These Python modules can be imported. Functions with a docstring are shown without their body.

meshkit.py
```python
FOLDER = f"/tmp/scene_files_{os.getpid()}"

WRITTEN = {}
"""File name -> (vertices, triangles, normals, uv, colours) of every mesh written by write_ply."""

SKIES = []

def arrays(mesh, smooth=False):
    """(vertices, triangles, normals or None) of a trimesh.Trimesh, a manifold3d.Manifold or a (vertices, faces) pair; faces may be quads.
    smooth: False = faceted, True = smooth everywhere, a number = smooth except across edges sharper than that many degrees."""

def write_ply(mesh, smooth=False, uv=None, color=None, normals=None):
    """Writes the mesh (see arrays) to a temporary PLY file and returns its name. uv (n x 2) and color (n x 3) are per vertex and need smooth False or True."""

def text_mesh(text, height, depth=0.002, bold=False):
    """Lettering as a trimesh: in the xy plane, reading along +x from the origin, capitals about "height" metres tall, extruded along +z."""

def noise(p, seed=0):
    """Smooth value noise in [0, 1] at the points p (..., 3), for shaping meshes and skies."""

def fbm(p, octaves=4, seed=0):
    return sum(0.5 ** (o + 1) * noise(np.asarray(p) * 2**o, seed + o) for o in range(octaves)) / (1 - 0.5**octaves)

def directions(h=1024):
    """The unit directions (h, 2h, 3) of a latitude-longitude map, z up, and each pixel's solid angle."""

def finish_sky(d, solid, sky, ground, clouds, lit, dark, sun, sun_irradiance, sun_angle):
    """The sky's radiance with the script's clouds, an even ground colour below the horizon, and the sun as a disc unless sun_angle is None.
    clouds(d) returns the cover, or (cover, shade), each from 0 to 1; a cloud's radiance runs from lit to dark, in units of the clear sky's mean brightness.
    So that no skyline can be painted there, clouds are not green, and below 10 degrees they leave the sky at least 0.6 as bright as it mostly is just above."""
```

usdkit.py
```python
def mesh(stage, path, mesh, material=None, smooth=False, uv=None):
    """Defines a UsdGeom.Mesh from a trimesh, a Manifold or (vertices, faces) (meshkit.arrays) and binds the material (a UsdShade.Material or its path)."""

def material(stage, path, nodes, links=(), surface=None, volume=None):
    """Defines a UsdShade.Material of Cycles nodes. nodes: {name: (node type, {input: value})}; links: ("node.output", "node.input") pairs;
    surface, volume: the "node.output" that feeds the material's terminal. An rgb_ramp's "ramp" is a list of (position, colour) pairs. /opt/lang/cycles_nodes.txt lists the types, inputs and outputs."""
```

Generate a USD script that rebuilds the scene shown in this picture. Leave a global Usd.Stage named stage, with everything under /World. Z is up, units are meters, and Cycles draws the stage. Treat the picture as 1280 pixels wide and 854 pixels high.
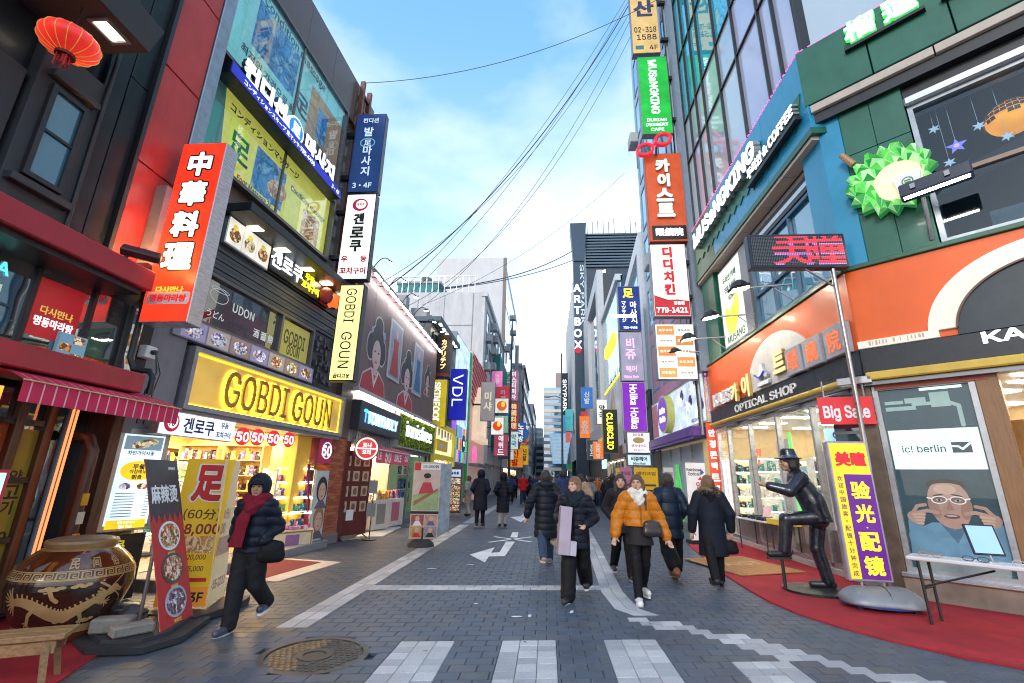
import math, random, glob
import numpy as np, trimesh, manifold3d, shapely, usdkit, meshkit
from shapely import affinity
from shapely.geometry import Polygon, Point, LineString, box as sbox
from shapely.ops import unary_union
from PIL import Image, ImageDraw, ImageFont
from pxr import Usd, UsdGeom, UsdLux, UsdShade, Gf, Sdf, Vt

RNG = random.Random(7)
stage = Usd.Stage.CreateInMemory()
UsdGeom.SetStageUpAxis(stage, "Z"); UsdGeom.SetStageMetersPerUnit(stage, 1.0)
UsdGeom.Xform.Define(stage, "/World"); UsdGeom.Scope.Define(stage, "/World/Looks")

# ---------------------------------------------------------------- camera, sky, sun, exposure
EXPOSURE = 1.3
SKY_STRENGTH = 0.145
VEIL = .78                                                  # share of bright thin veil over the clear sky
SUN_EL, SUN_AZ = math.radians(24), math.radians(205)      # direction towards the sun (azimuth from +y to +x)
SUN_INTENSITY, SUN_ANGLE = 0.16, 14.0
LAMP = 0.8                                                  # scale of everything that gives off light

def set_camera():
    pitch, yaw, roll = [math.radians(a) for a in (16.30, -4.44, 1.23)]
    cp, sp, cy, sy = math.cos(pitch), math.sin(pitch), math.cos(yaw), math.sin(yaw)
    f = np.array([sy*cp, cy*cp, sp]); r = np.array([cy, -sy, 0]); u = np.cross(r, f)
    r2 = math.cos(roll)*r + math.sin(roll)*u; u2 = -math.sin(roll)*r + math.cos(roll)*u
    cam = UsdGeom.Camera.Define(stage, "/World/camera")
    m = Gf.Matrix4d(*[float(x) for x in (*r2, 0, *u2, 0, *(-f), 0, 0, 0, 1.55, 1)])
    cam.AddTransformOp().Set(m)
    cam.CreateHorizontalApertureAttr(36.0); cam.CreateVerticalApertureAttr(36.0*683/1024)
    cam.CreateFocalLengthAttr(36*583.27/1280); cam.CreateExposureAttr(EXPOSURE)
    cam.CreateClippingRangeAttr(Gf.Vec2f(0.05, 3000))
set_camera()

def set_sky():
    dome = UsdLux.DomeLight.Define(stage, "/World/sky"); dome.CreateIntensityAttr(1.0)
    m = usdkit.material(stage, "/World/Looks/sky_look", {
        "sky": ("sky_texture", {"sky_type": "single_scattering", "sun_disc": False, "sun_elevation": SUN_EL, "sun_rotation": SUN_AZ, "air_density": 1.0, "aerosol_density": 1.2, "ozone_density": 2.0}),
        "co": ("texture_coordinate", {}), "sx": ("separate_xyz", {}),
        "veil": ("rgb_ramp", {"ramp": [(0.0, (3.9, 4.0, 4.1)), (0.14, (4.0, 4.1, 4.25)), (0.30, (3.1, 3.75, 4.25)), (0.50, (1.8, 2.95, 4.1)), (0.75, (.85, 2.0, 3.6)), (1, (.5, 1.45, 3.2))]}),
        "vm": ("mix", {"mix_type": "mix", "fac": VEIL}),
        "mp": ("mapping", {"scale": (1.0, 1.0, 2.0), "location": (0.35, 0.1, 0.2)}), "nz": ("noise_texture", {"scale": 1.35, "detail": 7.0, "roughness": 0.52, "distortion": 0.15}),
        "rp": ("rgb_ramp", {"ramp": [(0.0, (0, 0, 0)), (0.44, (0, 0, 0)), (0.66, (0.8, 0.8, 0.8)), (1, (1, 1, 1))]}),
        "mix": ("mix", {"mix_type": "mix", "color2": (4.0, 4.25, 4.6)}), "bg": ("background_shader", {"strength": SKY_STRENGTH}),
    }, [("co.generated", "mp.vector"), ("mp.vector", "nz.vector"), ("nz.fac", "rp.fac"), ("co.generated", "sx.vector"), ("sx.z", "veil.fac"), ("sky.color", "vm.color1"), ("veil.color", "vm.color2"),
        ("rp.color", "mix.fac"), ("vm.color", "mix.color1"), ("mix.color", "bg.color")], surface="bg.background")
    UsdShade.MaterialBindingAPI.Apply(dome.GetPrim()).Bind(m)
    dome.GetPrim().SetCustomDataByKey("kind", "structure")
    sun = UsdLux.DistantLight.Define(stage, "/World/sun"); sun.CreateIntensityAttr(SUN_INTENSITY); sun.CreateAngleAttr(SUN_ANGLE)
    sun.CreateNormalizeAttr(True); sun.CreateColorAttr(Gf.Vec3f(1, 0.93, 0.84))
    d = np.array([math.sin(SUN_AZ)*math.cos(SUN_EL), math.cos(SUN_AZ)*math.cos(SUN_EL), math.sin(SUN_EL)])
    x = np.cross([0, 0, 1.0], d); x /= np.linalg.norm(x); y = np.cross(d, x)
    sun.AddTransformOp().Set(Gf.Matrix4d(*[float(v) for v in (*x, 0, *y, 0, *d, 0, 0, 0, 60, 1)]))
set_sky()

# ---------------------------------------------------------------- materials
MATS = {}
def srgb(h):
    """'#rrggbb' or 0-255 triple -> linear"""
    if isinstance(h, str):
        h = [int(h[i:i+2], 16) for i in (1, 3, 5)]
    c = np.array(h[:3], float)/255
    return tuple(np.where(c <= .04045, c/12.92, ((c+.055)/1.055)**2.4))

def mat(name, col=(.5, .5, .5), rough=.55, metal=0.0, var=.12, scale=6.0, bump=0.0, bscale=60.0, emit=0.0, ecol=None, evar=0.0, coat=0.0, spec=.5, dirt=0.0, sheen=0.0, trans=0.0, stretch=(1, 1, 1), distort=0.0):
    """Principled surface whose colour varies softly with position (noise), with optional fine relief, streaks and light of its own."""
    name = name.replace(".", "_")
    if name in MATS: return MATS[name]
    if isinstance(col, str): col = srgb(col)
    if isinstance(ecol, str): ecol = srgb(ecol)
    n = {"p": ("principled_bsdf", {"roughness": rough, "metallic": metal, "coat_weight": coat, "specular_ior_level": spec, "sheen_weight": sheen, "transmission_weight": trans, "base_color": col})}
    l = []
    if var > 0 or dirt > 0 or bump > 0 or evar > 0:
        n["g"] = ("geometry", {}); n["mp"] = ("mapping", {"scale": stretch}); l += [("g.position", "mp.vector")]
    if var > 0:
        n["nz"] = ("noise_texture", {"scale": scale, "detail": 5.0, "roughness": .6, "distortion": distort})
        lo = tuple(c*(1-var) for c in col); hi = tuple(min(1, c*(1+var)+.004*var) for c in col)
        n["rp"] = ("rgb_ramp", {"ramp": [(.25, lo), (.75, hi)]})
        l += [("mp.vector", "nz.vector"), ("nz.fac", "rp.fac")]
        out = "rp.color"
        if dirt > 0:
            n["dz"] = ("noise_texture", {"scale": 1.3, "detail": 8.0, "roughness": .7}); n["dm"] = ("mapping", {"scale": (1.2, 1.2, .25)})
            n["dr"] = ("rgb_ramp", {"ramp": [(.42, (0, 0, 0)), (.7, (dirt,)*3)]}); n["dx"] = ("mix", {"color2": tuple(c*.35 for c in col)})
            l += [("g.position", "dm.vector"), ("dm.vector", "dz.vector"), ("dz.fac", "dr.fac"), ("dr.color", "dx.fac"), (out, "dx.color1")]; out = "dx.color"
        l += [(out, "p.base_color")]
        n["rr"] = ("map_range", {"from_min": .3, "from_max": .7, "to_min": max(.02, rough*.82), "to_max": min(1, rough*1.15)}); l += [("nz.fac", "rr.value"), ("rr.result", "p.roughness")]
    if bump > 0:
        n["bz"] = ("noise_texture", {"scale": bscale, "detail": 4.0}); n["bp"] = ("bump", {"strength": bump, "distance": .01})
        l += [("mp.vector", "bz.vector"), ("bz.fac", "bp.height"), ("bp.normal", "p.normal")]
    if emit > 0:
        n["p"][1]["emission_color"] = ecol or col; n["p"][1]["emission_strength"] = emit*LAMP
        if evar > 0:
            n["ez"] = ("noise_texture", {"scale": 2.2, "detail": 2.0}); n["er"] = ("map_range", {"from_min": .3, "from_max": .7, "to_min": emit*LAMP*(1-evar), "to_max": emit*LAMP*(1+evar*.6)})
            l += [("mp.vector", "ez.vector"), ("ez.fac", "er.value"), ("er.result", "p.emission_strength")]
    MATS[name] = usdkit.material(stage, f"/World/Looks/{name}", n, l, surface="p.BSDF")
    return MATS[name]

def blotch(name, cols, scale=14.0, rough=.4, emit=0.0, cells=True, stretch=(1, 1, 1), coat=0.0):
    """Printed or massed pattern of several colours (food pictures, goods on shelves): cells or clouds of the given colours."""
    if name in MATS: return MATS[name]
    cols = [srgb(c) if isinstance(c, str) else c for c in cols]
    n = {"g": ("geometry", {}), "mp": ("mapping", {"scale": stretch}), "p": ("principled_bsdf", {"roughness": rough, "coat_weight": coat})}
    if cells:
        n["v"] = ("voronoi_texture", {"scale": scale}); n["wn"] = ("noise_texture", {"scale": scale*1.7, "detail": 3.0}); n["wm"] = ("vector_math", {"math_type": "multiply_add", "vector2": (.06, .06, .06)})
        n["s"] = ("separate_color", {}); l = [("g.position", "mp.vector"), ("mp.vector", "wn.vector"), ("wn.color", "wm.vector1"), ("mp.vector", "wm.vector3"), ("wm.vector", "v.vector"), ("v.color", "s.color"), ("s.r", "rp.fac")]
    else:
        n["v"] = ("noise_texture", {"scale": scale, "detail": 6.0, "roughness": .65, "distortion": .6}); n["s"] = ("map_range", {"from_min": .3, "from_max": .7}); l = [("g.position", "mp.vector"), ("mp.vector", "v.vector"), ("v.fac", "s.value"), ("s.result", "rp.fac")]
    k = len(cols)
    n["rp"] = ("rgb_ramp", {"ramp": [((i+.5)/k, c) for i, c in enumerate(cols)], "interpolate": not cells})
    l += [("rp.color", "p.base_color")]
    if emit > 0: n["p"][1]["emission_strength"] = emit*LAMP; l += [("rp.color", "p.emission_color")]
    MATS[name] = usdkit.material(stage, f"/World/Looks/{name}", n, l, surface="p.BSDF")
    return MATS[name]

def pane(name, tint=(.9, .95, .95), gloss=.02, fac=None):
    """Window glass: see-through, with a fresnel mirror reflection; fac adds an even share of reflection (coated glass)."""
    if name in MATS: return MATS[name]
    n = {"t": ("transparent_bsdf", {"color": tint}), "gl": ("glossy_bsdf", {"roughness": gloss, "color": (.95, .97, 1)}), "f": ("layer_weight", {"blend": .5}), "m": ("mix_closure", {}),
         "pw": ("math", {"math_type": "power", "value2": 4.5}), "a": ("math", {"math_type": "multiply_add", "value2": .9, "value3": .04 + (fac or 0), "use_clamp": True})}
    l = [("t.BSDF", "m.closure1"), ("gl.BSDF", "m.closure2"), ("f.facing", "pw.value1"), ("pw.value", "a.value1"), ("a.value", "m.fac")]
    MATS[name] = usdkit.material(stage, f"/World/Looks/{name}", n, l, surface="m.closure")
    return MATS[name]

def mirrorglass(name, col, refl=.35, rough=.03, var=.2):
    """Opaque curtain-wall or dark shop glass: a dark body under a strong, slightly wavy reflection."""
    if name in MATS: return MATS[name]
    if isinstance(col, str): col = srgb(col)
    n = {"p": ("principled_bsdf", {"roughness": .3, "base_color": col, "specular_ior_level": 0.0}), "gl": ("glossy_bsdf", {"roughness": rough, "color": (.85, .93, 1)}), "f": ("fresnel", {"IOR": 1.6}), "a": ("math", {"math_type": "add", "value2": refl, "use_clamp": True}), "m": ("mix_closure", {}),
         "g": ("geometry", {}), "nz": ("noise_texture", {"scale": .9, "detail": 2.0}), "bp": ("bump", {"strength": .06, "distance": .2})}
    l = [("p.BSDF", "m.closure1"), ("gl.BSDF", "m.closure2"), ("f.fac", "a.value1"), ("a.value", "m.fac"), ("g.position", "nz.vector"), ("nz.fac", "bp.height"), ("bp.normal", "gl.normal")]
    MATS[name] = usdkit.material(stage, f"/World/Looks/{name}", n, l, surface="m.closure")
    return MATS[name]

# ---------------------------------------------------------------- frames and mesh building
class Fr:
    """A local frame on a wall or sign: u along the reading direction, v up, n out of the face."""
    def __init__(s, o, u=(1, 0, 0), v=(0, 0, 1)):
        s.o = np.array(o, float); s.u = np.array(u, float)/np.linalg.norm(u); s.v = np.array(v, float)/np.linalg.norm(v); s.n = np.cross(s.u, s.v)
    def P(s, p): p = np.asarray(p, float).reshape(-1, 3); return s.o + p[:, :1]*s.u + p[:, 1:2]*s.v + p[:, 2:3]*s.n
    def at(s, u, v, n=0): return Fr(s.P((u, v, n))[0], s.u, s.v)
    def turn(s, deg):
        """same plane, text reading rotated clockwise by deg"""
        a = math.radians(deg); return Fr(s.o, math.cos(a)*s.u - math.sin(a)*s.v, math.sin(a)*s.u + math.cos(a)*s.v)
    def swing(s, deg):
        """turned about its vertical"""
        a = math.radians(deg); return Fr(s.o, math.cos(a)*s.u + math.sin(a)*s.n, s.v)
W = Fr((0, 0, 0), (1, 0, 0), (0, 1, 0))
def FL(y, z, x=-5.0): return Fr((x, y, z), (0, 1, 0))
def FRt(y, z, x=5.2): return Fr((x, y, z), (0, -1, 0))
def FC(x, z, y): return Fr((x, y, z), (1, 0, 0))

BOXF = np.array([[0, 2, 1], [0, 3, 2], [4, 5, 6], [4, 6, 7], [0, 1, 5], [0, 5, 4], [1, 2, 6], [1, 6, 5], [2, 3, 7], [2, 7, 6], [3, 0, 4], [3, 4, 7]])
FONTS = {}
def font(kind, px=88):
    if (kind, px) not in FONTS:
        pat = {"cjk": "Noto Sans CJK Regular.woff2", "inter": "Inter.woff2", "mono": "DejaVuSansMono.woff2"}[kind]
        FONTS[kind, px] = ImageFont.truetype(glob.glob(f"/opt/blender-*/*/datafiles/fonts/{pat}")[0], px)
    return FONTS[kind, px]
GLYPHS = {}
def glyphs(text, kind="cjk", stroke=0):
    """The outline of a text as a shapely geometry: capitals (or full-width signs) are 1 high, the left end at 0, the base line at 0."""
    key = (text, kind, stroke)
    if key in GLYPHS: return GLYPHS[key]
    f = font(kind); x0, y0, x1, y1 = f.getbbox(text, anchor="ls", stroke_width=stroke)
    im = Image.new("L", (x1-x0+8, y1-y0+8)); ImageDraw.Draw(im).text((4-x0, 4-y0), text, 255, font=f, anchor="ls", stroke_width=stroke)
    on = np.pad(np.asarray(im) > 127, ((0, 0), (1, 1))).astype(np.int8); d = np.diff(on, axis=1)
    rows, a = np.nonzero(d == 1); b = np.nonzero(d == -1)[1]
    g = unary_union(shapely.box(a, -rows-1, b, -rows)).buffer(.55).buffer(-.55).simplify(.75)
    s = 1/64.0
    GLYPHS[key] = affinity.affine_transform(g, [s, 0, 0, s, -4*s, (4-y0)*s])
    return GLYPHS[key]
def polys(g): return [p for p in getattr(g, "geoms", [g]) if p.geom_type == "Polygon" and p.area > 1e-7]

class MB:
    """Collects shapes into one mesh."""
    def __init__(s): s.v, s.f, s.k = [], [], 0
    def add(s, v, f):
        v = np.asarray(v, float); f = np.asarray(f, int)
        if f.shape[1] == 4: f = np.vstack([f[:, [0, 1, 2]], f[:, [0, 2, 3]]])
        s.v.append(v); s.f.append(f+s.k); s.k += len(v); return s
    def box(s, fr, u0, u1, v0, v1, n0, n1, bev=0.0):
        if bev:
            c = [(x, y, z) for x in (u0, u1) for y in (v0, v1) for z in (n0, n1)]; pts = []
            for x, y, z in c:
                for k in range(3):
                    p = [x + (bev if x == u0 else -bev), y + (bev if y == v0 else -bev), z + (bev if z == n0 else -bev)]; p[k] = (x, y, z)[k]; pts.append(p)
            h = trimesh.convex.convex_hull(np.array(pts)); return s.add(fr.P(h.vertices), h.faces)
        return s.add(fr.P([(u0, v0, n0), (u1, v0, n0), (u1, v1, n0), (u0, v1, n0), (u0, v0, n1), (u1, v0, n1), (u1, v1, n1), (u0, v1, n1)]), BOXF)
    def wbox(s, x0, x1, y0, y1, z0, z1, bev=0.0): return s.box(W, x0, x1, y0, y1, z0, z1, bev)
    def poly(s, fr, g, n0, n1):
        for p in polys(g):
            try: m = trimesh.creation.extrude_polygon(p, n1-n0, engine="earcut")
            except Exception: continue
            s.add(fr.P(np.array(m.vertices)+[0, 0, n0]), m.faces)
        return s
    def text(s, fr, t, u, v, h, n0=0.0, d=.004, align="c", kind="cjk", stroke=2, w=None, vertical=False, pitch=1.12, sx=1.0, off=0.0):
        """Lettering of height h; (u, v) is its middle ("c"), or left ("l") or right ("r") end, at mid height. w squeezes or stretches it to that width."""
        if vertical:
            k = len(t)
            for i, ch in enumerate(t):
                if ch != " ": s.text(fr, ch, u, v + (k-1)*h*pitch/2 - i*h*pitch, h, n0, d, "c", kind, stroke, None, False, 1, sx, off)
            return s
        g = glyphs(t, kind, stroke); x0, y0, x1, y1 = g.bounds
        hh = (y1-y0) if kind == "cjk" and any(ord(c) > 0x2000 for c in t) else 1.12
        yb = y0 if hh != 1.12 else 0.0
        k = h/(hh if hh != 1.12 else 1.1); kx = k*sx
        if w: kx = w/(x1-x0)
        ww = (x1-x0)*kx; du = {"c": u-ww/2, "l": u, "r": u-ww}[align] - x0*kx
        g = affinity.affine_transform(g, [kx, 0, 0, k, du, v-h/2-yb*k])
        if off: g = g.buffer(off, join_style=1)
        return s.poly(fr, g, n0, n0+d)
    def tube(s, pts, r, sides=8, caps=True):
        p = np.asarray(pts, float); n = len(p); t = np.gradient(p, axis=0); t /= np.linalg.norm(t, axis=1, keepdims=True)+1e-12
        ref = np.array([0, 0, 1.0]) if abs(t[:, 2]).max() < .95 else np.array([1.0, .13, 0])
        a = np.cross(t, ref); a /= np.linalg.norm(a, axis=1, keepdims=True)+1e-12; b = np.cross(t, a)
        ang = np.arange(sides)*2*np.pi/sides; r = np.broadcast_to(r, (n,))
        v = (p[:, None] + r[:, None, None]*(np.cos(ang)[None, :, None]*a[:, None] + np.sin(ang)[None, :, None]*b[:, None])).reshape(-1, 3)
        i, j = np.meshgrid(np.arange(n-1), np.arange(sides), indexing="ij"); i, j = i.ravel(), j.ravel(); k = (j+1) % sides
        f = np.stack([i*sides+j, (i+1)*sides+j, (i+1)*sides+k, i*sides+k], 1)
        s.add(v, f)
        if caps:
            for e, o in ((0, 0), (n-1, (n-1)*sides)):
                c = np.vstack([p[e], v[o:o+sides]]); jj = np.arange(sides)
                s.add(c, np.stack([np.zeros(sides, int), 1+jj, 1+(jj+1) % sides], 1)[:, ::(1 if e == 0 else -1)])
        return s
    def lathe(s, c, prof, n=32, fr=None, a0=0, a1=2*np.pi):
        prof = np.asarray(prof, float); full = abs(a1-a0-2*np.pi) < 1e-6
        ang = np.linspace(a0, a1, n, endpoint=not full); m = len(ang)
        v = np.stack([prof[:, None, 0]*np.cos(ang), prof[:, None, 0]*np.sin(ang), np.broadcast_to(prof[:, None, 1], (len(prof), m))], -1).reshape(-1, 3)
        i, j = np.meshgrid(np.arange(len(prof)-1), np.arange(m if full else m-1), indexing="ij"); i, j = i.ravel(), j.ravel(); k = (j+1) % m
        f = np.stack([i*m+j, i*m+k, (i+1)*m+k, (i+1)*m+j], 1)
        v = fr.P(v) if fr is not None else v + np.asarray(c, float)
        return s.add(v, f)
    def cyl(s, fr, u, v, r, n0, n1, sides=28):
        return s.poly(fr, Point(u, v).buffer(r, quad_segs=max(2, sides//4)), n0, n1)
    def ell(s, c, r, sub=2):
        m = trimesh.creation.icosphere(sub); return s.add(m.vertices*np.asarray(r, float)+np.asarray(c, float), m.faces)
    def mesh(s): return trimesh.Trimesh(np.vstack(s.v), np.vstack(s.f), process=False)

# ---------------------------------------------------------------- scene tree
NAMES = {}
def numbered(parent, name):
    k = NAMES.get((parent, name), -1)+1; NAMES[parent, name] = k
    return f"{parent}/{name}" if k == 0 else f"{parent}/{name}_{k:03d}"
def tags(prim, label=None, cat=None, group=None, kind=None):
    for k, v in (("label", label), ("category", cat), ("group", group), ("kind", kind)):
        if v: prim.SetCustomDataByKey(k, v)
def thing(name, label, cat, group=None, kind=None, loc=(0, 0, 0)):
    x = UsdGeom.Xform.Define(stage, numbered("/World", name))
    if any(loc): x.AddTranslateOp().Set(Gf.Vec3d(*[float(v) for v in loc]))
    tags(x.GetPrim(), label, cat, group, kind); return str(x.GetPath())
def part(parent, name, mb, m, smooth=False, label=None, kind=None):
    if isinstance(mb, MB):
        if not mb.v: return None
        mb = mb.mesh()
    p = numbered(parent, name); prim = usdkit.mesh(stage, p, mb, m, smooth=smooth).GetPrim()
    tags(prim, label, None, None, kind); return p
def single(name, mb, m, label, cat, group=None, kind=None, smooth=False):
    p = part("/World", name, mb, m, smooth); tags(stage.GetPrimAtPath(p), label, cat, group, kind); return p
def place(path, name, loc, rotz, label, cat, group=None, scale=1.0):
    """A copy of a class or thing (by internal reference) at loc, turned by rotz degrees."""
    x = UsdGeom.Xform.Define(stage, numbered("/World", name)); pr = x.GetPrim()
    pr.GetReferences().AddInternalReference(path); pr.SetInstanceable(True)
    x.ClearXformOpOrder(); x.AddTranslateOp().Set(Gf.Vec3d(*[float(v) for v in loc])); x.AddRotateZOp().Set(float(rotz)); x.AddScaleOp().Set(Gf.Vec3f(scale, scale, scale))
    tags(pr, label, cat, group); return str(x.GetPath())

# ---------------------------------------------------------------- common looks
WHITE = mat("white_paint", (.75, .75, .74), .45)
LETTER_W = mat("lit_white_letter", (.8, .82, .85), .4, var=0, emit=.5, ecol=(.95, .97, 1))
DULL_W = mat("white_letter", (.8, .8, .8), .45, var=.03)
BLACK = mat("black_paint", (.012, .012, .014), .4)
DARK = mat("dark_metal", (.03, .032, .036), .38, .4)
STEEL = mat("brushed_steel", (.55, .55, .56), .3, .9, var=.08, stretch=(1, 1, 12), scale=9)
GREY = mat("grey_metal", (.24, .25, .27), .42, .5)
ALU = mat("aluminium_frame", (.42, .43, .45), .35, .7)
def lit(name, col, emit=.55, evar=.2, rough=.35):
    """Backlit plastic sign face."""
    return mat("lit_"+name, col, rough, var=.1, scale=3, emit=emit*.8, evar=evar*1.8)
def sign(name, label, fr, w, h, d, face, casing=DARK, cat="sign", group=None, rim=.03, n0=0.0, bev=.006, both=False):
    """A box sign whose lower left front corner is at fr: casing with a rim, and the face panel inside it. Returns the thing's path and the frame of its face."""
    t = thing(name, label, cat, group)
    part(t, "casing", MB().box(fr, 0, w, 0, h, n0-d, n0, bev), casing)
    if face is not None:
        part(t, "face", MB().box(fr, rim, w-rim, rim, h-rim, n0-.004, n0+.006), face)
        if both: part(t, "face", MB().box(fr, rim, w-rim, rim, h-rim, n0-d-.006, n0-d+.004), face)
    return t, fr.at(0, 0, n0+.006)
def letters(t, fr, m, *args, name="lettering", **kw):
    """args: tuples (text, u, v, h, {options}); each run of text is a part"""
    for a in args: p = part(t, name, MB().text(fr, *a[:4], **{**kw, **(a[4] if len(a) > 4 else {})}), m)
    return p
def ellip(cx, cy, rx, ry, a=0, k=12): return affinity.translate(affinity.rotate(affinity.scale(Point(0, 0).buffer(1, quad_segs=k), rx, ry), a), cx, cy)
# ================================================================ THE GROUND
SK = .167                                                    # the courses run slightly askew to the street
def course_y(x, v): return v + SK*x
PAVE = [mat(f"paver_{i}", c, .5, var=.28, scale=3.5, bump=.2, bscale=130, dirt=.5) for i, c in enumerate([(.062, .086, .122), (.070, .092, .124), (.082, .097, .118), (.064, .090, .130), (.096, .096, .098)])]
GRAN = [mat(f"granite_{i}", c, .5, var=.3, scale=60, bump=.2, bscale=150, dirt=.3) for i, c in enumerate([(.42, .44, .47), (.34, .36, .40), (.49, .51, .54)])]
JOINT = mat("joint_sand", (.045, .062, .082), .9, var=.3, scale=20)
def line_d(p, line): return line.distance(Point(p))
BAND_L = LineString([(-2.66, 5.35), (-2.72, 12), (-2.80, 20), (-2.9, 60)])
BAND_R = LineString([(1.62, 60), (1.35, 20.5), (1.12, 12.2), (.98, 8.6), (.94, 7.4), (1.02, 6.3), (1.4, 6.08), (1.75, 5.78), (2.1, 5.5), (2.5, 5.15), (2.96, 4.72), (3.4, 4.3)])
BARS = [(-1.42, -.90, 5.34), (-.44, .09, 5.34), (.57, 1.11, 5.34), (1.66, 2.20, 4.715)]
MAN = (-2.07, 4.66, .45)
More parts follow.
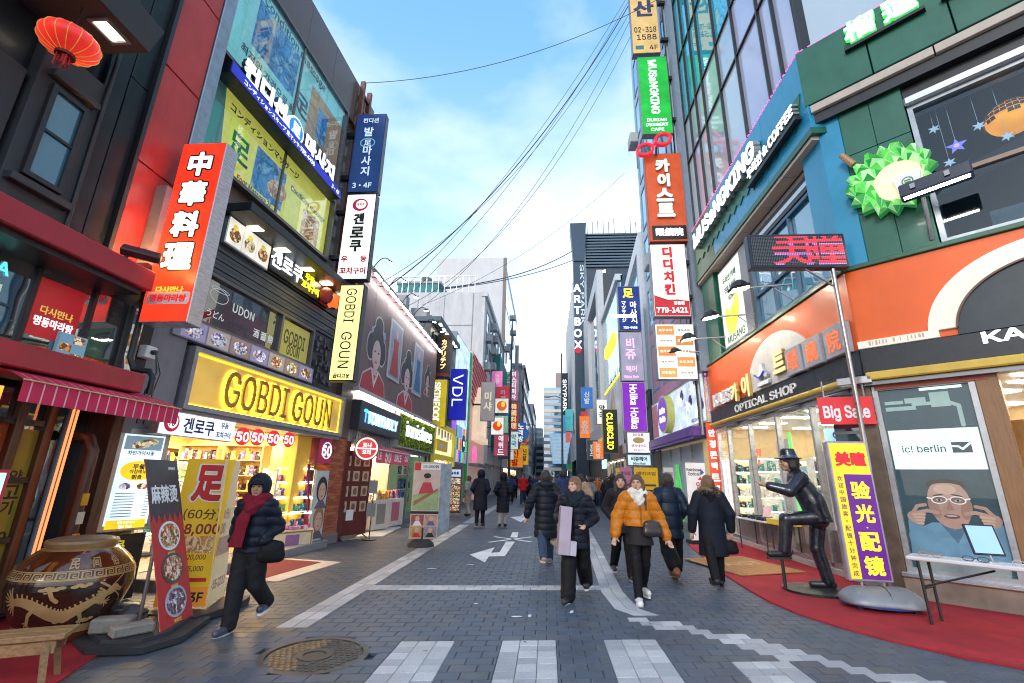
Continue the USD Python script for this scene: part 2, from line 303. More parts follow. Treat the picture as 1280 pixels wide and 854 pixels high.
def ground():
    street = "/World/street"; UsdGeom.Xform.Define(stage, street); tags(stage.GetPrimAtPath(street), None, None, None, "structure")
    base = MB().add([(-300, -60, -.034), (300, -60, -.034), (300, 900, -.034), (-300, 900, -.034)], [[0, 1, 2, 3]]); part(street, "bedding", base, JOINT)
    far = usdkit.material(stage, "/World/Looks/far_paving", {
        "g": ("geometry", {}), "b": ("brick_texture", {"scale": 1.0, "brick_width": .235, "row_height": .157, "mortar_size": .012, "color1": (.052, .084, .13), "color2": (.07, .093, .125), "mortar": (.04, .05, .06)}),
        "nz": ("noise_texture", {"scale": .7, "detail": 6.0}), "r": ("rgb_ramp", {"ramp": [(.35, (.6, .6, .6)), (.65, (1.2, 1.2, 1.2))]}), "m": ("mix", {"mix_type": "multiply", "fac": 1.0}), "p": ("principled_bsdf", {"roughness": .5})},
        [("g.position", "b.vector"), ("g.position", "nz.vector"), ("nz.fac", "r.fac"), ("b.color", "m.color1"), ("r.color", "m.color2"), ("m.color", "p.base_color")], surface="p.BSDF")
    Y1 = 16.1
    part(street, "far_paving", MB().add([(-40, course_y(-40, Y1), -.004), (40, course_y(40, Y1), -.004), (40, 500, -.004), (-40, 500, -.004)], [[0, 1, 2, 3]]), far)
    rng = random.Random(3); RH, L, j = .157, .236, .0022
    cand = []
    for r in range(int((3.2-1)/RH), int(Y1/RH)):
        v0 = r*RH; v1 = v0+RH
        sh = (r % 2)*.5*L
        k = int(-6.2/L)
        while k*L < 6.4:
            x0, x1 = k*L+sh, (k+1)*L+sh; k += 1
            cy = course_y((x0+x1)/2, v0+RH/2)
            if cy < 3.4 or cy > 17.5: continue
            cand.append((x0, x1, v0, v1, "g"))
    out = []
    for x0, x1, v0, v1, kind in cand:
        cx, vc = (x0+x1)/2, (v0+v1)/2; cy = course_y(cx, vc)
        if math.hypot(cx-MAN[0], cy-MAN[1]) < MAN[2]+.03: continue
        bar = [b for b in BARS if b[0]-.118 < cx < b[1]+.118 and vc < b[2]]
        if bar: continue
        w = 0
        if BAND_R.distance(Point(cx, cy)) < .17 and cy < 6.25: w = 1
        if 7.55 < vc < 7.9 and -2.7 < cx < 1.0: w = 1
        out.append((x0, x1, v0, v1, w))
    for b0, b1, vt in BARS:                                  # square granite setts of the crossing, with plain pavers closing up to them
        n = 3; w = (b1-b0)/n; r = int(2.6/RH)
        while (r+1)*RH <= vt+.02:
            for i in range(n):
                if course_y((b0+b1)/2, (r+.5)*RH) > 3.4: out.append((b0+i*w, b0+(i+1)*w, r*RH, (r+1)*RH, 1))
            for side in (-1, 1):
                e = b0 if side < 0 else b1
                xs = [c for c in cand if abs(c[2]-r*RH) < 1e-6 and not (b0-.118 < (c[0]+c[1])/2 < b1+.118)]
                near = [c[1] for c in xs if c[1] <= b0+.13] if side < 0 else [c[0] for c in xs if c[0] >= b1-.13]
                if near:
                    q = max(near) if side < 0 else min(near); a, c = min(q, e), max(q, e)
                    if (side < 0 and q < e-.02) or (side > 0 and q > e+.02): out.append((a, c, r*RH, (r+1)*RH, 0))
            r += 1
    def sett(mb, x0, x1, v0, v1):
        x0 += j; x1 -= j; v0 += j; v1 -= j; t = rng.uniform(-.0015, .001); c = .005
        V = [(x0, course_y(x0, v0), -.03), (x1, course_y(x1, v0), -.03), (x1, course_y(x1, v1), -.03), (x0, course_y(x0, v1), -.03)]
        V += [(x, y, t-.004) for x, y, _ in V]
        a0, a1, b0, b1 = x0+c, x1-c, v0+c, v1-c
        V += [(a0, course_y(a0, b0), t), (a1, course_y(a1, b0), t), (a1, course_y(a1, b1), t), (a0, course_y(a0, b1), t)]
        F = []
        for b in (0, 4):
            for i in range(4): F.append([b+i, b+(i+1) % 4, b+4+(i+1) % 4, b+4+i])
        F.append([8, 9, 10, 11]); mb.add(V, F)
    out.sort(key=lambda o: math.hypot((o[0]+o[1])/2*.9, course_y((o[0]+o[1])/2, o[2])))
    ng = nw = 0; rest = [MB() for _ in PAVE]; restw = [MB() for _ in GRAN]
    for o in out:
        inview = abs((o[0]+o[1])/2) < 1.12*course_y((o[0]+o[1])/2, o[2])
        hidden = o[1] < -4.9 or o[0] > 5.4
        i = rng.choice([0, 0, 1, 1, 2, 3, 3]) if (o[0]+o[1])/2 > -2.7 else rng.choice([1, 2, 2, 4, 4])  # greyer mix on the left: warm shop light painted into the paver colours
        if o[4]:
            g = rng.randrange(3)
            if nw < 300 and inview: mb = MB(); sett(mb, *o[:4]); part(street, "granite_sett", mb, GRAN[g]); nw += 1
            else: sett(restw[g], *o[:4])
        elif ng < 300 and inview and not hidden: mb = MB(); sett(mb, *o[:4]); part(street, "paver", mb, PAVE[i]); ng += 1
        else: sett(rest[i], *o[:4])
    for mb, m in zip(rest, PAVE): part(street, "paver_field", mb, m, kind="stuff")
    for mb, m in zip(restw, GRAN): part(street, "granite_field", mb, m, kind="stuff")
    for nm, ln in (("band", BAND_L), ("band", BAND_R)):      # the same bands farther off
        mb = MB(); y = 17.3
        while y < 60:
            x = np.interp(y, *zip(*sorted((c[1], c[0]) for c in ln.coords))); mb.add([(x-.18, y, .0), (x+.18, y, .0), (x+.18, y+.95, .0), (x-.18, y+.95, .0)], [[0, 1, 2, 3]]); y += 1
        part(street, "granite_band", mb, GRAN[1], kind="stuff")
    for ln, y0 in ((BAND_L, 5.8), (BAND_R, 6.2)):           # the straight granite lines: two strips of setts
        cs = sorted((c[1], c[0]) for c in ln.coords); bx = lambda y: np.interp(y, *zip(*cs)); y = y0
        while y < 17.2:
            for s_ in (-.155, .004):
                e = .3; mb = MB(); z = .0022+rng.uniform(-.0006, .0006); a, b = bx(y)+s_, bx(y+e)+s_; mb.add([(a, course_y(a, 0)+y, -.02), (a+.15, course_y(a+.15, 0)+y, -.02), (b+.15, course_y(b+.15, 0)+y+e-.006, -.02), (b, course_y(b, 0)+y+e-.006, -.02), (a, course_y(a, 0)+y, z), (a+.15, course_y(a+.15, 0)+y, z), (b+.15, course_y(b+.15, 0)+y+e-.006, z), (b, course_y(b, 0)+y+e-.006, z)], BOXF); part(street, "band_sett", mb, GRAN[rng.randrange(3)])
            y += .3
    gum, lit_ = MB(), MB()
    for _ in range(260): gum.poly(W.at(rng.uniform(-4.6, 4.6), rng.uniform(4, 15), .0025), ellip(0, 0, rng.uniform(.008, .02), rng.uniform(.008, .02), 0, 3), 0, .001)
    for x, y in ((-.35, 6.1), (-.2, 6.15), (-.9, 6.6), (-2.0, 8.8), (-1.4, 9.3), (.3, 6.4)): lit_.poly(W.at(x, y, .003), ellip(0, 0, rng.uniform(.03, .09), .02, rng.uniform(0, 90), 2), 0, .004)
    part(street, "gum_spot", gum, mat("gum", (.13, .14, .15), .7), kind="stuff"); part(street, "paper_scrap", lit_, mat("scrap", (.7, .7, .7), .8), kind="stuff")
    paint = mat("road_paint", (.82, .83, .84), .55, var=.18, scale=40, dirt=.45)
    def sheet(pts): return MB().add([(x, y, .0045) for x, y in pts], np.array([[0, i, i+1] for i in range(1, len(pts)-1)]))
    t = thing("arrow_marking", "white painted turn arrow crossed out with an X, near the walking women", "road marking", kind="structure")
    part(t, "arrow_head", sheet([(-1.60, 10.46), (-1.17, 9.60), (-1.20, 11.62)]), paint)
    part(t, "arrow_shaft", MB().add([(-1.19, 10.3, .0045), (-.86, 10.42, .0045), (-.81, 12.75, .0045), (-1.03, 12.7, .0045), (-1.02, 10.95, .0045), (-1.19, 10.8, .0045)], [[0, 1, 4], [0, 4, 5], [1, 2, 3], [1, 3, 4]]), paint)
    part(t, "arrow_stem", sheet([(-.99, 13.6), (-.80, 13.62), (-.84, 14.9), (-1.02, 14.85)]), paint)
    part(t, "cross_stroke", sheet([(-1.50, 12.5), (-1.40, 12.44), (-.36, 13.84), (-.46, 13.9)]), paint)
    part(t, "cross_stroke", sheet([(-1.48, 13.64), (-1.40, 13.72), (-.36, 12.86), (-.44, 12.74)]), paint)
    t = thing("arrow_marking", "small white painted arrow farther up the street, past the crossed-out one", "road marking", kind="structure")
    part(t, "arrow_head", sheet([(-1.5, 20.4), (-.95, 18.2), (-.75, 21.6)]), paint); part(t, "arrow_shaft", sheet([(-1.1, 20.9), (-.9, 20.9), (-.9, 25), (-1.06, 25)]), paint)
    # manhole
    t = thing("manhole_cover", "round cast iron manhole cover, worn rusty brown on one side", "manhole cover")
    iron = mat("cast_iron", (.07, .068, .066), .45, .4, var=.5, scale=5, dirt=.4); rust = mat("worn_iron", (.23, .15, .085), .5, .3, var=.5, scale=8)
    x, y, r = MAN; fr = W.at(x, y, -.012)
    part(t, "frame_ring", MB().poly(fr, Point(0, 0).buffer(r+.02, quad_segs=16).difference(Point(0, 0).buffer(r-.035, quad_segs=16)), -.02, .012), iron)
    part(t, "plate", MB().poly(fr, Point(0, 0).buffer(r-.04, quad_segs=16), -.02, .002), iron)
    studs, warm = MB(), MB()
    for a in np.arange(-r, r, .055):
        for b in np.arange(-r, r, .055):
            q = a + (.0275 if int(round((b+r)/.055)) % 2 else 0)
            if .18 < math.hypot(q, b) < r-.06: (warm if q < -.02 else studs).box(fr, q-.018, q+.018, b-.018, b+.018, .0, .009)
    part(t, "stud_field", studs, iron, kind="stuff"); part(t, "stud_field", warm, rust, kind="stuff")
    part(t, "centre_ring", MB().poly(fr, Point(0, 0).buffer(.15).difference(Point(0, 0).buffer(.1)), 0, .01), iron)
    # carpets and mats
    red = mat("red_carpet", (.40, .012, .022), .95, var=.3, scale=4, dirt=.35, bump=.6, bscale=220)
    g = Polygon([(5.3, 14.6), (4.55, 14.6), (3.57, 13.09), (3.33, 11.2), (3.12, 9.6), (3.03, 8.4), (3.0, 7.3), (3.1, 6.7), (3.28, 6.25), (3.53, 5.82), (3.92, 5.37), (4.4, 5.02), (6.4, 3.9), (9, 4.5), (6.7, 6.42), (5.22, 7.87)])
    def rumple(g): m = MB().poly(W, g, .001, .014).mesh(); v, f = trimesh.remesh.subdivide_to_size(m.vertices, m.faces, .16); v = np.array(v); v[:, 2] += np.maximum(0, meshkit.fbm(v*[1.3, 1.3, 0]+3, 3)-.45)*.035*(v[:, 2] > .005); return MB().add(v, f)
    single("red_carpet", rumple(g), red, "long red carpet with a curved edge in front of the glasses shop", "carpet", kind=None)
    g = Polygon([(-6.2, 5.35), (-4.3, 5.35), (-4.05, 4.83), (-3.72, 3.98), (-3.4, 3.2), (-3.3, 2.5), (-6.2, 2.5)])
    single("red_carpet", rumple(g), red, "red carpet under the big jar and the wooden bench", "carpet")
    tan = mat("tan_mat", (.42, .2, .07), .95, var=.3, scale=16, bump=.5, bscale=200)
    fr = Fr((3.30, 9.02, .0), (.92, .40, 0), (-.28, .96, 0))
    t = thing("door_mat", "tan orange door mat with faded pale lettering, on the red carpet", "door mat")
    part(t, "mat", MB().box(fr, 0, 1.5, 0, 1.75, .024, .036), tan); letters(t, fr, mat("faded_print", (.55, .36, .2), .9), ("KAIST", .75, 1.0, .34, {}), n0=.0355, d=.002)
    fr = Fr((-5.3, 7.55, 0), (.985, -.15, 0), (.12, .99, 0))
    t = thing("entrance_mat", "maroon entrance mat with a pale border before the sock and gift shop", "door mat")
    part(t, "border", MB().box(fr, 0, 1.35, 0, 1.75, .002, .012), mat("pale_mat", (.5, .44, .4), .8, var=.15)); part(t, "mat", MB().box(fr, .12, 1.03, .14, 1.6, .0125, .018), mat("maroon_mat", (.16, .02, .022), .95, var=.2, bump=.4, bscale=200))
    t = single("ramp_plate", MB().poly(W, Polygon([(-4.9, 12.6), (-4.25, 12.75), (-4.5, 15.2), (-5.3, 15.3)]), .002, .03), GRAN[2], "pale stone ramp plate before the shop with the sale banner", "ramp")
ground()
# ================================================================ SHARED PIECES
def pack(i, c): c = np.array(srgb(c)); return blotch(f"goods_{i}", [c, c*.55, c, np.minimum(1, c*1.5+.08), c*.8, (.75, .74, .7)], 26, .35)
GOODS = [pack(i, c) for i, c in enumerate(["#c9a24a", "#6f4a86", "#e7e2d6", "#b23240", "#3a8f8a", "#34507f", "#d98ba6", "#7fb05a", "#2a2a30", "#e0a052"])]
FOOD = [blotch(f"food_{i}", c, s, .35, e) for i, (c, s, e) in enumerate([
    (["#6b3a1e", "#c98a4a", "#e8d6b0", "#8c2f1f", "#57702f", "#f0e6d0"], 26, .25), (["#b5482a", "#e0b070", "#f3e7cf", "#7a2a1c", "#4a6a30", "#d8c29a"], 30, .25),
    (["#d8c9a8", "#a8764a", "#f2ead8", "#6a4a30", "#8a9a5a", "#c25a3a"], 24, .25), (["#9fb0c8", "#5a4a6a", "#d9c0a0", "#7a5a80", "#e8e0f0", "#4a4060"], 28, .3)])]
def goods(t, fr, w, h, n0, depth, seed, cols=None, size=(.05, .14), name="goods", fill=.9):
    """Packed small articles standing on a shelf edge of length w; one mesh for each colour."""
    rng = random.Random(seed); cols = cols or GOODS; mbs = {}
    x = 0
    while x < w-.03:
        b = rng.uniform(*size); b = min(b, w-x); hh = h*rng.uniform(.45, .95)
        if rng.random() < fill:
            m = rng.randrange(len(cols)); mbs.setdefault(m, MB()).box(fr, x+.004, x+b-.004, 0, hh, n0-depth*rng.uniform(.5, 1), n0-depth*rng.uniform(0, .15))
        x += b
    for k in sorted(mbs): part(t, name, mbs[k], cols[k], kind="stuff")
def shelf_unit(fr, w, h, rows, depth, seed, label, body, cat="shelf", cols=None, size=(.05, .14), light=None, z0=0.1, group=None):
    t = thing("display_shelf", label, cat, group)
    part(t, "back_panel", MB().box(fr, 0, w, 0, h, -depth-.03, -depth), body)
    for s in (0, w-.03): part(t, "side_panel", MB().box(fr, s, s+.03, 0, h, -depth, 0), body)
    for r in range(rows+1):
        z = z0+(h-z0)*r/rows; part(t, "shelf", MB().box(fr, .03, w-.03, z-.02, z, -depth, -.005), body)
        if r < rows: goods(t, fr.at(.04, z, -.02), w-.08, (h-z0)/rows*.85, 0, depth-.06, seed*31+r, cols, size)
        if light and r: part(t, "lamp_strip", MB().box(fr, .05, w-.05, z-.032, z-.0215, -.05, -.02), light)
    return t
CEIL_LAMP = mat("ceiling_lamp", (.8, .8, .78), .5, var=0, emit=10.0, ecol=(1, .91, .74)); WARM_LAMP = mat("warm_lamp", (.8, .75, .6), .5, var=0, emit=21.0, ecol=(1, .72, .38))
SPOT = mat("spot_glow", (.9, .9, .9), .5, var=0, emit=16.0, ecol=(1, .97, .92))
def room(t, fr, u0, u1, v0, v1, depth, wall, ceil, floor, lamps=(2, 2), lamp=None, side=(1, 1)):
    """The shop interior behind an opening (parts of the building thing t): back and side walls, ceiling with lamps, floor."""
    part(t, "back_wall", MB().box(fr, u0, u1, v0, v1, -depth-.05, -depth), wall)
    if side[0]: part(t, "side_wall", MB().box(fr, u0-.05, u0, v0, v1, -depth, -.02), wall)
    if side[1]: part(t, "side_wall", MB().box(fr, u1, u1+.05, v0, v1, -depth, -.02), wall)
    part(t, "ceiling", MB().box(fr, u0, u1, v1, v1+.06, -depth, -.02), ceil); part(t, "floor", MB().box(fr, u0, u1, v0-.06, v0, -depth, -.02), floor)
    for i in range(lamps[0]):
        for k in range(lamps[1]):
            u = u0+(u1-u0)*(i+.5)/lamps[0]; n = -depth*(k+.5)/lamps[1]; a = (u1-u0)/lamps[0]*.28; b = depth/lamps[1]*.22
            part(t, "ceiling_lamp", MB().box(fr, u-a, u+a, v1-.03, v1-.004, n-b, n+b), lamp or CEIL_LAMP)
def frame(mb, fr, u0, u1, v0, v1, w, n0, n1):
    mb.box(fr, u0, u1, v0, v0+w, n0, n1); mb.box(fr, u0, u1, v1-w, v1, n0, n1); mb.box(fr, u0, u0+w, v0+w, v1-w, n0, n1); mb.box(fr, u1-w, u1, v0+w, v1-w, n0, n1); return mb
def smooth_poly(pts, r=.02): return Polygon(pts).buffer(r, join_style=1).buffer(-2*r, join_style=1).buffer(r, join_style=1)
CLEAR = pane("clear_glass", (.93, .97, .96)); COATED = pane("coated_glass", (.9, .95, .95), .02, .05)
def lamp_arm(p0, p1, drop, label, head=.09, group="lamps on arms above the billboard"):
    """A swan-neck sign lamp: arm from the wall p0 to p1, a shade and its bulb."""
    t = thing("sign_lamp", label, "lamp", group); p0, p1 = np.array(p0, float), np.array(p1, float); mid = (p0+p1)/2+[0, 0, drop]
    s = np.linspace(0, 1, 9)[:, None]; part(t, "arm", MB().tube((1-s)**2*p0+2*s*(1-s)*mid+s*s*p1, .014, 6), DARK, True)
    d = p1-p0; d[2] = 0; d /= np.linalg.norm(d); sd = np.cross([0, 0, 1], d); fr = Fr(p1, sd, np.cross(d, sd)*1.0)
    part(t, "shade", MB().lathe(0, [(.02, .0), (head*.7, -.03), (head, -.08), (head*.92, -.08), (head*.6, -.04), (.0, -.03)], 18, Fr(p1, (1, 0, 0), (0, 1, 0))), DARK, 40)
    part(t, "bulb", MB().cyl(W.at(*p1), 0, 0, head*.78, -.075, -.06, 14), SPOT); return t

# ================================================================ LEFT: THE CHINESE RESTAURANT
def chinese():
    blackpanel = mat("black_panel", (.010, .012, .015), .3, var=.5, scale=1.2, coat=.06, dirt=.3, spec=.3); redp = mat("red_panel", (.46, .03, .025), .36, var=.14, scale=1.6, coat=.15, dirt=.25)
    redband = mat("red_band", (.36, .022, .035), .4, var=.12, scale=3, dirt=.25); wood = mat("brown_wood", (.10, .036, .014), .35, var=.4, scale=5, stretch=(6, 6, .6)); glassd = mirrorglass("dark_shop_glass", (.02, .018, .016), .30, .015)
    t = thing("restaurant_building", "black-panelled restaurant with red canopy bands and a tall red panel beside the sock shop", "building")
    part(t, "wall", MB().wbox(-9, -5.16, 1.0, 5.5, 2.45, 13), blackpanel)
    part(t, "rear_wall", MB().wbox(-9, -5.75, 1.0, 5.5, -.2, 2.44), BLACK)
    for y0, y1, z0, z1 in ((3.98, 4.24, 3.8, 9), (4.245, 4.5, 3.8, 6.2), (4.245, 4.5, 6.21, 12.5), (3.98, 4.24, 9.01, 12.5)): part(t, "black_panel", MB().box(FL(0, 0, -5.1), y0+.004, y1-.004, z0, z1, -.055, 0, .006), blackpanel)
    for z0, z1 in ((3.75, 5.25), (5.26, 6.75), (6.76, 8.25), (8.26, 9.75), (9.76, 12.5)): part(t, "red_panel", MB().box(FL(0, 0, -5.06), 4.56, 5.2, z0+.004, z1-.004, -.09, 0, .008), redp)
    part(t, "edge_trim", MB().wbox(-5.12, -5.03, 4.5, 4.555, 3.75, 12.5), BLACK); part(t, "metal_strip", MB().wbox(-5.14, -5.04, 5.21, 5.44, 3.6, 12.6, .01), mat("zinc_strip", (.32, .35, .42), .35, .7))
    conc = mat("dark_concrete", (.035, .037, .042), .7, var=.3, scale=4, dirt=.4)
    part(t, "window_bay", MB().wbox(-5.3, -5.02, 3.34, 3.98, 3.8, 5.75, .01), conc)
    for y0, y1, z0, z1 in ((3.36, 3.94, 4.12, 4.2), (3.40, 3.9, 5.36, 5.43)): part(t, "ledge", MB().wbox(-5.1, -4.93, y0, y1, z0, z1, .008), conc)
    w = part(t, "window", frame(MB(), FL(0, 0, -5.0), 3.46, 3.84, 4.25, 5.3, .05, -.02, .03), DARK)
    gl = mirrorglass("blue_window", (.02, .09, .13), .12, .02)
    part(w, "window_pane", MB().box(FL(0, 0, -5.0), 3.51, 3.79, 4.80, 5.25, -.02, .0), gl); part(w, "window_pane", MB().box(FL(0, 0, -5.0), 3.51, 3.79, 4.3, 4.78, -.02, .0), gl); part(w, "glazing_bar", MB().box(FL(0, 0, -5.0), 3.51, 3.79, 4.775, 4.805, -.02, .02), DARK)
    part(t, "window_bay", MB().wbox(-5.4, -5.08, 2.2, 3.3, 3.8, 5.3, .01), conc)
    part(t, "drain_pipe", MB().tube([(-5.0, 3.99, 3.85), (-5.0, 3.97, 5.6), (-5.0, 3.97, 9)], .024, 8), DARK, True)
    # the two red canopy bands with the mirror-dark window strip between them
    part(t, "canopy_band", MB().wbox(-5.4, -4.62, 1.4, 4.78, 3.56, 3.80, .012), redband)
    part(t, "canopy_band", MB().wbox(-5.4, -4.66, 1.4, 5.02, 2.40, 2.62, .012), redband)
    part(t, "soffit", MB().wbox(-5.4, -4.7, 1.4, 4.72, 3.50, 3.558), BLACK)
    part(t, "strip_window", MB().wbox(-5.155, -5.13, 1.4, 5.3, 2.62, 3.5), glassd)
    for y in (2.2, 3.1, 3.98, 4.6, 5.1): part(t, "glazing_bar", MB().wbox(-5.13, -5.1, y-.02, y+.02, 2.63, 3.5), BLACK)
    part(t, "end_pipe", MB().tube([(-5.02, 5.12, 3.55), (-5.02, 5.12, 2.85), (-4.98, 5.16, 2.72), (-4.8, 5.2, 2.7), (-4.74, 5.2, 2.62), (-4.74, 5.2, 2.42)], .035, 8), DARK, True)
    # glowing boards painted in place of reflections in the strip window
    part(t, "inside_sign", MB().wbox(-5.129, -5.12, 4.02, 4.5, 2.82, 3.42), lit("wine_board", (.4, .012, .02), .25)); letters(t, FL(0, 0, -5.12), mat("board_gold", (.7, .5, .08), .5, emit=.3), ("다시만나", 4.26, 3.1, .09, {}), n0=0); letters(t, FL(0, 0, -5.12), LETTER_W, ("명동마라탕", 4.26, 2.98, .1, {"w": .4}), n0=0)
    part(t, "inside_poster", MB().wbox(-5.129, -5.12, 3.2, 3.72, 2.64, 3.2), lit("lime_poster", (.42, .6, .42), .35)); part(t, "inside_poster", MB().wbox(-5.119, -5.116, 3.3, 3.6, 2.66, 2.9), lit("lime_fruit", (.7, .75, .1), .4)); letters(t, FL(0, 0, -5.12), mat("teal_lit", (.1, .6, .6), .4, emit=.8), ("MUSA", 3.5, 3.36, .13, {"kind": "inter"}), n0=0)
    # shop front
    fr = FL(0, 0, -5.62)
    part(t, "shop_glass", MB().box(fr, 1.4, 4.95, .1, 2.4, -.06, -.03), glassd); part(t, "door_glass", MB().box(fr, 4.97, 5.5, .05, 2.4, -.06, -.03), mirrorglass("door_glass", (.012, .02, .026), .12, .02))
    for y in (2.7, 3.25, 3.8, 4.25, 4.62, 4.93): part(t, "post", MB().box(fr, y-.045, y+.045, .05, 2.42, -.03, .05, .008), wood)
    for z in (.08, .82, 1.42, 2.02): part(t, "rail", MB().box(fr, 1.4, 4.9, z-.03, z+.03, -.03, .03), BLACK if z > .5 else wood)
    warm = lit("warm_glow", (.8, .32, .05), .5, .3)
    for y0, y1, z0, z1, c in ((3.84, 4.2, 1.46, 1.98, "#b8641c"), (4.3, 4.57, .86, 2.0, "#8c3a12"), (3.3, 3.76, .86, 1.98, "#9a6a2a")): part(t, "inside_poster", MB().box(fr, y0, y1, z0, z1, -.029, -.022), mat("poster_"+c[1:], c, .5, var=.35, emit=.05))
    letters(t, fr, mat("poster_ink", (.35, .05, .02), .5), ("소고기", 4.43, 1.72, .13, dict(vertical=True)), ("양꼬치", 4.43, 1.15, .1, {}), n0=-.0215, d=.002)
    part(t, "yellow_banner", MB().box(fr, 4.66, 4.89, .5, 1.95, -.03, -.02), mat("dull_yellow", (.32, .26, .03), .5)); letters(t, fr, BLACK, ("양고기", 4.78, 1.3, .14, dict(vertical=True)), ("00", 4.78, .85, .12, {}), n0=-.0195, d=.002)
    part(t, "wood_wall", MB().wbox(-5.8, -5.3, 5.42, 5.56, .0, 2.5, .01), wood)
    part(t, "blue_pole", MB().tube([(-5.5, 5.06, .05), (-5.5, 5.06, 2.38)], .05, 10), mat("blue_grey_pole", (.12, .2, .27), .4), True)
    part(t, "neon_tube", MB().tube([(-5.43, 5.0, .5), (-5.42, 5.0, 2.36)], .012, 6), mat("neon_orange", (.9, .2, .05), .4, var=0, emit=.9, ecol=(1, .25, .08)))
    part(t, "neon_tube", MB().tube([(-5.43, 5.05, .7), (-5.42, 5.05, 2.36)], .012, 6), MATS["neon_orange"])
    part(t, "duct", MB().tube([(-5.32, 5.26, .05), (-5.32, 5.26, 1.5), (-5.32, 5.26, 1.75), (-5.36, 5.22, 1.9), (-5.5, 5.2, 1.92)], .06, 10), mat("brown_duct", (.09, .035, .02), .35), True)
    for z, c in ((1.15, "#d8a020"), (.95, "#cfc9b8"), (.72, "#e0942a")): part(t, "sticker", MB().box(FL(0, 0, -5.255), 5.22, 5.30, z, z+.13, -.01, .0), mat("stick"+c[1:], c, .5))
    part(t, "canopy_glow", MB().box(FL(0, 0, -4.9), 1.6, 3.75, 2.26, 2.38, -.3, 0), lit("orange_soffit", (1, .33, .02), .7, .15))
    part(t, "yellow_board", MB().box(FL(0, 0, -4.86), 1.6, 3.8, 2.1, 2.25, -.05, 0), lit("amber_board", (1, .55, .08), .75, .2))
    # eave with downlight above, at the top edge of the view
    e = part(t, "eave", MB().add([(-5.2, 2.6, 5.95), (-4.35, 2.6, 5.95), (-4.35, 3.72, 5.95), (-5.2, 3.72, 5.95), (-5.2, 2.6, 6.3), (-4.3, 2.6, 6.3), (-4.3, 3.78, 6.3), (-5.2, 3.78, 6.3)], BOXF), conc)
    part(e, "downlight", MB().wbox(-4.62, -4.48, 3.34, 3.56, 5.935, 5.948), mat("dl", (.8, .8, .7), .4, var=0, emit=2.2, ecol=(1, .9, .68))); part(e, "light_trim", frame(MB(), Fr((-4.55, 3.45, 5.945), (0, 1, 0), (1, 0, 0)), -.15, .15, -.11, .11, .03, 0, .02), GREY)
    # awning
    a = thing("striped_awning", "small crimson awning with thin pale stripes over the restaurant door", "awning")
    crim = mat("crimson_cloth", (.58, .014, .075), .6, var=.1); pale = mat("awning_stripe", (.75, .42, .48), .6)
    pr = [(-5.3, 2.50), (-4.95, 2.44), (-4.6, 2.34), (-4.47, 2.28)]
    def skirt(mb, y0, y1, off=0):
        for i in range(len(pr)-1): mb.add([(pr[i][0]+off, y0, pr[i][1]+off), (pr[i][0]+off, y1, pr[i][1]+off), (pr[i+1][0]+off, y1, pr[i+1][1]+off), (pr[i+1][0]+off, y0, pr[i+1][1]+off)], [[0, 3, 2, 1]])
        mb.box(FL(0, 0, -4.46), y0, y1, 2.09, 2.28, -.01+off, .0+off)
    mb = MB(); skirt(mb, 3.62, 5.38); part(a, "cloth", mb, crim)
    for k in range(16): mb = MB(); y = 3.68+k*.107; skirt(mb, y, y+.012, .003); part(a, "stripe", mb, pale)
    part(a, "piping", MB().tube([(-4.45, 3.6, 2.275), (-4.45, 5.4, 2.275)], .007, 6), mat("gold_piping", (.6, .45, .2), .4))
    # blade sign
    fr = FC(-4.92, 3.26, 5.0)
    t, f = sign("restaurant_sign", "tall glowing red box sign with four white Chinese characters on the restaurant corner", fr, .62, 2.56, .24, lit("sign_red", (.95, .035, .012), .75, .28), STEEL, rim=.012)
    letters(t, f, mat("sign_black", (.012, .01, .01), .5), ("中華料理", .31, 1.55, .37, dict(off=.02)), vertical=True, pitch=1.22, stroke=5, n0=0, d=.003, name="letter_outline")
    letters(t, f, LETTER_W, ("中華料理", .31, 1.55, .37, {}), vertical=True, pitch=1.22, stroke=4, n0=.003, d=.004)
    part(t, "emblem", MB().poly(f, sbox(.07, .26, .56, .36).buffer(.03), 0, .002), DULL_W); letters(t, f, mat("emblem_red", (.7, .02, .02), .5, emit=.3), ("명동마라탕", .315, .31, .1, dict(w=.47)), n0=.002, d=.003, stroke=4)
    letters(t, f, mat("emblem_gold", (.8, .55, .05), .5, emit=.4), ("다시만나", .31, .42, .085, dict(w=.36)), n0=.002, d=.003, stroke=4)
    part(t, "bracket", MB().wbox(-5.05, -4.9, 4.9, 5.05, 4.0, 5.1), GREY)
    t = thing("floodlight", "dark louvred floodlight on the red canopy, shining up at the red sign", "floodlight")
    part(t, "housing", MB().box(Fr((-4.62, 4.52, 3.92), (.85, .5, -.1), (-.35, .55, .75)), -.19, .19, -.06, .06, -.05, .05, .015), mat("maroon_metal", (.05, .012, .014), .4)); part(t, "lamp_glass", MB().box(Fr((-4.62, 4.52, 3.92), (.85, .5, -.1), (-.35, .55, .75)), -.16, .16, .061, .066, -.035, .035), mat("flood_glow", (1, .6, .3), .4, var=0, emit=130, ecol=(1, .5, .16)))
    part(t, "bracket", MB().tube([(-4.78, 4.45, 3.8), (-4.7, 4.47, 3.9)], .02), DARK)
    # lantern
    t = thing("lantern", "round red silk lantern with gold ribs and a tassel, hanging from the dark eave", "lantern")
    c = np.array([-4.60, 3.2, 5.5]); R, hh = .235, .15
    prof = [(R*math.cos(a)*.999+.0, hh*math.sin(a)) for a in np.linspace(-1.25, 1.25, 15)]
    part(t, "silk", MB().lathe(c, prof, 48), mat("red_silk", (.75, .02, .02), .35, var=.25, scale=6, emit=.32, ecol=(1, .03, .01), evar=.5, sheen=.3), True)
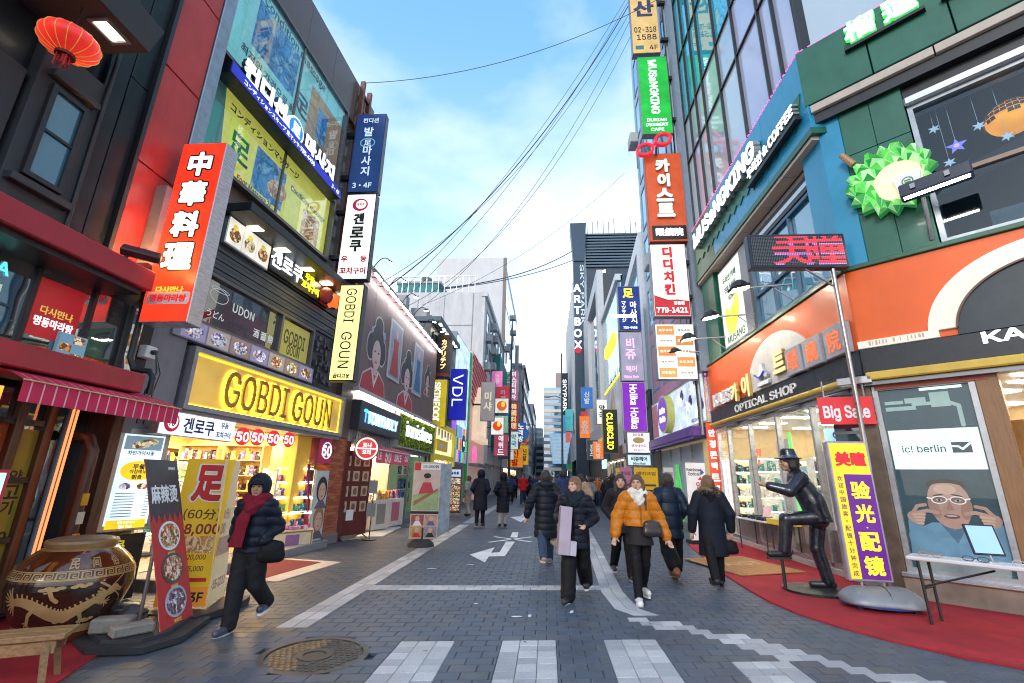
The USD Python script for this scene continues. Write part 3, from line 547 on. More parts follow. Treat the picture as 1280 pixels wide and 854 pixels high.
    for k in range(16):
        a = k*math.pi/8; part(t, "rib", MB().tube([(c[0]+(r+.004)*math.cos(a), c[1]+(r+.004)*math.sin(a), c[2]+z) for r, z in prof], .0035, 5), mat("gold_wire", (.8, .45, .08), .3, .8, emit=.15))
    part(t, "collar", MB().lathe(c, [(.04, .175), (.08, .17), (.08, .135), (.04, .135)], 20), MATS["gold_wire"]); part(t, "collar", MB().lathe(c, [(.04, -.135), (.08, -.135), (.078, -.168), (.035, -.17)], 20), mat("lantern_base", (.12, .01, .01), .4))
    mb = MB(); rg = random.Random(4)
    for k in range(26): a = rg.uniform(0, 6.28); r = rg.uniform(.01, .065); mb.tube([(c[0]+r*math.cos(a), c[1]+r*math.sin(a), c[2]-.165), (c[0]+r*1.1*math.cos(a), c[1]+r*1.1*math.sin(a), c[2]-.24-rg.uniform(0, .07))], .006, 4)
    part(t, "tassel", mb, mat("red_thread", (.5, .02, .02), .7), kind="stuff"); part(t, "hanger", MB().tube([c+[0, 0, .17], c+[0, 0, .46]], .006, 5), BLACK)
    # small lit menu at the left edge, and the tall menu light box by the door
    fr = Fr((-5.0, 4.05, .93), (.25, .97, 0))
    t, f = sign("menu_board", "small lit menu board with a red frame on the restaurant window", fr.at(-.45, 0, .1), .52, .6, .05, lit("menu_pale", (.55, .75, .85), .5), mat("menu_red", (.5, .03, .05), .4), cat="menu")
    for i in range(4):
        for k in range(4): part(t, "dish_picture", MB().poly(f, ellip(.1+k*.105, .1+i*.125, .035, .028), 0, .003), FOOD[(i+k) % 3])
    fr = Fr((-5.34, 5.56, .82), (.35, .94, 0))
    t, f = sign("menu_lightbox", "tall pale-blue lit menu box topped by a fish dish, beside the restaurant door", fr, .62, 1.24, .12, lit("menu_white", (.62, .78, .9), .75), ALU, cat="menu", rim=.07)
    part(t, "dish_picture", MB().poly(f, sbox(.09, .98, .53, 1.15), 0, .003), mat("plate_bg", (.25, .4, .5), .5, emit=.2)); part(t, "dish", MB().poly(f, ellip(.32, 1.06, .16, .05, 15), .003, .006), FOOD[2])
    part(t, "yellow_disc", MB().poly(f, ellip(.31, .72, .2, .12), 0, .003), lit("menu_yellow", (.9, .62, .02), .6)); letters(t, f, mat("menu_ink", (.05, .06, .1), .5), ("早餐", .31, .77, .07, {}), ("아침메뉴", .31, .71, .05, {}), ("朝食", .31, .645, .06, {}), n0=.003, d=.002)
    letters(t, f, MATS["menu_ink"], ("차민가이시꽃", .3, .94, .055, {}), ("Genroku Udon", .545, .8, .045, {"w": .11}), n0=.0, d=.002)
    for k in (0, 1): part(t, "bowl_picture", MB().poly(f, ellip(.2+k*.2, .53, .065, .04), 0, .003), FOOD[3 - k])
    for k in range(9): part(t, "menu_line", MB().box(f, .12, .34, .17+k*.034, .178+k*.034, 0, .002).box(f, .46, .52, .17+k*.034, .178+k*.034, 0, .002), MATS["menu_ink"])
    part(t, "yellow_footer", MB().box(f, .09, .53, .03, .13, 0, .003), MATS["lit_menu_yellow"]); letters(t, f, LETTER_W, ("튀김 오뎅 2pcs", .31, .1, .035, {}), ("Ebi Ten", .31, .055, .035, {}), n0=.003, d=.002)
    t = thing("door_board", "black board with yellow handwritten Korean letters under the lit menu box", "board")
    part(t, "board", MB().box(fr, -.1, .6, -.8, -.04, -.12, -.04), BLACK); letters(t, fr, mat("chalk_yellow", (.75, .7, .05), .6, emit=.15), ("겐로쿠", .2, -.17, .13, {}), ("우동", .3, -.36, .1, {}), n0=-.04, d=.003)
    t = thing("paper_signboard", "blue and orange chequered snack signboard standing in the strip window over the awning", "signboard")
    fr = FL(0, 0, -5.08); part(t, "board", MB().box(fr, 4.32, 4.62, 2.63, 2.93, -.04, 0), mat("pale_blue_board", (.2, .42, .55), .5, emit=.1))
    for i in range(3):
        for k in range(2):
            if (i+k) % 2: part(t, "picture", MB().box(fr, 4.34+k*.13, 4.46+k*.13, 2.65+i*.093, 2.73+i*.093, 0, .004), FOOD[0])
chinese()

# ================================================================ LEFT: THE THREE-STOREY BUILDING WITH THE YELLOW SHOP SIGN
GF = Fr((-5.36, 5.6, 0), (.065, .9979, 0))
def yellow_shop():
    brown = mat("brown_cladding", (.085, .055, .042), .38, var=.25, scale=2.2, coat=.2, stretch=(1, 1, .4)); frm = mat("window_frame", (.16, .15, .15), .35, .6)
    t = thing("shop_building", "brown-clad building with massage posters above and a yellow-lit sock shop below", "building")
    f = GF
    part(t, "wall", MB().box(f, -.12, 5.35, 2.4, 11.75, -6, -.12), brown)
    for k in range(5): part(t, "roof_panel", MB().box(f, -.1+k*1.09, .985+k*1.09, 10.5, 11.8, -.12, -.04, .006), brown)
    for u0, u1, z0, z1 in ((.1, 3.92, 6.35, 7.85), (.1, 3.92, 8.3, 10.46)):
        w = part(t, "window", frame(MB(), f, u0-.05, u1+.05, z0-.05, z1+.05, .06, -.12, .03), frm)
        part(w, "mullion", MB().box(f, (u0+u1)/2-.02, (u0+u1)/2+.02, z0, z1, -.03, .01), frm)
        for a, b in ((u0, (u0+u1)/2-.02), ((u0+u1)/2+.02, u1)): part(w, "window_pane", MB().box(f, a, b, z0, z1, -.02, -.012), COATED)
    # the lower poster
    p = thing("massage_poster", "yellow-green massage poster with blue photographs behind the lower upstairs window", "poster")
    part(p, "sheet", MB().box(f, .12, 3.9, 6.37, 7.83, -.118, -.09), mat("poster_yellow", (.74, .68, .13), .5, var=.2, emit=.30)); g = f.at(0, 0, -.09)
    ink = mat("poster_teal_ink", (.02, .1, .13), .5); pb = blotch("photo_blue", ["#1f6fae", "#3c97cf", "#15558f", "#77b7dc", "#caa98a"], 3.2, .4, .16, False); ps = blotch("photo_skin", ["#d9b48c", "#c48a5a", "#7a4a30", "#e8d3b4", "#a06a3c"], 3.6, .4, .3, False)
    part(p, "teal_corner", MB().poly(g, Polygon([(.12, 6.37), (.62, 6.37), (.42, 7.83), (.12, 7.83)]), 0, .003), mat("poster_teal", (.16, .38, .38), .5, emit=.06))
    letters(p, g, ink, ("コンディションマッサージ", 1.6, 7.6, .17, {}), ("足", .95, 7.0, .5, {}), ("Foot Massage 2F", 1.5, 6.5, .1, {}), ("Condition massage", 3.1, 7.25, .12, {}), n0=.003, d=.003)
    part(p, "photo", MB().box(g, 1.35, 2.25, 6.55, 7.4, 0, .004), pb); part(p, "photo", MB().box(g, 2.95, 3.6, 6.48, 7.1, 0, .004), ps); part(p, "photo", MB().poly(g, ellip(2.05, 6.9, .3, .2, 20), .004, .006), ps)
    p = thing("massage_poster", "turquoise and orange massage poster behind the topmost window", "poster")
    part(p, "sheet", MB().box(f, .12, 3.9, 8.32, 10.44, -.118, -.09), mat("poster_turq", (.26, .62, .64), .5, var=.2, emit=.24)); part(p, "photo", MB().box(g, .7, 2.0, 9.1, 10.2, 0, .004), pb)
    part(p, "amber_area", MB().box(g, 2.55, 3.9, 8.32, 10.0, 0, .004), mat("poster_amber", (.55, .3, .1), .5, var=.35, scale=1.5, emit=.12)); part(p, "tower_picture", MB().box(g, 2.9, 3.3, 8.9, 9.7, .004, .007), pb); part(p, "tower_picture", MB().box(g, 3.0, 3.7, 8.5, 8.8, .004, .007), mat("poster_dblue", (.02, .06, .12), .5))
    letters(p, g, ink, ("Condition massage", 1.9, 10.32, .2, {}), ("최저의 가격으로 최", 1.3, 8.85, .2, {}), ("足", 2.3, 9.2, .5, {}), ("발마사지 드리는", 3.2, 8.4, .13, {}), n0=.004, d=.003)
    # blue sign strip with standing letters
    fr = f.at(.02, 7.70, .32)
    s, q = sign("massage_sign", "long dark-blue sign strip carrying standing white Korean letters and a round blue emblem", fr, 3.6, .22, .3, lit("strip_blue", (.02, .03, .45), .35, .1), mat("navy_casing", (.01, .013, .03), .35), rim=.01)
    letters(s, q, LETTER_W, ("コンディションスキープ 足マッサージ", 1.2, .1, .105, {}), ("755-4456", 2.2, .1, .1, {}), ("3·4F", 3.35, .1, .1, {}), n0=0, d=.003)
    lt = f.at(0, 0, .18); letters(s, lt, mat("letter_side", (.05, .055, .07), .4), ("컨디션", 1.0, 8.24, .46, {}), ("마사지", 2.86, 8.24, .46, {}), stroke=6, n0=-.08, d=.078, name="letter_body"); letters(s, lt, LETTER_W, ("컨디션", 1.0, 8.24, .46, {}), ("마사지", 2.86, 8.24, .46, {}), stroke=5, n0=0, d=.01)
    part(s, "emblem", MB().cyl(lt, 1.93, 8.22, .27, -.06, .0, 40), LETTER_W); part(s, "emblem_disc", MB().cyl(lt, 1.93, 8.22, .225, .0, .008, 40), lit("emblem_blue", (.03, .22, .55), .6)); letters(s, lt, LETTER_W, ("足", 1.93, 8.22, .27, {}), stroke=4, n0=.008, d=.01)
    # eave with downlights
    e = part(t, "eave", MB().box(f, .75, 4.95, 5.62, 5.78, -.1, .55, .01), DARK)
    for u in (1.3, 2.1, 2.95, 3.7, 4.4): part(e, "downlight", MB().box(f, u-.09, u+.09, 5.605, 5.618, .12, .34), mat("downlight_glow", (.8, .72, .55), .5, var=0, emit=1.6 if u < 3 else 7, ecol=(1, .82, .55)) if u < 3 else WARM_LAMP)
    # second storey: shutter slats, lit sign band, window
    for k in range(7): part(t, "shutter_slat", MB().box(f, .75, 4.9, 4.62+k*.075, 4.685+k*.075, -.12, .0+.012*(k % 2), .004), mat("slat_grey", (.09, .1, .11), .4, .5))
    part(t, "band", MB().box(f, .75, 4.9, 5.16, 5.6, -.12, .02), BLACK)
    s = thing("photo_sign", "lit panel of three udon photographs under the dark eave", "sign"); part(s, "panel", MB().box(f, .85, 1.95, 5.12, 5.62, .02, .1, .006), STEEL)
    for k in range(3): part(s, "photo", MB().box(f, .87+k*.357, 1.215+k*.357, 5.15, 5.6, .1, .105), lit(f"udon_bg{k}", (.8, .76, .66), .55)); part(s, "bowl", MB().poly(f, ellip(1.04+k*.357, 5.34, .13, .12), .105, .108), FOOD[(k*2) % 4]); part(s, "garnish", MB().poly(f, ellip(1.02+k*.357, 5.47, .06, .05), .108, .111), mat("garnish", (.75, .6, .08), .4, emit=.3))
    s = thing("neon_sign", "black sign band with white Korean neon letters and small yellow ones", "sign"); part(s, "board", MB().box(f, 2.0, 4.15, 5.2, 5.72, .02, .08), BLACK)
    letters(s, f, mat("neon_white", (.9, .95, 1), .4, var=0, emit=1.0, ecol=(.85, .95, 1)), ("겐로쿠", 2.5, 5.47, .36, {}), n0=.09, d=.02, stroke=1); letters(s, f, mat("neon_yellow", (.9, .8, .05), .4, var=0, emit=.8, ecol=(1, .85, .02)), ("우동", 3.28, 5.55, .17, {}), ("꼬치구이", 3.34, 5.36, .17, {}), n0=.09, d=.02, stroke=1)
    for u, c in ((3.78, (.25, .02, .02)), (4.12, (.8, .1, .02))):
        l = thing("paper_lantern", "glowing orange paper lantern under the eave" if u > 4 else "dull dark-red paper lantern beside the yellow neon letters", "lantern")
        part(l, "shade", MB().lathe(f.P((u, 5.36, .22))[0], [(.05, -.17), (.1, -.15), (.135, -.08), (.14, 0), (.135, .08), (.1, .15), (.05, .17)], 22), mat(f"paper_{u}", c, .5, var=.1, emit=.9 if u > 4 else .1), True)
        for z in (-.18, .17): part(l, "cap", MB().lathe(f.P((u, 5.36+z, .22))[0], [(0, 0), (.055, 0), (.055, .02), (0, .02)], 14), BLACK)
        letters(l, Fr(f.P((u, 5.36, .365))[0], f.u), mat("lantern_ink", (.1, .01, .01), .6), ("주점", 0, 0, .08, dict(vertical=True)), n0=0, d=.003)
    gl = mirrorglass("udon_glass", (.035, .024, .016), .12, .02)
    w = part(t, "window", frame(MB(), f, .78, 3.9, 3.72, 4.6, .06, -.1, .02), frm); part(w, "mullion", MB().box(f, 2.72, 2.78, 3.78, 4.54, -.05, .02), frm)
    for a, b in ((.84, 2.72), (2.78, 3.84)): part(w, "window_pane", MB().box(f, a, b, 3.78, 4.54, -.08, -.05), gl)
    part(t, "stair_opening", MB().box(f, 3.95, 4.9, 3.4, 4.6, -.1, -.02), BLACK)
    rg = random.Random(9); mb = MB()
    for k in range(40): mb.box(f, *sorted((lambda a: (a, a+rg.uniform(.03, .12)))(rg.uniform(3.97, 4.8))), *(lambda a: (a, a+rg.uniform(.02, .15)))(rg.uniform(3.45, 4.45)), -.02, rg.uniform(0, .05))
    part(t, "meter_clutter", mb, mat("clutter", (.1, .11, .13), .4, .4), kind="stuff")
    part(t, "window_decal", MB().box(f, 2.84, 3.8, 3.8, 4.5, -.049, -.046), mat("decal_yellow", (.48, .42, .1), .5, emit=.12)); letters(t, f, mat("decal_ink", (.1, .08, .02), .5), ("GOBDI", 3.3, 4.2, .3, {"kind": "inter", "sx": .6}), ("GOUN", 3.3, 3.95, .2, {"kind": "inter", "sx": .6}), n0=-.046, d=.002)  # reflection of the yellow sign and its lettering, painted on the pane
    letters(t, f, mat("decal_white", (.7, .72, .7), .5, emit=.15), ("うどん", 1.15, 3.98, .12, {}), ("UDON", 1.75, 4.24, .16, {}), ("酒 醤 餅", 2.35, 3.98, .16, {}), n0=-.049, d=.003, stroke=1)
    part(t, "bowl_decal", MB().poly(f, ellip(1.15, 4.3, .2, .12).difference(ellip(1.15, 4.3, .19, .11)).union(ellip(1.15, 4.4, .2, .04).difference(ellip(1.15, 4.4, .19, .032))), -.049, -.046), mat("decal_white"))
    s = thing("photo_strip", "row of seven small food photographs along the udon window sill", "sign"); part(s, "rail", MB().box(f, .3, 3.9, 3.40, 3.71, -.02, .1), mat("violet_rail", (.3, .28, .36), .4))
    for k in range(7): part(s, "photo", MB().box(f, .42+k*.495, .88+k*.495, 3.42, 3.69, .1, .106), mat(f"tile_{k%3}", [(.30, .26, .42), (.42, .34, .3), (.3, .2, .16)][k % 3], .4, emit=.2)); part(s, "bowl", MB().poly(f, ellip(.65+k*.495, 3.55, .17, .105), .106, .11), FOOD[3 if k < 4 else k % 3])
    # the yellow sign
    fr = f.at(.66, 2.4, .14)
    s = thing("shop_sign", "wide yellow-glowing shop sign with tall thin dark gold letters in a grey frame", "sign"); W_, H_ = 4.64, .92
    part(s, "casing", MB().box(fr, 0, W_, 0, H_, -.5, -.06), GREY); part(s, "frame", frame(MB(), fr, 0, W_, 0, H_, .07, -.06, .05), mat("sign_frame_grey", (.3, .3, .32), .35, .4))
    part(s, "face", MB().box(fr, .07, W_-.07, .07, H_-.07, -.06, -.04), mat("sign_gold_face", (.66, .46, .14), .4, var=.2, scale=.9, emit=.2, ecol=(1, .55, .03), evar=.5))  # grey panel; the yellow LED glow is painted into its colour and emission
    glow = mat("halo_yellow", (1, .75, .1), .4, var=0, emit=1.7, ecol=(1, .60, .03))
    part(s, "rim_light", frame(MB(), fr, .075, W_-.075, .075, H_-.075, .022, -.04, -.03), glow)
    wd = MB().text(fr, "GOBDI GOUN", 2.4, .46, .62, -.03, .006, kind="inter", stroke=2, w=3.3, off=.022); part(s, "halo", wd, glow)
    wd = MB().text(fr, "GOBDI GOUN", 2.4, .46, .62, .02, .03, kind="inter", stroke=0, w=3.3); part(s, "lettering", wd, mat("dark_gold", (.40, .27, .07), .28, .9))
    # ground storey
    shopw = mat("cream_wall", (.62, .45, .2), .6, var=.1); floor = mat("shop_floor", (.35, .27, .2), .3, var=.15)
    room(t, f.at(0, 0, -.45), 1.0, 5.1, .16, 2.32, 3.2, shopw, mat("warm_ceiling", (.7, .62, .45), .7), floor, (4, 2), WARM_LAMP)
    part(t, "step", MB().box(f, .9, 5.3, -.1, .15, -4, .16, .012), mat("step_stone", (.2, .19, .19), .5, var=.25, scale=14))
    part(t, "fascia", MB().box(f, .6, 5.3, 2.33, 2.40, -.5, .14), GREY); part(t, "yellow_pillar", MB().box(f, 4.2, 4.72, .15, 2.33, -.5, -.2, .01), mat("ochre_pillar", (.72, .42, .05), .45, emit=.06))
    part(t, "grey_jamb", MB().box(f, -.1, .62, 2.0, 3.65, -.12, .06), mat("mauve_wall", (.26, .24, .27), .6, dirt=.4)); part(t, "dark_entry", MB().box(f, .0, .95, .0, 2.0, -1.3, -1.2), BLACK)
    part(t, "brown_pillar", MB().box(f, 5.36, 5.95, 2.4, 6.4, -.6, .03, .012), brown)
    bp = thing("brick_pillar", "rusty red brick-clad pillar between the sock shop and the maroon photo board", "pillar"); rg = random.Random(5)
    part(bp, "core", MB().box(f, 5.33, 5.95, .0, 2.4, -.6, -.012), mat("mortar", (.12, .07, .05), .9)); part(bp, "foot", MB().box(f, 5.3, 5.98, .0, .22, -.5, .04, .02), mat("foot_stone", (.16, .15, .15), .7, dirt=.4))
    BR = [mat(f"brick_{i}", c, .8, var=.3, scale=24) for i, c in enumerate([(.36, .095, .04), (.29, .07, .035), (.42, .13, .06)])]
    for r in range(31):
        z = .225+r*.07
        for k in range(-1, 3):
            a = max(5.335, 5.33+k*.26+(r % 2)*.13); b = min(5.945, a+.252 if a > 5.34 else 5.33+k*.26+(r % 2)*.13+.252)
            if b-a > .04: part(bp, "brick", MB().box(f, a, b, z, z+.062, -.02, rg.uniform(.0, .008)), BR[rg.randrange(3)])
        part(bp, "brick", MB().box(f, 5.322, 5.336, z, z+.062, -.35, -.002), BR[rg.randrange(3)])
    # truss pipes at the far top corner
    tr = thing("drain_truss", "rust-red ladder-like pipe frame running up the far corner of the massage building", "pipe"); rust = mat("rust_red", (.17, .05, .035), .5, var=.3)
    for u in (4.35, 4.75): part(tr, "upright", MB().box(f, u, u+.09, 5.9, 11.9, .0, .12), rust)
    for k in range(12): part(tr, "rung", MB().box(f, 4.44, 4.75, 6.2+k*.48, 6.28+k*.48, .02, .1), rust)
    # blue-white sign over the entrance
    fr = FL(5.72, 2.0, -4.98)
    s, q = sign("udon_sign", "pale blue lit sign with dark Korean brush letters and a red ring above the entrance", fr, 1.5, .32, .14, lit("udon_pale", (.72, .78, .95), .8, .1), ALU, rim=.012)
    part(s, "ring", MB().poly(q, ellip(.2, .17, .13, .125).difference(ellip(.215, .18, .09, .09)), 0, .003), mat("ring_red", (.5, .01, .05), .5, emit=.2)); letters(s, q, MATS["ring_red"], ("ん", .21, .17, .1, {}), n0=0, d=.003)
    letters(s, q, mat("navy_ink", (.02, .02, .08), .5), ("겐로쿠", .72, .16, .22, {}), ("우동", 1.25, .23, .09, {}), ("꼬치구이", 1.25, .09, .09, {}), n0=0, d=.003)
    # 50 discs
    for i, (y, z) in enumerate(((7.52, 2.12), (7.93, 2.14), (8.42, 2.16), (8.95, 2.18))):
        d = thing("sale_disc", ["leftmost", "second", "third", "rightmost"][i]+" of four round red discs reading 50 hanging in the sock shop front", "sign", "round red sale discs"); fr = Fr((-5.02, y, z), (.25, .97, 0))
        part(d, "disc", MB().cyl(fr, 0, 0, .145, -.01, 0, 36), mat("disc_red", (.8, .03, .03), .4, emit=.25)); letters(d, fr, LETTER_W, ("50", 0, 0, .16, {"kind": "inter"}), n0=0, d=.004, stroke=3)
    # contents of the shop
    g = f.at(0, 0, -.45)
    shelf_unit(Fr(g.P((3.9, .16, -2.9))[0], g.u), 1.15, 1.9, 5, .3, 3, "tall shelf packed with gold and purple goods inside the sock shop", shopw, cols=[GOODS[i] for i in (0, 1, 8, 9, 1)], size=(.04, .1))
    shelf_unit(Fr(g.P((2.2, .16, -2.9))[0], g.u), 1.6, 1.9, 6, .3, 4, "wide wall shelf of small packets inside the sock shop", shopw, cols=[GOODS[i] for i in (0, 1, 2, 3, 9)], size=(.04, .1))
    for k, (nn, lab) in enumerate(((-.5, "gold-packed shelf on the sock shop's far side wall, nearest the street"), (-1.6, "purple-packed shelf deep on the sock shop's far side wall"))): shelf_unit(Fr(g.P((4.1+.05*k, .16, nn-.9))[0], f.n), .95, 1.95, 6, .25, 60+k, lab, shopw, cols=[GOODS[i] for i in ((0, 9, 8, 1, 0), (1, 8, 1, 2, 0))[k]], size=(.04, .11))
    shelf_unit(Fr(g.P((1.2, .16, -1.4))[0], (.8, .6, 0)), .7, 1.75, 5, .25, 5, "slim white shelf near the shop entrance", WHITE, light=CEIL_LAMP)
    shelf_unit(Fr(g.P((2.1, .16, -1.1))[0], (.6, .8, 0)), .6, 1.55, 5, .25, 6, "white lit shelf of mint boxes behind the man in the scarf", WHITE, cols=[GOODS[i] for i in (2, 4, 2, 7)], light=CEIL_LAMP)
    # display cart: a tapering cream and gold stand
    dc = thing("display_stand", "cream and gold trimmed display stand with lit glass shelves before the sock shop", "display stand"); cream = mat("cream_lacquer", (.72, .6, .42), .35); gold = mat("gold_trim", (.42, .3, .06), .35, .5)
    df = Fr((-5.42, 9.42, .02), (.5, .866, 0))
    part(dc, "base", MB().box(df, 0, 1.0, .0, .42, -.62, 0, .012), cream)
    for u0, u1 in ((.03, .97),): part(dc, "base_trim", frame(MB(), df, u0, u1, .03, .39, .025, 0, .008), gold)
    part(dc, "base_label", MB().box(df, .38, .68, .12, .33, .001, .006), mat("violet_label", (.3, .14, .3), .5))
    part(dc, "base_side", frame(MB(), Fr(df.P((0, 0, 0))[0], df.n*-1), .03, .59, .03, .39, .025, 0, .008), gold)
    mb = MB(); V = [(.0, .42, -.6), (.12, 1.62, -.6), (.12, 1.62, -.22), (.0, .42, -.05)]
    part(dc, "side_panel", MB().add(df.P(V+[(a+.03, b, c) for a, b, c in V]), [[0, 1, 2, 3], [4, 7, 6, 5], [0, 4, 5, 1], [1, 5, 6, 2], [2, 6, 7, 3], [3, 7, 4, 0]]), cream)
    for k in range(5): z = .5+k*.27; s_ = .1*(z-.42)/1.2; part(dc, "panel_trim", MB().box(Fr(df.P((s_-.004, z, 0))[0], df.n*-1), .1+k*.03, .56, 0, .02, 0, .006), gold)
    part(dc, "back_panel", MB().box(df, .03, .98, .42, 1.62, -.62, -.58), mat("mint_glow", (.75, .9, .85), .4, emit=.4))
    for k in range(4):
        z = .45+k*.3; n1 = -.06-.05*k; part(dc, "shelf", MB().box(df, .12, .97, z, z+.02, -.58, n1), WHITE); part(dc, "lamp_strip", MB().box(df, .15, .95, z+.27, z+.28, n1-.04, n1-.02), SPOT if k > 1 else CEIL_LAMP)
        goods(dc, df.at(.16, z+.021, n1-.03), .78, .17, 0, .3, 70+k, [GOODS[i] for i in ((6, 7, 5), (7, 4, 7), (1, 5, 2), (3, 6, 2))[k]], (.05, .1))
    part(dc, "top_box", MB().box(df, .1, .98, 1.62, 1.86, -.6, -.25, .01), COATED); part(dc, "front_post", MB().box(df, .95, .985, .42, 1.62, -.2, -.17), cream); goods(dc, df.at(.05, .42, -.0), .9, .1, 0, .2, 88, [GOODS[6], GOODS[2], GOODS[3]], (.04, .09))
    # maroon sale box and the two posters
    fr = Fr((-5.12, 10.42, 1.78), (.15, .99, 0))
    s, q = sign("sale_box", "square maroon box sign with a 50 in a circle, at the sock shop's far corner", fr, .62, .58, .2, mat("maroon_face", (.36, .02, .09), .4, emit=.14), mat("maroon_case", (.2, .012, .05), .4), rim=.005)
    part(s, "ring", MB().poly(q, ellip(.31, .29, .19, .19).difference(ellip(.31, .29, .165, .165)), 0, .003), LETTER_W); letters(s, q, LETTER_W, ("50", .31, .29, .24, {"kind": "inter"}), n0=0, d=.004, stroke=4)
    p = thing("beauty_poster", "tall poster of a dark-haired woman's portraits under the maroon box", "poster"); fr = Fr((-5.1, 10.45, .12), (.15, .99, 0)); part(p, "sheet", MB().box(fr, 0, .55, 0, 1.5, -.03, 0), mat("poster_pale", (.5, .55, .55), .5, var=.1))
    for v, hr in ((1.05, (.02, .015, .012)), (.42, (.3, .16, .06))):
        part(p, "hair", MB().poly(fr, ellip(.26, v+.05, .19, .27), 0, .002), mat(f"print_hair{hr[0]}", hr, .5)); part(p, "face", MB().poly(fr, ellip(.27, v, .13, .19), .002, .004), mat("print_skin", (.62, .38, .28), .5)); part(p, "dress", MB().poly(fr, Polygon([(.05, v-.36), (.5, v-.36), (.36, v-.2), (.18, v-.2)]), .002, .005), mat("print_dress", (.12, .1, .13), .5))
        part(p, "lips", MB().poly(fr, ellip(.28, v-.1, .035, .014), .004, .005), mat("print_lips", (.5, .05, .06), .5)); part(p, "brow", MB().poly(fr, ellip(.22, v+.05, .03, .008).union(ellip(.33, v+.05, .03, .008)), .004, .005), mat("print_ink", (.03, .02, .02), .5))
    dr = single("cloth_drape", MB().add([(-5.22, 10.2, 1.75), (-5.2, 10.36, .4), (-5.0, 10.18, .4), (-5.2, 10.3, 1.75)], [[0, 1, 2], [0, 2, 3]]), mat("wine_cloth", (.2, .01, .06), .8), "wine-red pleated cloth hanging beside the cream display stand", "cloth")
yellow_shop()

# ---------------------------------------------------------------- the three blade signs on the far corner of that building
def blades_left():
    t, f = sign("blade_sign", "dark blue projecting sign with pale Korean letters, topmost of the three on the corner", FC(-4.97, 8.3, 9.8), .78, 2.36, .2, lit("deep_blue", (.012, .045, .17), .32, .12), mat("blue_case", (.012, .015, .05), .35), rim=.01)
    pl = mat("pale_blue_letter", (.6, .7, .8), .4, emit=.35)
    letters(t, f, pl, ("컨디션", .39, 2.15, .15, {}), ("발", .37, 1.8, .28, {}), ("마사지", .39, .92, .27, dict(vertical=True, pitch=1.15)), ("3·4F", .36, .2, .15, {}), stroke=2); part(t, "emblem", MB().poly(f, ellip(.37, 1.46, .2, .15).difference(ellip(.37, 1.46, .17, .12)), 0, .003), lit("teal_ring", (.1, .4, .5), .5)); letters(t, f, pl, ("足", .37, 1.46, .18, {}))
    for z in (.4, 1.7): part(t, "bracket", MB().wbox(-5.2, -4.96, 9.82, 9.95, 8.3+z, 8.42+z), DARK)
    t, f = sign("blade_sign", "white lit projecting sign with black Korean brush letters under a red ring", FC(-4.86, 5.86, 9.62), .74, 2.26, .2, lit("blade_white", (.78, .79, .74), .78, .16), mat("blade_case", (.02, .025, .03), .4), rim=.02)
    bk = mat("brush_black", (.012, .012, .012), .5); rd = MATS["ring_red"]
    part(t, "ring", MB().poly(f, ellip(.36, 1.96, .19, .17).difference(ellip(.38, 1.97, .13, .12)), 0, .003), rd); letters(t, f, rd, ("겐로쿠", .37, 1.97, .07, {}), ("우", .14, .52, .16, {}), ("동", .6, .52, .16, {}), ("꼬치구이", .37, .22, .17, {}), stroke=3); letters(t, f, bk, ("겐로쿠", .37, 1.22, .3, dict(vertical=True, pitch=1.2)), stroke=4)
    for z in (.5, 1.7): part(t, "bracket", MB().wbox(-5.1, -4.85, 9.64, 9.76, 5.9+z, 6.0+z), DARK)
    t, f = sign("blade_sign", "yellow lit projecting sign with thin black capitals reading downwards, lowest of three", FC(-4.62, 3.44, 9.4), .56, 2.2, .2, lit("blade_yellow", (.85, .74, .28), .78, .12), MATS["blade_case"], rim=.025)
    v = Fr(f.P((.3, 1.2, 0))[0], f.u, f.v).turn(90); letters(t, v, bk, ("GOBDI", -.5, 0, .25, {}), ("GOUN", .52, 0, .25, {}), kind="inter", stroke=0, w=.8); letters(t, f, bk, ("곱디고운", .28, .11, .1, {}), stroke=3)
blades_left()
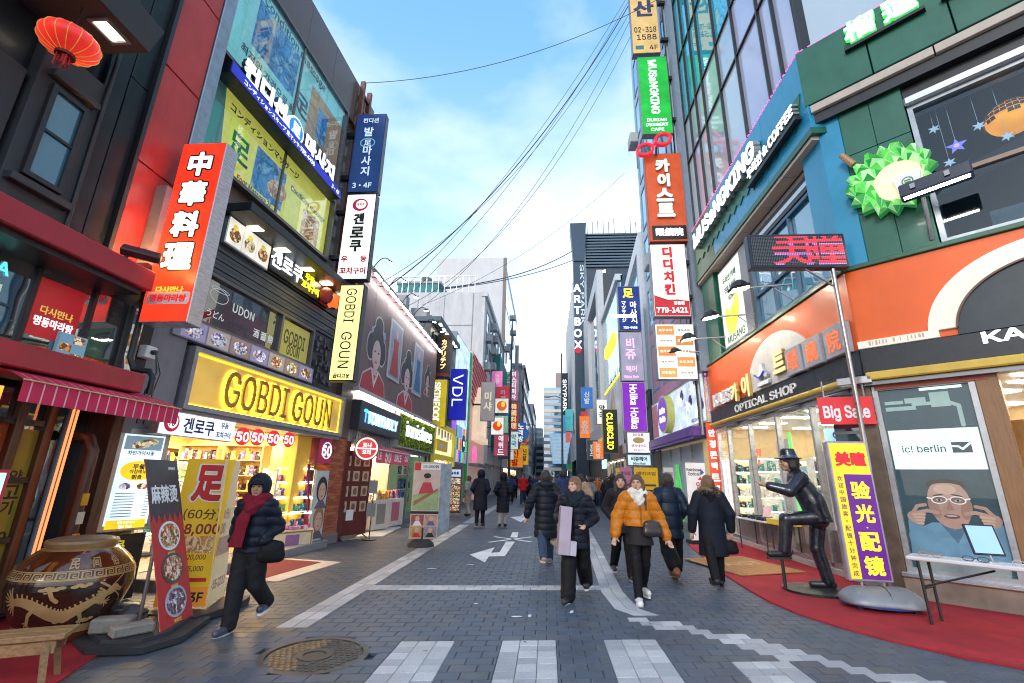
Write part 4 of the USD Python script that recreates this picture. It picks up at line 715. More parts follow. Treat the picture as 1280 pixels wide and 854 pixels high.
# ================================================================ RIGHT: THE CORNER BUILDING, GLASSES SHOP BELOW, DURIAN CAFE ABOVE
AF = Fr((5.2, 15.0, 0), (0, -1, 0)); BF = Fr((5.2, 7.9, 0), (.7214, -.6925, 0))
def ay(y): return 15.0-y
def corner():
    orange = mat("orange_fascia", (.74, .105, .004), .4, var=.08, scale=2, coat=.06, dirt=.12); black = mat("fascia_black", (.014, .017, .024), .35, var=.2); cream = mat("cream_panel", (.74, .70, .60), .4, var=.05, emit=.12, dirt=.15)
    t = thing("corner_building", "corner building clad in blue and green panels and glass above an orange shop fascia", "building")
    wall = mat("plain_wall", (.3, .3, .3), .7, var=.15)
    part(t, "core", MB().poly(W, Polygon([(5.5, 14.9), (11, 14.9), (11, 3.4), (10.2, 3.4), (5.5, 8.05)]), 5.2, 5.25), wall)
    # ground floor: fascia on both faces, and the arches
    for f, u0, u1 in ((AF, -.2, 7.1), (BF, 0, 4.2)):
        part(t, "fascia", MB().box(f, u0, u1, 3.72, 5.12, -.25, .0, .01), orange); part(t, "sign_band", MB().box(f, u0, u1, 3.30, 3.715, -.25, .03, .01), black); part(t, "coping", MB().box(f, u0, u1, 5.12, 5.2, -.4, .05, .01), mat("green_coping", (.02, .10, .06), .4))
    part(t, "cream_arch", MB().poly(AF, ellip(4.35, 3.72, 1.55, 1.12, 0, 24).intersection(sbox(0, 3.72, 7, 6)), .0, .05), mat("white_arch", (.66, .64, .6), .4, dirt=.15))
    arch = ellip(2.35, 3.75, 1.45, 1.2, 0, 32); inner = ellip(2.35, 3.75, 1.12, .92, 0, 32); top = sbox(0, 3.83, 5, 6)
    part(t, "cream_arch", MB().poly(BF, arch.difference(inner).intersection(top).union(sbox(.0, 3.72, 1.02, 3.84)), .0, .06), cream)
    part(t, "arch_panel", MB().poly(BF, inner.intersection(sbox(0, 3.72, 5, 6)), .0, .03), mat("arch_black", (.02, .03, .04), .3, var=.3, scale=1.5)); part(t, "arch_rim", MB().poly(BF, inner.buffer(.015).difference(inner.buffer(-.012)).intersection(top), .0, .075), mat("brown_rim", (.12, .05, .03), .4))
    drip = mat("peeled_paint", (.5, .42, .3), .7); rg = random.Random(6)
    part(t, "peeling", (lambda mb: [mb.box(BF, a, a+rg.uniform(.01, .03), 3.735+rg.uniform(0, .03), 3.82, .06, .0625) for a in np.arange(.15, .95, .045) if rg.random() < .8] and mb)(MB()), drip, kind="stuff")
    L3 = mat("cream_letter", (.85, .66, .30), .4, emit=.3); Lg = mat("letter_side_gold", (.45, .28, .08), .4)
    letters(t, AF, DULL_W, ("KAIST", 1.15, 3.95, .36, {"w": 1.75, "kind": "inter"}), n0=.02, d=.08, stroke=4)
    for i, (ch, y, z, h) in enumerate((("카", 12.95, 4.0, .52), ("이", 12.2, 4.03, .6), ("스", 11.2, 4.12, .52), ("트", 10.35, 4.22, .5))): letters(t, AF, Lg if i != 2 else mat("grey_letter", (.4, .42, .45), .4), (ch, ay(y), z-.1, h, {}), n0=.06, d=.07, stroke=5); letters(t, AF, L3 if i != 2 else mat("pale_letter", (.7, .72, .74), .4, emit=.2), (ch, ay(y), z-.1, h, {"off": -.012}), n0=.13, d=.012, stroke=5)
    part(t, "smile", MB().tube([AF.P((ay(11.5)+.5*k/8, 4.06-.1*math.sin(math.pi*k/8), .17))[0] for k in range(9)], .025, 8), mat("smile_blue", (.02, .12, .6), .4))
    letters(t, AF, DULL_W, ("OPTICAL SHOP", ay(11.6), 3.5, .2, {"w": 3.3, "kind": "inter"}), n0=.03, d=.02, stroke=2); letters(t, BF, LETTER_W, ("KAIST", 1.95, 3.62, .17, {"kind": "inter", "w": 1.0}), n0=.03, d=.02, stroke=3)
    for ch, y in (("眼", 9.75), ("鏡", 9.05), ("院", 8.32)):
        s = part(t, "letter_plate", MB().box(AF, ay(y)-.31, ay(y)+.31, 3.72, 4.28, .0, .13, .012), mat("plate_grey", (.33, .35, .4), .4)); letters(s, AF, mat("plate_orange", (.8, .16, .05), .4, emit=.3), (ch, ay(y), 4.0, .4, {}), n0=.13, d=.01, stroke=2)
    # retracted awning roll, tracks
    yel = mat("yellow_cover", (.62, .42, .06), .5, var=.12, dirt=.3)
    part(t, "awning_roll", MB().tube([AF.P((0, 3.24, .12))[0], AF.P((6.9, 3.24, .12))[0]], .055, 10), yel, True); part(t, "awning_roll", MB().box(BF, .05, 4.2, 3.16, 3.29, -.05, .22, .02), yel)
    part(t, "awning_rail", MB().box(AF, 0, 6.9, 3.13, 3.18, -.05, .1), GREY); part(t, "awning_rail", MB().box(BF, .0, 4.2, 3.09, 3.15, -.05, .15), GREY); part(t, "crank_box", MB().box(BF, -.35, .12, 3.12, 3.24, .0, .22, .01), STEEL)
    for u in (.8, 2.4, 4.0, 5.6): part(t, "awning_arm", MB().tube([AF.P((u, 3.12, .02))[0], AF.P((u+.6, 3.07, .16))[0], AF.P((u+1.1, 3.1, .04))[0]], .022, 6), GREY)
    # shop interior
    cw = mat("shop_white", (.72, .7, .66), .5, var=.05); ceil = mat("shop_ceiling", (.8, .79, .76), .7, var=.03)
    part(t, "ceiling", MB().poly(W, Polygon([(5.25, 14.9), (9.2, 14.9), (9.2, 4.6), (8.4, 4.9), (5.25, 7.92)]), 3.10, 3.14), ceil); part(t, "floor", MB().poly(W, Polygon([(5.25, 14.9), (9.2, 14.9), (9.2, 4.6), (8.4, 4.9), (5.25, 7.92)]), .0, .1), mat("beige_floor", (.42, .36, .3), .25, var=.1))
    part(t, "back_wall", MB().wbox(9.2, 9.3, 4.5, 15, .1, 3.14), mat("warm_back_wall", (.6, .42, .2), .6)); part(t, "end_wall", MB().wbox(5.2, 9.2, 14.85, 14.95, 0, 3.3), mat("warm_end_wall", (.62, .46, .24), .6))
    for y in (8.2, 9.4, 10.6, 11.8, 13, 14.1):
        for x in (6.0, 7.4, 8.6): part(t, "ceiling_lamp", MB().wbox(x-.3, x+.3, y-.12, y+.12, 3.075, 3.095), CEIL_LAMP)
    for x, y in ((6.9, 6.9), (7.6, 6.3), (7.3, 7.4), (8.2, 6.4), (8.6, 5.6)): part(t, "ceiling_lamp", MB().wbox(x-.35, x+.35, y-.06, y+.06, 3.075, 3.095), CEIL_LAMP)
    # shop front A
    sill = mat("sill_stone", (.4, .38, .35), .5, var=.15, dirt=.3)
    part(t, "plinth", MB().box(AF, .0, 7.1, .0, .12, -.25, .06, .01), sill); part(t, "plinth", MB().box(BF, .0, 1.3, .0, .30, -.25, .05, .01), mat("plinth_brown", (.3, .24, .19), .6, var=.2, dirt=.4)); part(t, "plinth_cap", MB().box(BF, .0, 1.3, .3, .36, -.25, .1, .01), STEEL)
    for u in (.12, .95, 2.4, 3.9, 5.35, 6.95): part(t, "mullion", MB().box(AF, u-.035, u+.035, .12, 3.12, -.1, .02, .005), ALU)
    part(t, "head_rail", MB().box(AF, 0, 7.1, 3.02, 3.12, -.1, .015), ALU); part(t, "sill_rail", MB().box(AF, 0, 7.1, .125, .2, -.1, .02), STEEL)
    for a, b in ((.16, .9), (.99, 2.36), (2.44, 3.86), (3.94, 5.31), (5.39, 6.91)): part(t, "window_pane", MB().add(AF.P([(a, .2, -.03), (b, .2, -.03), (b, 3.02, -.03), (a, 3.02, -.03)]), [[0, 1, 2, 3]]), CLEAR)
    lam = mat("low_panel", (.22, .15, .12), .4, var=.2); part(t, "low_panel", MB().box(AF, 1.0, 6.9, .2, .75, -.09, -.05), lam)
    for u0, u1, c in ((.2, .42, "#e7e9ee"), (.5, .72, "#e9dfe9")): part(t, "window_poster", MB().box(AF, u0, u1, .5, 2.2, -.028, -.02), mat("wp"+c[1:], c, .4, emit=.35))
    # colour panels, counters and goods inside
    for k, c in enumerate(["#2238b8", "#1f50d8", "#12a02e", "#18c040", "#6a2fa0", "#9a5ab8", "#d9b024", "#f0d860"]): part(t, "colour_panel", MB().wbox(7.0, 7.05, 11.9-k*.42, 12.28-k*.42, 2.2, 2.75), mat(f"colour_panel_{k}", c, .4, emit=.35))
    # ---- face B: light-box poster window, timber post, doorway
    part(t, "window_frame", frame(MB(), BF, .06, 1.26, .36, 3.08, .07, -.12, .02), ALU); part(t, "window_post", MB().box(BF, -.16, .05, .1, 3.1, -.12, .03, .01), mat("brown_bronze", (.16, .12, .09), .35, .5)); part(t, "side_glass", MB().add(BF.P([(-.55, .3, .01), (-.17, .3, .01), (-.17, 3.0, .01), (-.55, 3.0, .01)]), [[0, 1, 2, 3]]), mirrorglass("side_glass", (.03, .05, .06), .1))
    for z in (1.3, 2.35): part(t, "glazing_bar", MB().box(BF, -.55, -.16, z, z+.05, .01, .04), GREY)
    timber = mat("timber_post", (.24, .12, .05), .4, var=.25, stretch=(8, 8, .6)); part(t, "timber_post", MB().box(BF, 1.26, 1.5, .0, 3.1, -.35, .04, .01), timber); part(t, "timber_post", MB().box(BF, 1.3, 1.5, 2.55, 3.1, -.7, -.351), mat("beige_head", (.6, .45, .3), .5))
    part(t, "door_head", MB().box(BF, .1, 1.4, 3.02, 3.1, -.12, .05), mat("rust_head", (.3, .06, .03), .5))
    p = thing("window_poster", "large lit window poster of a man in white glasses pulling at his cheeks", "poster"); g = BF.at(.13, .40, -.05)
    part(p, "sheet", MB().box(g, 0, 1.06, 0, 2.62, -.05, 0), mat("poster_dark", (.018, .045, .06), .3, var=.3, scale=2, emit=.03, ecol=(.1, .3, .4)))
    part(p, "pale_panel", MB().box(g, .02, 1.04, 1.40, 1.98, 0, .004), lit("pale_panel", (.62, .78, .74), .5, .15)); letters(p, g, mat("panel_ink", (.03, .06, .07), .5), ("ic! berlin", .40, 1.7, .105, {"kind": "inter", "w": .5}), n0=.004, d=.002, stroke=1); part(p, "tick_mark", MB().poly(g, sbox(.72, 1.63, .93, 1.78).difference(LineString([(.72, 1.725), (.79, 1.72), (.83, 1.68), (.92, 1.76)]).buffer(.014)), .004, .006), MATS["panel_ink"])
    part(p, "counter_picture", MB().poly(g, sbox(.05, 2.38, .28, 2.43).union(sbox(.05, 2.28, .42, 2.34)).union(sbox(.3, 2.38, .55, 2.46)).union(sbox(.6, 2.3, .82, 2.52)).union(LineString([(.4, 2.36), (.8, 2.36), (.9, 2.3), (.9, 2.02)]).buffer(.025)), 0, .003), mat("counter_pic", (.3, .42, .4), .4, emit=.1))
    part(p, "lamp_picture", MB().box(g, .5, .98, 2.56, 2.6, 0, .003), lit("lamp_pic", (.7, .9, .85), .8))
    sk = mat("poster_skin", (.42, .25, .2), .5, var=.18, scale=5, emit=.07); sh = mat("poster_shirt", (.13, .27, .4), .5, var=.3, scale=3, emit=.04)
    part(p, "shirt", MB().poly(g, smooth_poly([(.05, .0), (1.0, .0), (1.05, .5), (.8, .66), (.32, .66), (.02, .5)], .06), 0, .003), sh); part(p, "collar", MB().poly(g, Polygon([(.4, .66), (.55, .4), (.7, .66), (.62, .7), (.55, .56), (.48, .7)]), .003, .005), mat("poster_collar", (.08, .17, .27), .5)); part(p, "head", MB().poly(g, unary_union([ellip(.55, .98, .225, .27, 0, 20), ellip(.55, .83, .2, .24, 0, 20)]), .003, .006), sk); part(p, "forehead_shine", MB().poly(g, ellip(.53, 1.12, .12, .07, 0, 16), .006, .007), mat("skin_light", (.52, .33, .26), .45, var=.1, emit=.08)); part(p, "hair", MB().poly(g, ellip(.55, 1.18, .21, .085).difference(ellip(.55, 1.11, .215, .1)), .006, .008), mat("poster_hair", (.03, .025, .02), .6))
    for s in (-1, 1):
        x = .55+s*.1; part(p, "cheek_shade", MB().poly(g, ellip(.55+s*.17, .86, .06, .14, -12*s), .006, .007), mat("skin_deep", (.33, .18, .135), .5, var=.15, emit=.04)); part(p, "lens_shade", MB().poly(g, ellip(x, .975, .07, .042, -6*s), .0065, .008), mat("skin_eye_socket", (.26, .14, .11), .5)); part(p, "eye_white", MB().poly(g, ellip(x, .972, .036, .015, 6*s), .008, .0085), mat("print_eye_white", (.5, .47, .45), .5)); part(p, "eye", MB().poly(g, ellip(x, .972, .014, .014), .0085, .009), mat("print_eye", (.02, .015, .015), .4)); part(p, "brow", MB().poly(g, ellip(x, 1.042, .062, .01, -12*s), .007, .009), MATS["print_eye"]); part(p, "spectacle_rim", MB().poly(g, ellip(x, .975, .088, .054, -6*s).difference(ellip(x, .975, .074, .041, -6*s)).union(LineString([(x-s*.08, .985), (.55, .99)]).buffer(.009)).union(LineString([(x+s*.085, .99), (x+s*.125, 1.0)]).buffer(.01)), .009, .012), mat("white_rim", (.75, .75, .75), .3, emit=.1))
        fist = unary_union([ellip(.55+s*.40, .72, .10, .085, 15*s), LineString([(.55+s*.36, .79), (.55+s*.25, .82), (.55+s*.15, .795)]).buffer(.024), LineString([(.55+s*.42, .79), (.55+s*.36, .88), (.55+s*.27, .9)]).buffer(.022)]); part(p, "hand", MB().poly(g, fist, .012, .015), sk)
        for q in range(4): part(p, "finger", MB().poly(g, LineString([(.55+s*(.42-.01*q), .755-q*.038), (.55+s*(.30+.012*q), .765-q*.042)]).buffer(.0185), .015, .017), mat("skin_light")); part(p, "finger_crease", MB().poly(g, LineString([(.55+s*(.42-.01*q), .736-q*.04), (.55+s*(.30+.012*q), .744-q*.042)]).buffer(.0035), .017, .018), mat("skin_deep"))
        part(p, "sleeve", MB().poly(g, Polygon([(.55+s*.34, .64), (.55+s*.5, .68), (.55+s*.53, .2), (.55+s*.3, .1)]), .010, .012), sh)
    part(p, "nose", MB().poly(g, smooth_poly([(.55, .97), (.595, .84), (.505, .84)], .01), .007, .009), mat("skin_deep")); part(p, "mouth", MB().poly(g, ellip(.55, .755, .085, .03), .007, .009), mat("print_mouth", (.2, .05, .05), .5)); part(p, "teeth", MB().poly(g, ellip(.55, .762, .06, .012), .009, .01), mat("print_eye_white")); part(p, "grey_footer", MB().box(g, .06, 1.0, .0, .16, .012, .014), mat("footer_grey", (.3, .32, .32), .5))
    part(t, "window_pane", MB().add(BF.P([(.13, .4, -.03), (1.19, .4, -.03), (1.19, 3.02, -.03), (.13, 3.02, -.03)]), [[0, 1, 2, 3]]), CLEAR)
    # ---- upper storey: cafe
    blue = mat("blue_panel", (.010, .24, .43), .33, var=.12, scale=1.5, coat=.2, dirt=.12); green = mat("green_panel", (.006, .105, .062), .38, var=.22, scale=1.5, coat=.15, dirt=.3); beige = mat("beige_soffit", (.42, .36, .31), .5, emit=.03); dark = mat("dark_recess", (.012, .014, .018), .4)
    up = AF.at(0, 0, .0)
    for k in range(4): part(t, "blue_panel", MB().box(AF, ay(15)+k*1.8, ay(15)+k*1.8+1.785, 8.12, 9.93, -.3, .14, .008), blue if k else green)
    for k in range(4): part(t, "green_panel", MB().box(BF, -.08+k*1.1, 1.0+k*1.1, 8.62, 9.93, -.3, .16, .008), green)
    part(t, "green_edge", MB().box(AF, 0, 7.2, 7.98, 8.115, -.3, .16), green)
    for k in range(6): part(t, "soffit_panel", MB().box(AF, .05+k*1.18, 1.2+k*1.18, 7.9, 7.975, -.55, .12), beige)
    part(t, "soffit_panel", MB().box(BF, .0, 1.8, 8.42, 8.58, -.2, .17, .006), beige); part(t, "soffit_panel", MB().box(BF, 1.82, 4.4, 8.42, 8.58, -.2, .17, .006), beige)
    part(t, "soffit_filler", MB().box(BF, -.06, 4.4, 8.2, 8.415, -.3, .1), dark)
    pink = mat("pink_led", (1, .1, .5), .4, var=0, emit=.9, ecol=(1, .06, .4))
    for f, u0, u1 in ((AF, 0, 7.15), (BF, 0, 4.3)): part(t, "led_strip", (lambda mb, f=f, u0=u0, u1=u1: [mb.box(f, a, a+.06, 9.94, 9.96, .12, .15) for a in np.arange(u0, u1, .14)] and mb)(MB()), pink, kind="stuff")
    part(t, "led_strip", (lambda mb: [mb.box(AF, -.15, -.125, z, z+.06, .1, .13) for z in np.arange(3.6, 9.9, .14)] and mb)(MB()), pink, kind="stuff")
    part(t, "blue_pillar", MB().box(AF, ay(8.55), 7.1, 5.2, 7.98, -.4, -.02, .008), blue); part(t, "blue_pillar", MB().box(BF, .005, .36, 5.2, 8.4, -.4, -.01, .008), blue)
    for k, (a, b) in enumerate(((.365, .82), (.825, 1.28))):
        for z0, z1 in ((5.2, 6.1), (6.105, 7.3), (7.305, 8.4)): part(t, "green_panel", MB().box(BF, a, b, z0, z1-.004, -.4, 0, .006), green)
    part(t, "green_pillar", MB().box(AF, ay(14.95), ay(13.9), 5.2, 7.98, -.4, .0, .01), green)
    gl = mirrorglass("blue_cafe_glass", (.03, .14, .22), .22, .02); bfr = mat("blue_frame", (.03, .10, .17), .4)
    w = part(t, "window", frame(MB(), AF, ay(11.6), ay(8.56), 5.3, 7.3, .08, -.3, -.12), bfr)
    for a in (10.6, 9.6): part(w, "mullion", MB().box(AF, ay(a)-.04, ay(a)+.04, 5.38, 7.22, -.3, -.13), bfr)
    part(w, "transom", MB().box(AF, ay(11.52), ay(8.64), 6.1, 6.17, -.3, -.14), bfr)
    for a, b in ((11.5, 10.66), (10.55, 9.66), (9.54, 8.66)):
        for z0, z1 in ((5.38, 6.1), (6.18, 7.22)): part(w, "window_pane", MB().box(AF, ay(a), ay(b), z0, z1, -.24, -.2), gl)
    for k in range(5): part(t, "shutter_box", MB().box(AF, ay(13.8), ay(8.56), 7.32+k*.13, 7.44+k*.13, -.4, -.1-.02*k, .008), STEEL if k in (1, 3) else DARK)
    part(t, "back_recess", MB().box(AF, ay(13.9), 7.1, 5.2, 8, -.6, -.45), dark)
    p = thing("durian_poster", "tall white lit poster with yellow durian segments and green lettering in the cafe's side window", "poster"); g = AF.at(ay(13.75), 5.3, -.08)
    part(p, "frame", MB().box(g, 0, 2.05, 0, 2.45, -.2, -.0, .01), GREY); part(p, "sheet", MB().box(g, .08, 1.62, .06, 2.38, 0, .006), lit("poster_cream", (.72, .78, .66), .5)); yl = lit("durian_yellow", (.92, .75, .06), .6, .25)
    for x, y, a in ((.5, .75, 10), (1.1, .95, -15), (.85, .7, 0)): part(p, "fruit", MB().poly(g, ellip(x, y, .2, .42, a), .006, .012), yl)
    letters(p, g, mat("poster_green_ink", (.02, .16, .06), .5), ("MUSANG", .9, .22, .22, {"kind": "inter"}), ("두리안 카페", .85, 2.0, .2, {}), ("진짜 두리안", .85, 1.7, .17, {}), ("KING", .9, 1.4, .14, {"kind": "inter"}), n0=.006, d=.003, stroke=3)
    # fascia lettering
    w3 = mat("cafe_letter", (.82, .86, .88), .35, emit=.75, ecol=(.9, .97, 1)); side = mat("cafe_letter_side", (.25, .3, .32), .4)
    jag = Polygon([(ay(14.7), 8.55)] + [(ay(14.6)+i*.22, 8.5+(.14 if i % 2 else 0)) for i in range(1, 22)] + [(ay(9.9), 8.9), (ay(14.7), 9.0)]).buffer(0); part(t, "spiky_backing", MB().poly(AF, jag, .14, .17), green)
    jag = Polygon([(ay(10.3), 8.42)] + [(ay(10.3)+i*.2, 8.4+(.12 if i % 2 else 0)) for i in range(1, 12)] + [(ay(7.95), 9.05), (ay(10.3), 9.05)]).buffer(0); part(t, "spiky_backing", MB().poly(AF, jag, .14, .165), green)
    letters(t, AF, side, ("MUSaNGKING", ay(12.0), 9.2, .5, {"w": 4.7, "kind": "inter"}), n0=.17, d=.16, stroke=5, name="letter_body"); letters(t, AF, w3, ("MUSaNGKING", ay(12.0), 9.2, .5, {"w": 4.7, "kind": "inter"}), n0=.33, d=.015, stroke=4)
    letters(t, AF, side, ("두리안 & COFFEE", ay(9.15), 8.78, .3, {"w": 2.2}), n0=.165, d=.12, stroke=4, name="letter_body"); letters(t, AF, w3, ("두리안 & COFFEE", ay(9.15), 8.78, .3, {"w": 2.2}), n0=.285, d=.012, stroke=3); part(t, "letter_rail", MB().box(AF, ay(10.3), ay(8.0), 8.48, 8.56, .165, .3), BLACK)
    lg = mat("green_lit_letter", (.2, .8, .3), .4, var=0, emit=.4, ecol=(.08, .9, .15))
    for i, (ch, u) in enumerate((("榴", .98), ("蓮", 1.55), ("부", 2.35))): letters(t, BF, lg if i < 2 else w3, (ch, u, 9.62, .46, {"off": .012}), n0=.2, d=.08, stroke=4, name="letter_glow"); letters(t, BF, w3, (ch, u, 9.62, .46, {}), n0=.28, d=.01, stroke=2)
    part(t, "letter_rail", MB().box(BF, .7, 1.85, 9.3, 9.36, .16, .26), BLACK); part(t, "letter_rail", MB().box(BF, 2.05, 2.9, 9.3, 9.36, .16, .26), BLACK)
    # big cafe window on the angled face
    w = part(t, "window", frame(MB(), BF, 1.3, 4.3, 5.2, 7.78, .07, -.3, -.02), mat("pale_frame", (.3, .33, .36), .35, .5)); part(t, "shutter_box", MB().box(BF, 1.28, 4.3, 7.78, 7.95, -.3, .06, .03), STEEL); part(t, "shutter_box", MB().box(BF, 1.28, 4.3, 7.96, 8.19, -.3, -.05, .01), DARK)
    part(w, "window_pane", MB().add(BF.P([(1.37, 5.27, -.1), (4.23, 5.27, -.1), (4.23, 7.71, -.1), (1.37, 7.71, -.1)]), [[0, 1, 2, 3]]), pane("dusk_glass", (.55, .72, .8), .02, .02))
    part(w, "transom", MB().box(BF, 1.37, 4.23, 6.3, 6.37, -.16, -.05), mat("timber_transom", (.25, .17, .12), .4))
    part(t, "cafe_room", MB().box(BF, 1.3, 4.4, 5.1, 8.2, -3.6, -3.5).box(BF, 1.2, 1.3, 5.1, 8.2, -3.5, -.3).box(BF, 1.2, 4.4, 8.0, 8.1, -3.5, -.3), mat("cafe_dark", (.008, .03, .045), .6, var=.4, scale=1.5)); part(t, "cafe_counter", MB().box(BF, 1.9, 4.2, 5.1, 6.0, -1.6, -1.2), mat("cafe_counter", (.03, .07, .1), .3)); part(t, "cafe_beam", MB().box(Fr(BF.P((1.3, 6.9, -1.8))[0], BF.u*.95+np.array([0, 0, .25]), (0, 0, 1)), 0, 3, 0, .25, -.2, 0), mat("cafe_beam", (.05, .08, .1), .5))
    for k, (u, z, c) in enumerate(((1.55, 7.35, 0), (1.75, 6.9, 1), (2.05, 7.1, 0), (2.75, 6.95, 1), (2.95, 7.25, 0), (3.2, 6.9, 1), (3.35, 7.3, 0), (1.62, 6.65, 0), (2.3, 6.75, 0))):
        o = thing("hanging_star", ["small pale snowflake", "violet five-pointed star"][c]+f" hanging in the cafe window, {['closest to the green wall', 'second along', 'third along', 'fourth along', 'beside the pumpkin', 'just past the pumpkin', 'near the far end', 'lowest by the frame', 'under the pumpkin'][k]}", "ornament", "stars hanging in the cafe window")
        q = BF.at(u, z, -.3); pts = []
        for i in range(10 if c else 12): r = (.13 if c else .08)*(1 if i % 2 == 0 else .42); a = i*math.pi/(5 if c else 6); pts.append((r*math.sin(a), r*math.cos(a)))
        part(o, "star", MB().poly(q, Polygon(pts), -.012, .012), mat("star_violet", (.2, .15, .7), .4, emit=.7) if c else mat("flake_pale", (.6, .65, .75), .4, emit=.2)); part(o, "thread", MB().tube([q.P((0, .1, 0))[0], q.P((0, 7.72-z, 0))[0]], .004, 4), GREY)
        if c: part(o, "centre", MB().cyl(q, 0, 0, .035, .012, .016, 12), mat("star_rose", (.8, .4, .4), .4, emit=.5))
    o = thing("pumpkin_lamp", "round dark basket lamp with a glowing orange zigzag hanging in the cafe window", "lamp"); c = BF.P((2.42, 7.18, -.55))[0]
    R = .33; part(o, "glow_ball", MB().lathe(c, [(R*.93*math.cos(a), R*.8*math.sin(a)) for a in np.linspace(-1.55, 1.55, 14)], 28), mat("pumpkin_glow", (.9, .35, .03), .5, emit=.75, ecol=(1, .3, .02), evar=.3), True)
    mb = MB()
    for i in range(28):
        a0, a1 = i*2*math.pi/28, (i+1)*2*math.pi/28; lo = -.25 if i % 4 in (1, 2) else -.02; am = (a0+a1)/2
        for k in range(6): p0, p1 = lo+(1.45-lo)*k/6, lo+(1.45-lo)*(k+.82)/6; mb.add([c+np.array([R*math.cos(p)*math.cos(a), R*math.cos(p)*math.sin(a), R*.85*math.sin(p)]) for p, a in ((p0, a0), (p0, a1), (p1, a1-.02), (p1, a0+.02))], [[0, 1, 2, 3]])
    part(o, "basket", mb, mat("basket_brown", (.07, .045, .03), .5)); part(o, "hanger", MB().tube([c+[0, 0, .27], c+[0, 0, .85]], .008, 5), BLACK)
    o = thing("cafe_lamp", "small warm globe lamp over the cafe counter in the upstairs window", "lamp"); c = BF.P((2.9, 6.62, -.9))[0]; part(o, "bulb", MB().ell(c, (.06, .06, .045)), WARM_LAMP); part(o, "stem", MB().tube([c, c+[0, 0, .9]], .006, 5), BLACK); part(o, "saucer", MB().lathe(c, [(0, .05), (.13, .045), (.14, .055), (0, .07)], 18), STEEL)
    # curtain wall above
    G3 = [mirrorglass("glass_lilac", (.42, .42, .56), .12, .08), mirrorglass("glass_grey", (.36, .44, .5), .12, .07), mirrorglass("glass_teal", (.02, .36, .45), .2, .03), mirrorglass("glass_pale", (.46, .53, .57), .1, .08)]
    rg = random.Random(8); zs = [10.0, 12.87, 14.6, 17.6, 20.6, 23.6, 26.6]; us = [-.12, .55, 1.25, 1.95, 3.25, 4.45, 5.75, 6.35, 7.15]
    for i in range(len(us)-1):
        for k in range(len(zs)-1):
            m = G3[2] if k >= 2 and i < 6 else G3[rg.choice([0, 1, 1, 3])] if k else G3[rg.choice([1, 3, 3, 0])]
            part(t, "glass_panel", MB().box(AF, us[i]+.02, us[i+1]-.02, zs[k]+.02, zs[k+1]-.02, -.2, -.06), m)
    for u in us: part(t, "curtain_mullion", MB().box(AF, u-.022, u+.022, 9.95, 26.6, -.2, .02), DARK)
    for z in zs: part(t, "curtain_transom", MB().box(AF, -.12, 7.15, z-.025, z+.025, -.2, .0), DARK)
    ub = [0, 1.45, 1.75, 3.2, 4.4]
    for i in range(4):
        for k in range(3): part(t, "glass_panel", MB().box(BF, ub[i]+.02, ub[i+1]-.02, zs[k]+.02, zs[k+1]-.02, -.2, -.06), G3[1] if i != 1 else G3[0])
    for u in ub: part(t, "curtain_mullion", MB().box(BF, u-.03, u+.03, 9.95, 19, -.2, .03), DARK)
    part(t, "core_block", MB().poly(W, Polygon([(5.42, 15.08), (12, 15.08), (12, 3.4), (10.2, 3.4), (5.42, 7.95)]), 9.9, 26.6), wall)
    # durian relief sign (plain spiky fruit)
    o = thing("fruit_relief", "large spiky green durian-shaped relief with a pale open middle, on the green cafe wall", "sign"); q = BF.at(.88, 6.5, .16); rg = random.Random(12)
    gm = [mat(f"spike_{i}", c, .4, emit=.2) for i, c in enumerate([(.12, .55, .12), (.22, .68, .2), (.4, .8, .36), (.04, .32, .09), (.58, .86, .5)])]; mbs = [MB() for _ in gm]  # emission stands in for the floodlight falling on the spikes
    out = [];
    for i in range(32):
        a = i*2*math.pi/32; r = 1.0 if i % 2 == 0 else .8; out.append((r*.62*math.cos(a), r*.66*math.sin(a)))
    part(o, "backing", MB().poly(q, Polygon(out), -.14, 0), gm[3])
    pts = [(x*.99, y*.99) for x, y in out]; ring = [ellip(0, 0, .5, .53).exterior.interpolate(k/13, normalized=True) for k in range(13)]; ring = [(p.x, p.y) for p in ring]; inn = [(.12+.31*math.cos(k*math.pi/6), -.12+.34*math.sin(k*math.pi/6)) for k in range(12)]; r2 = [ellip(0, 0, .36, .4).exterior.interpolate((k+.5)/10, normalized=True) for k in range(10)]; r2 = [(p.x, p.y) for p in r2 if (p.x-.12)**2/.34**2+(p.y+.12)**2/.37**2 > 1.05]; allp = np.array(pts+ring+r2+inn+[(.12, -.12)])
    from scipy.spatial import Delaunay
    for tri in Delaunay(allp).simplices:
        P3 = allp[tri]; cx, cy = P3.mean(0)
        if not Polygon(out).buffer(.01).contains(Point(cx, cy)): continue
        if (cx-.12)**2/.31**2+(cy+.12)**2/.34**2 < .8: continue
        ap = [cx, cy, .15]; B3 = [[*p, .0] for p in P3]
        for e in range(3): mbs[rg.randrange(5)].add(q.P([B3[e], B3[(e+1) % 3], ap]), [[0, 1, 2]] if np.cross(P3[(e+1) % 3]-P3[e], np.array([cx, cy])-P3[e]) > 0 else [[0, 2, 1]])
    for mb, m in zip(mbs, gm): part(o, "spike", mb, m, kind="stuff")
    part(o, "flesh", MB().poly(q, smooth_poly([(.12+.32*math.cos(k*math.pi/8)*(1+.06*(k % 2)), -.12+.35*math.sin(k*math.pi/8)) for k in range(16)], .05), 0, .06), lit("flesh", (.82, .72, .42), .35)); part(o, "stalk", MB().tube([q.P((-.42, .52, -.03))[0], q.P((-.56, .78, .0))[0]], [.06, .05], 9), mat("stalk_brown", (.35, .2, .09), .5, emit=.05))  # flesh glows in place of the floodlight on it
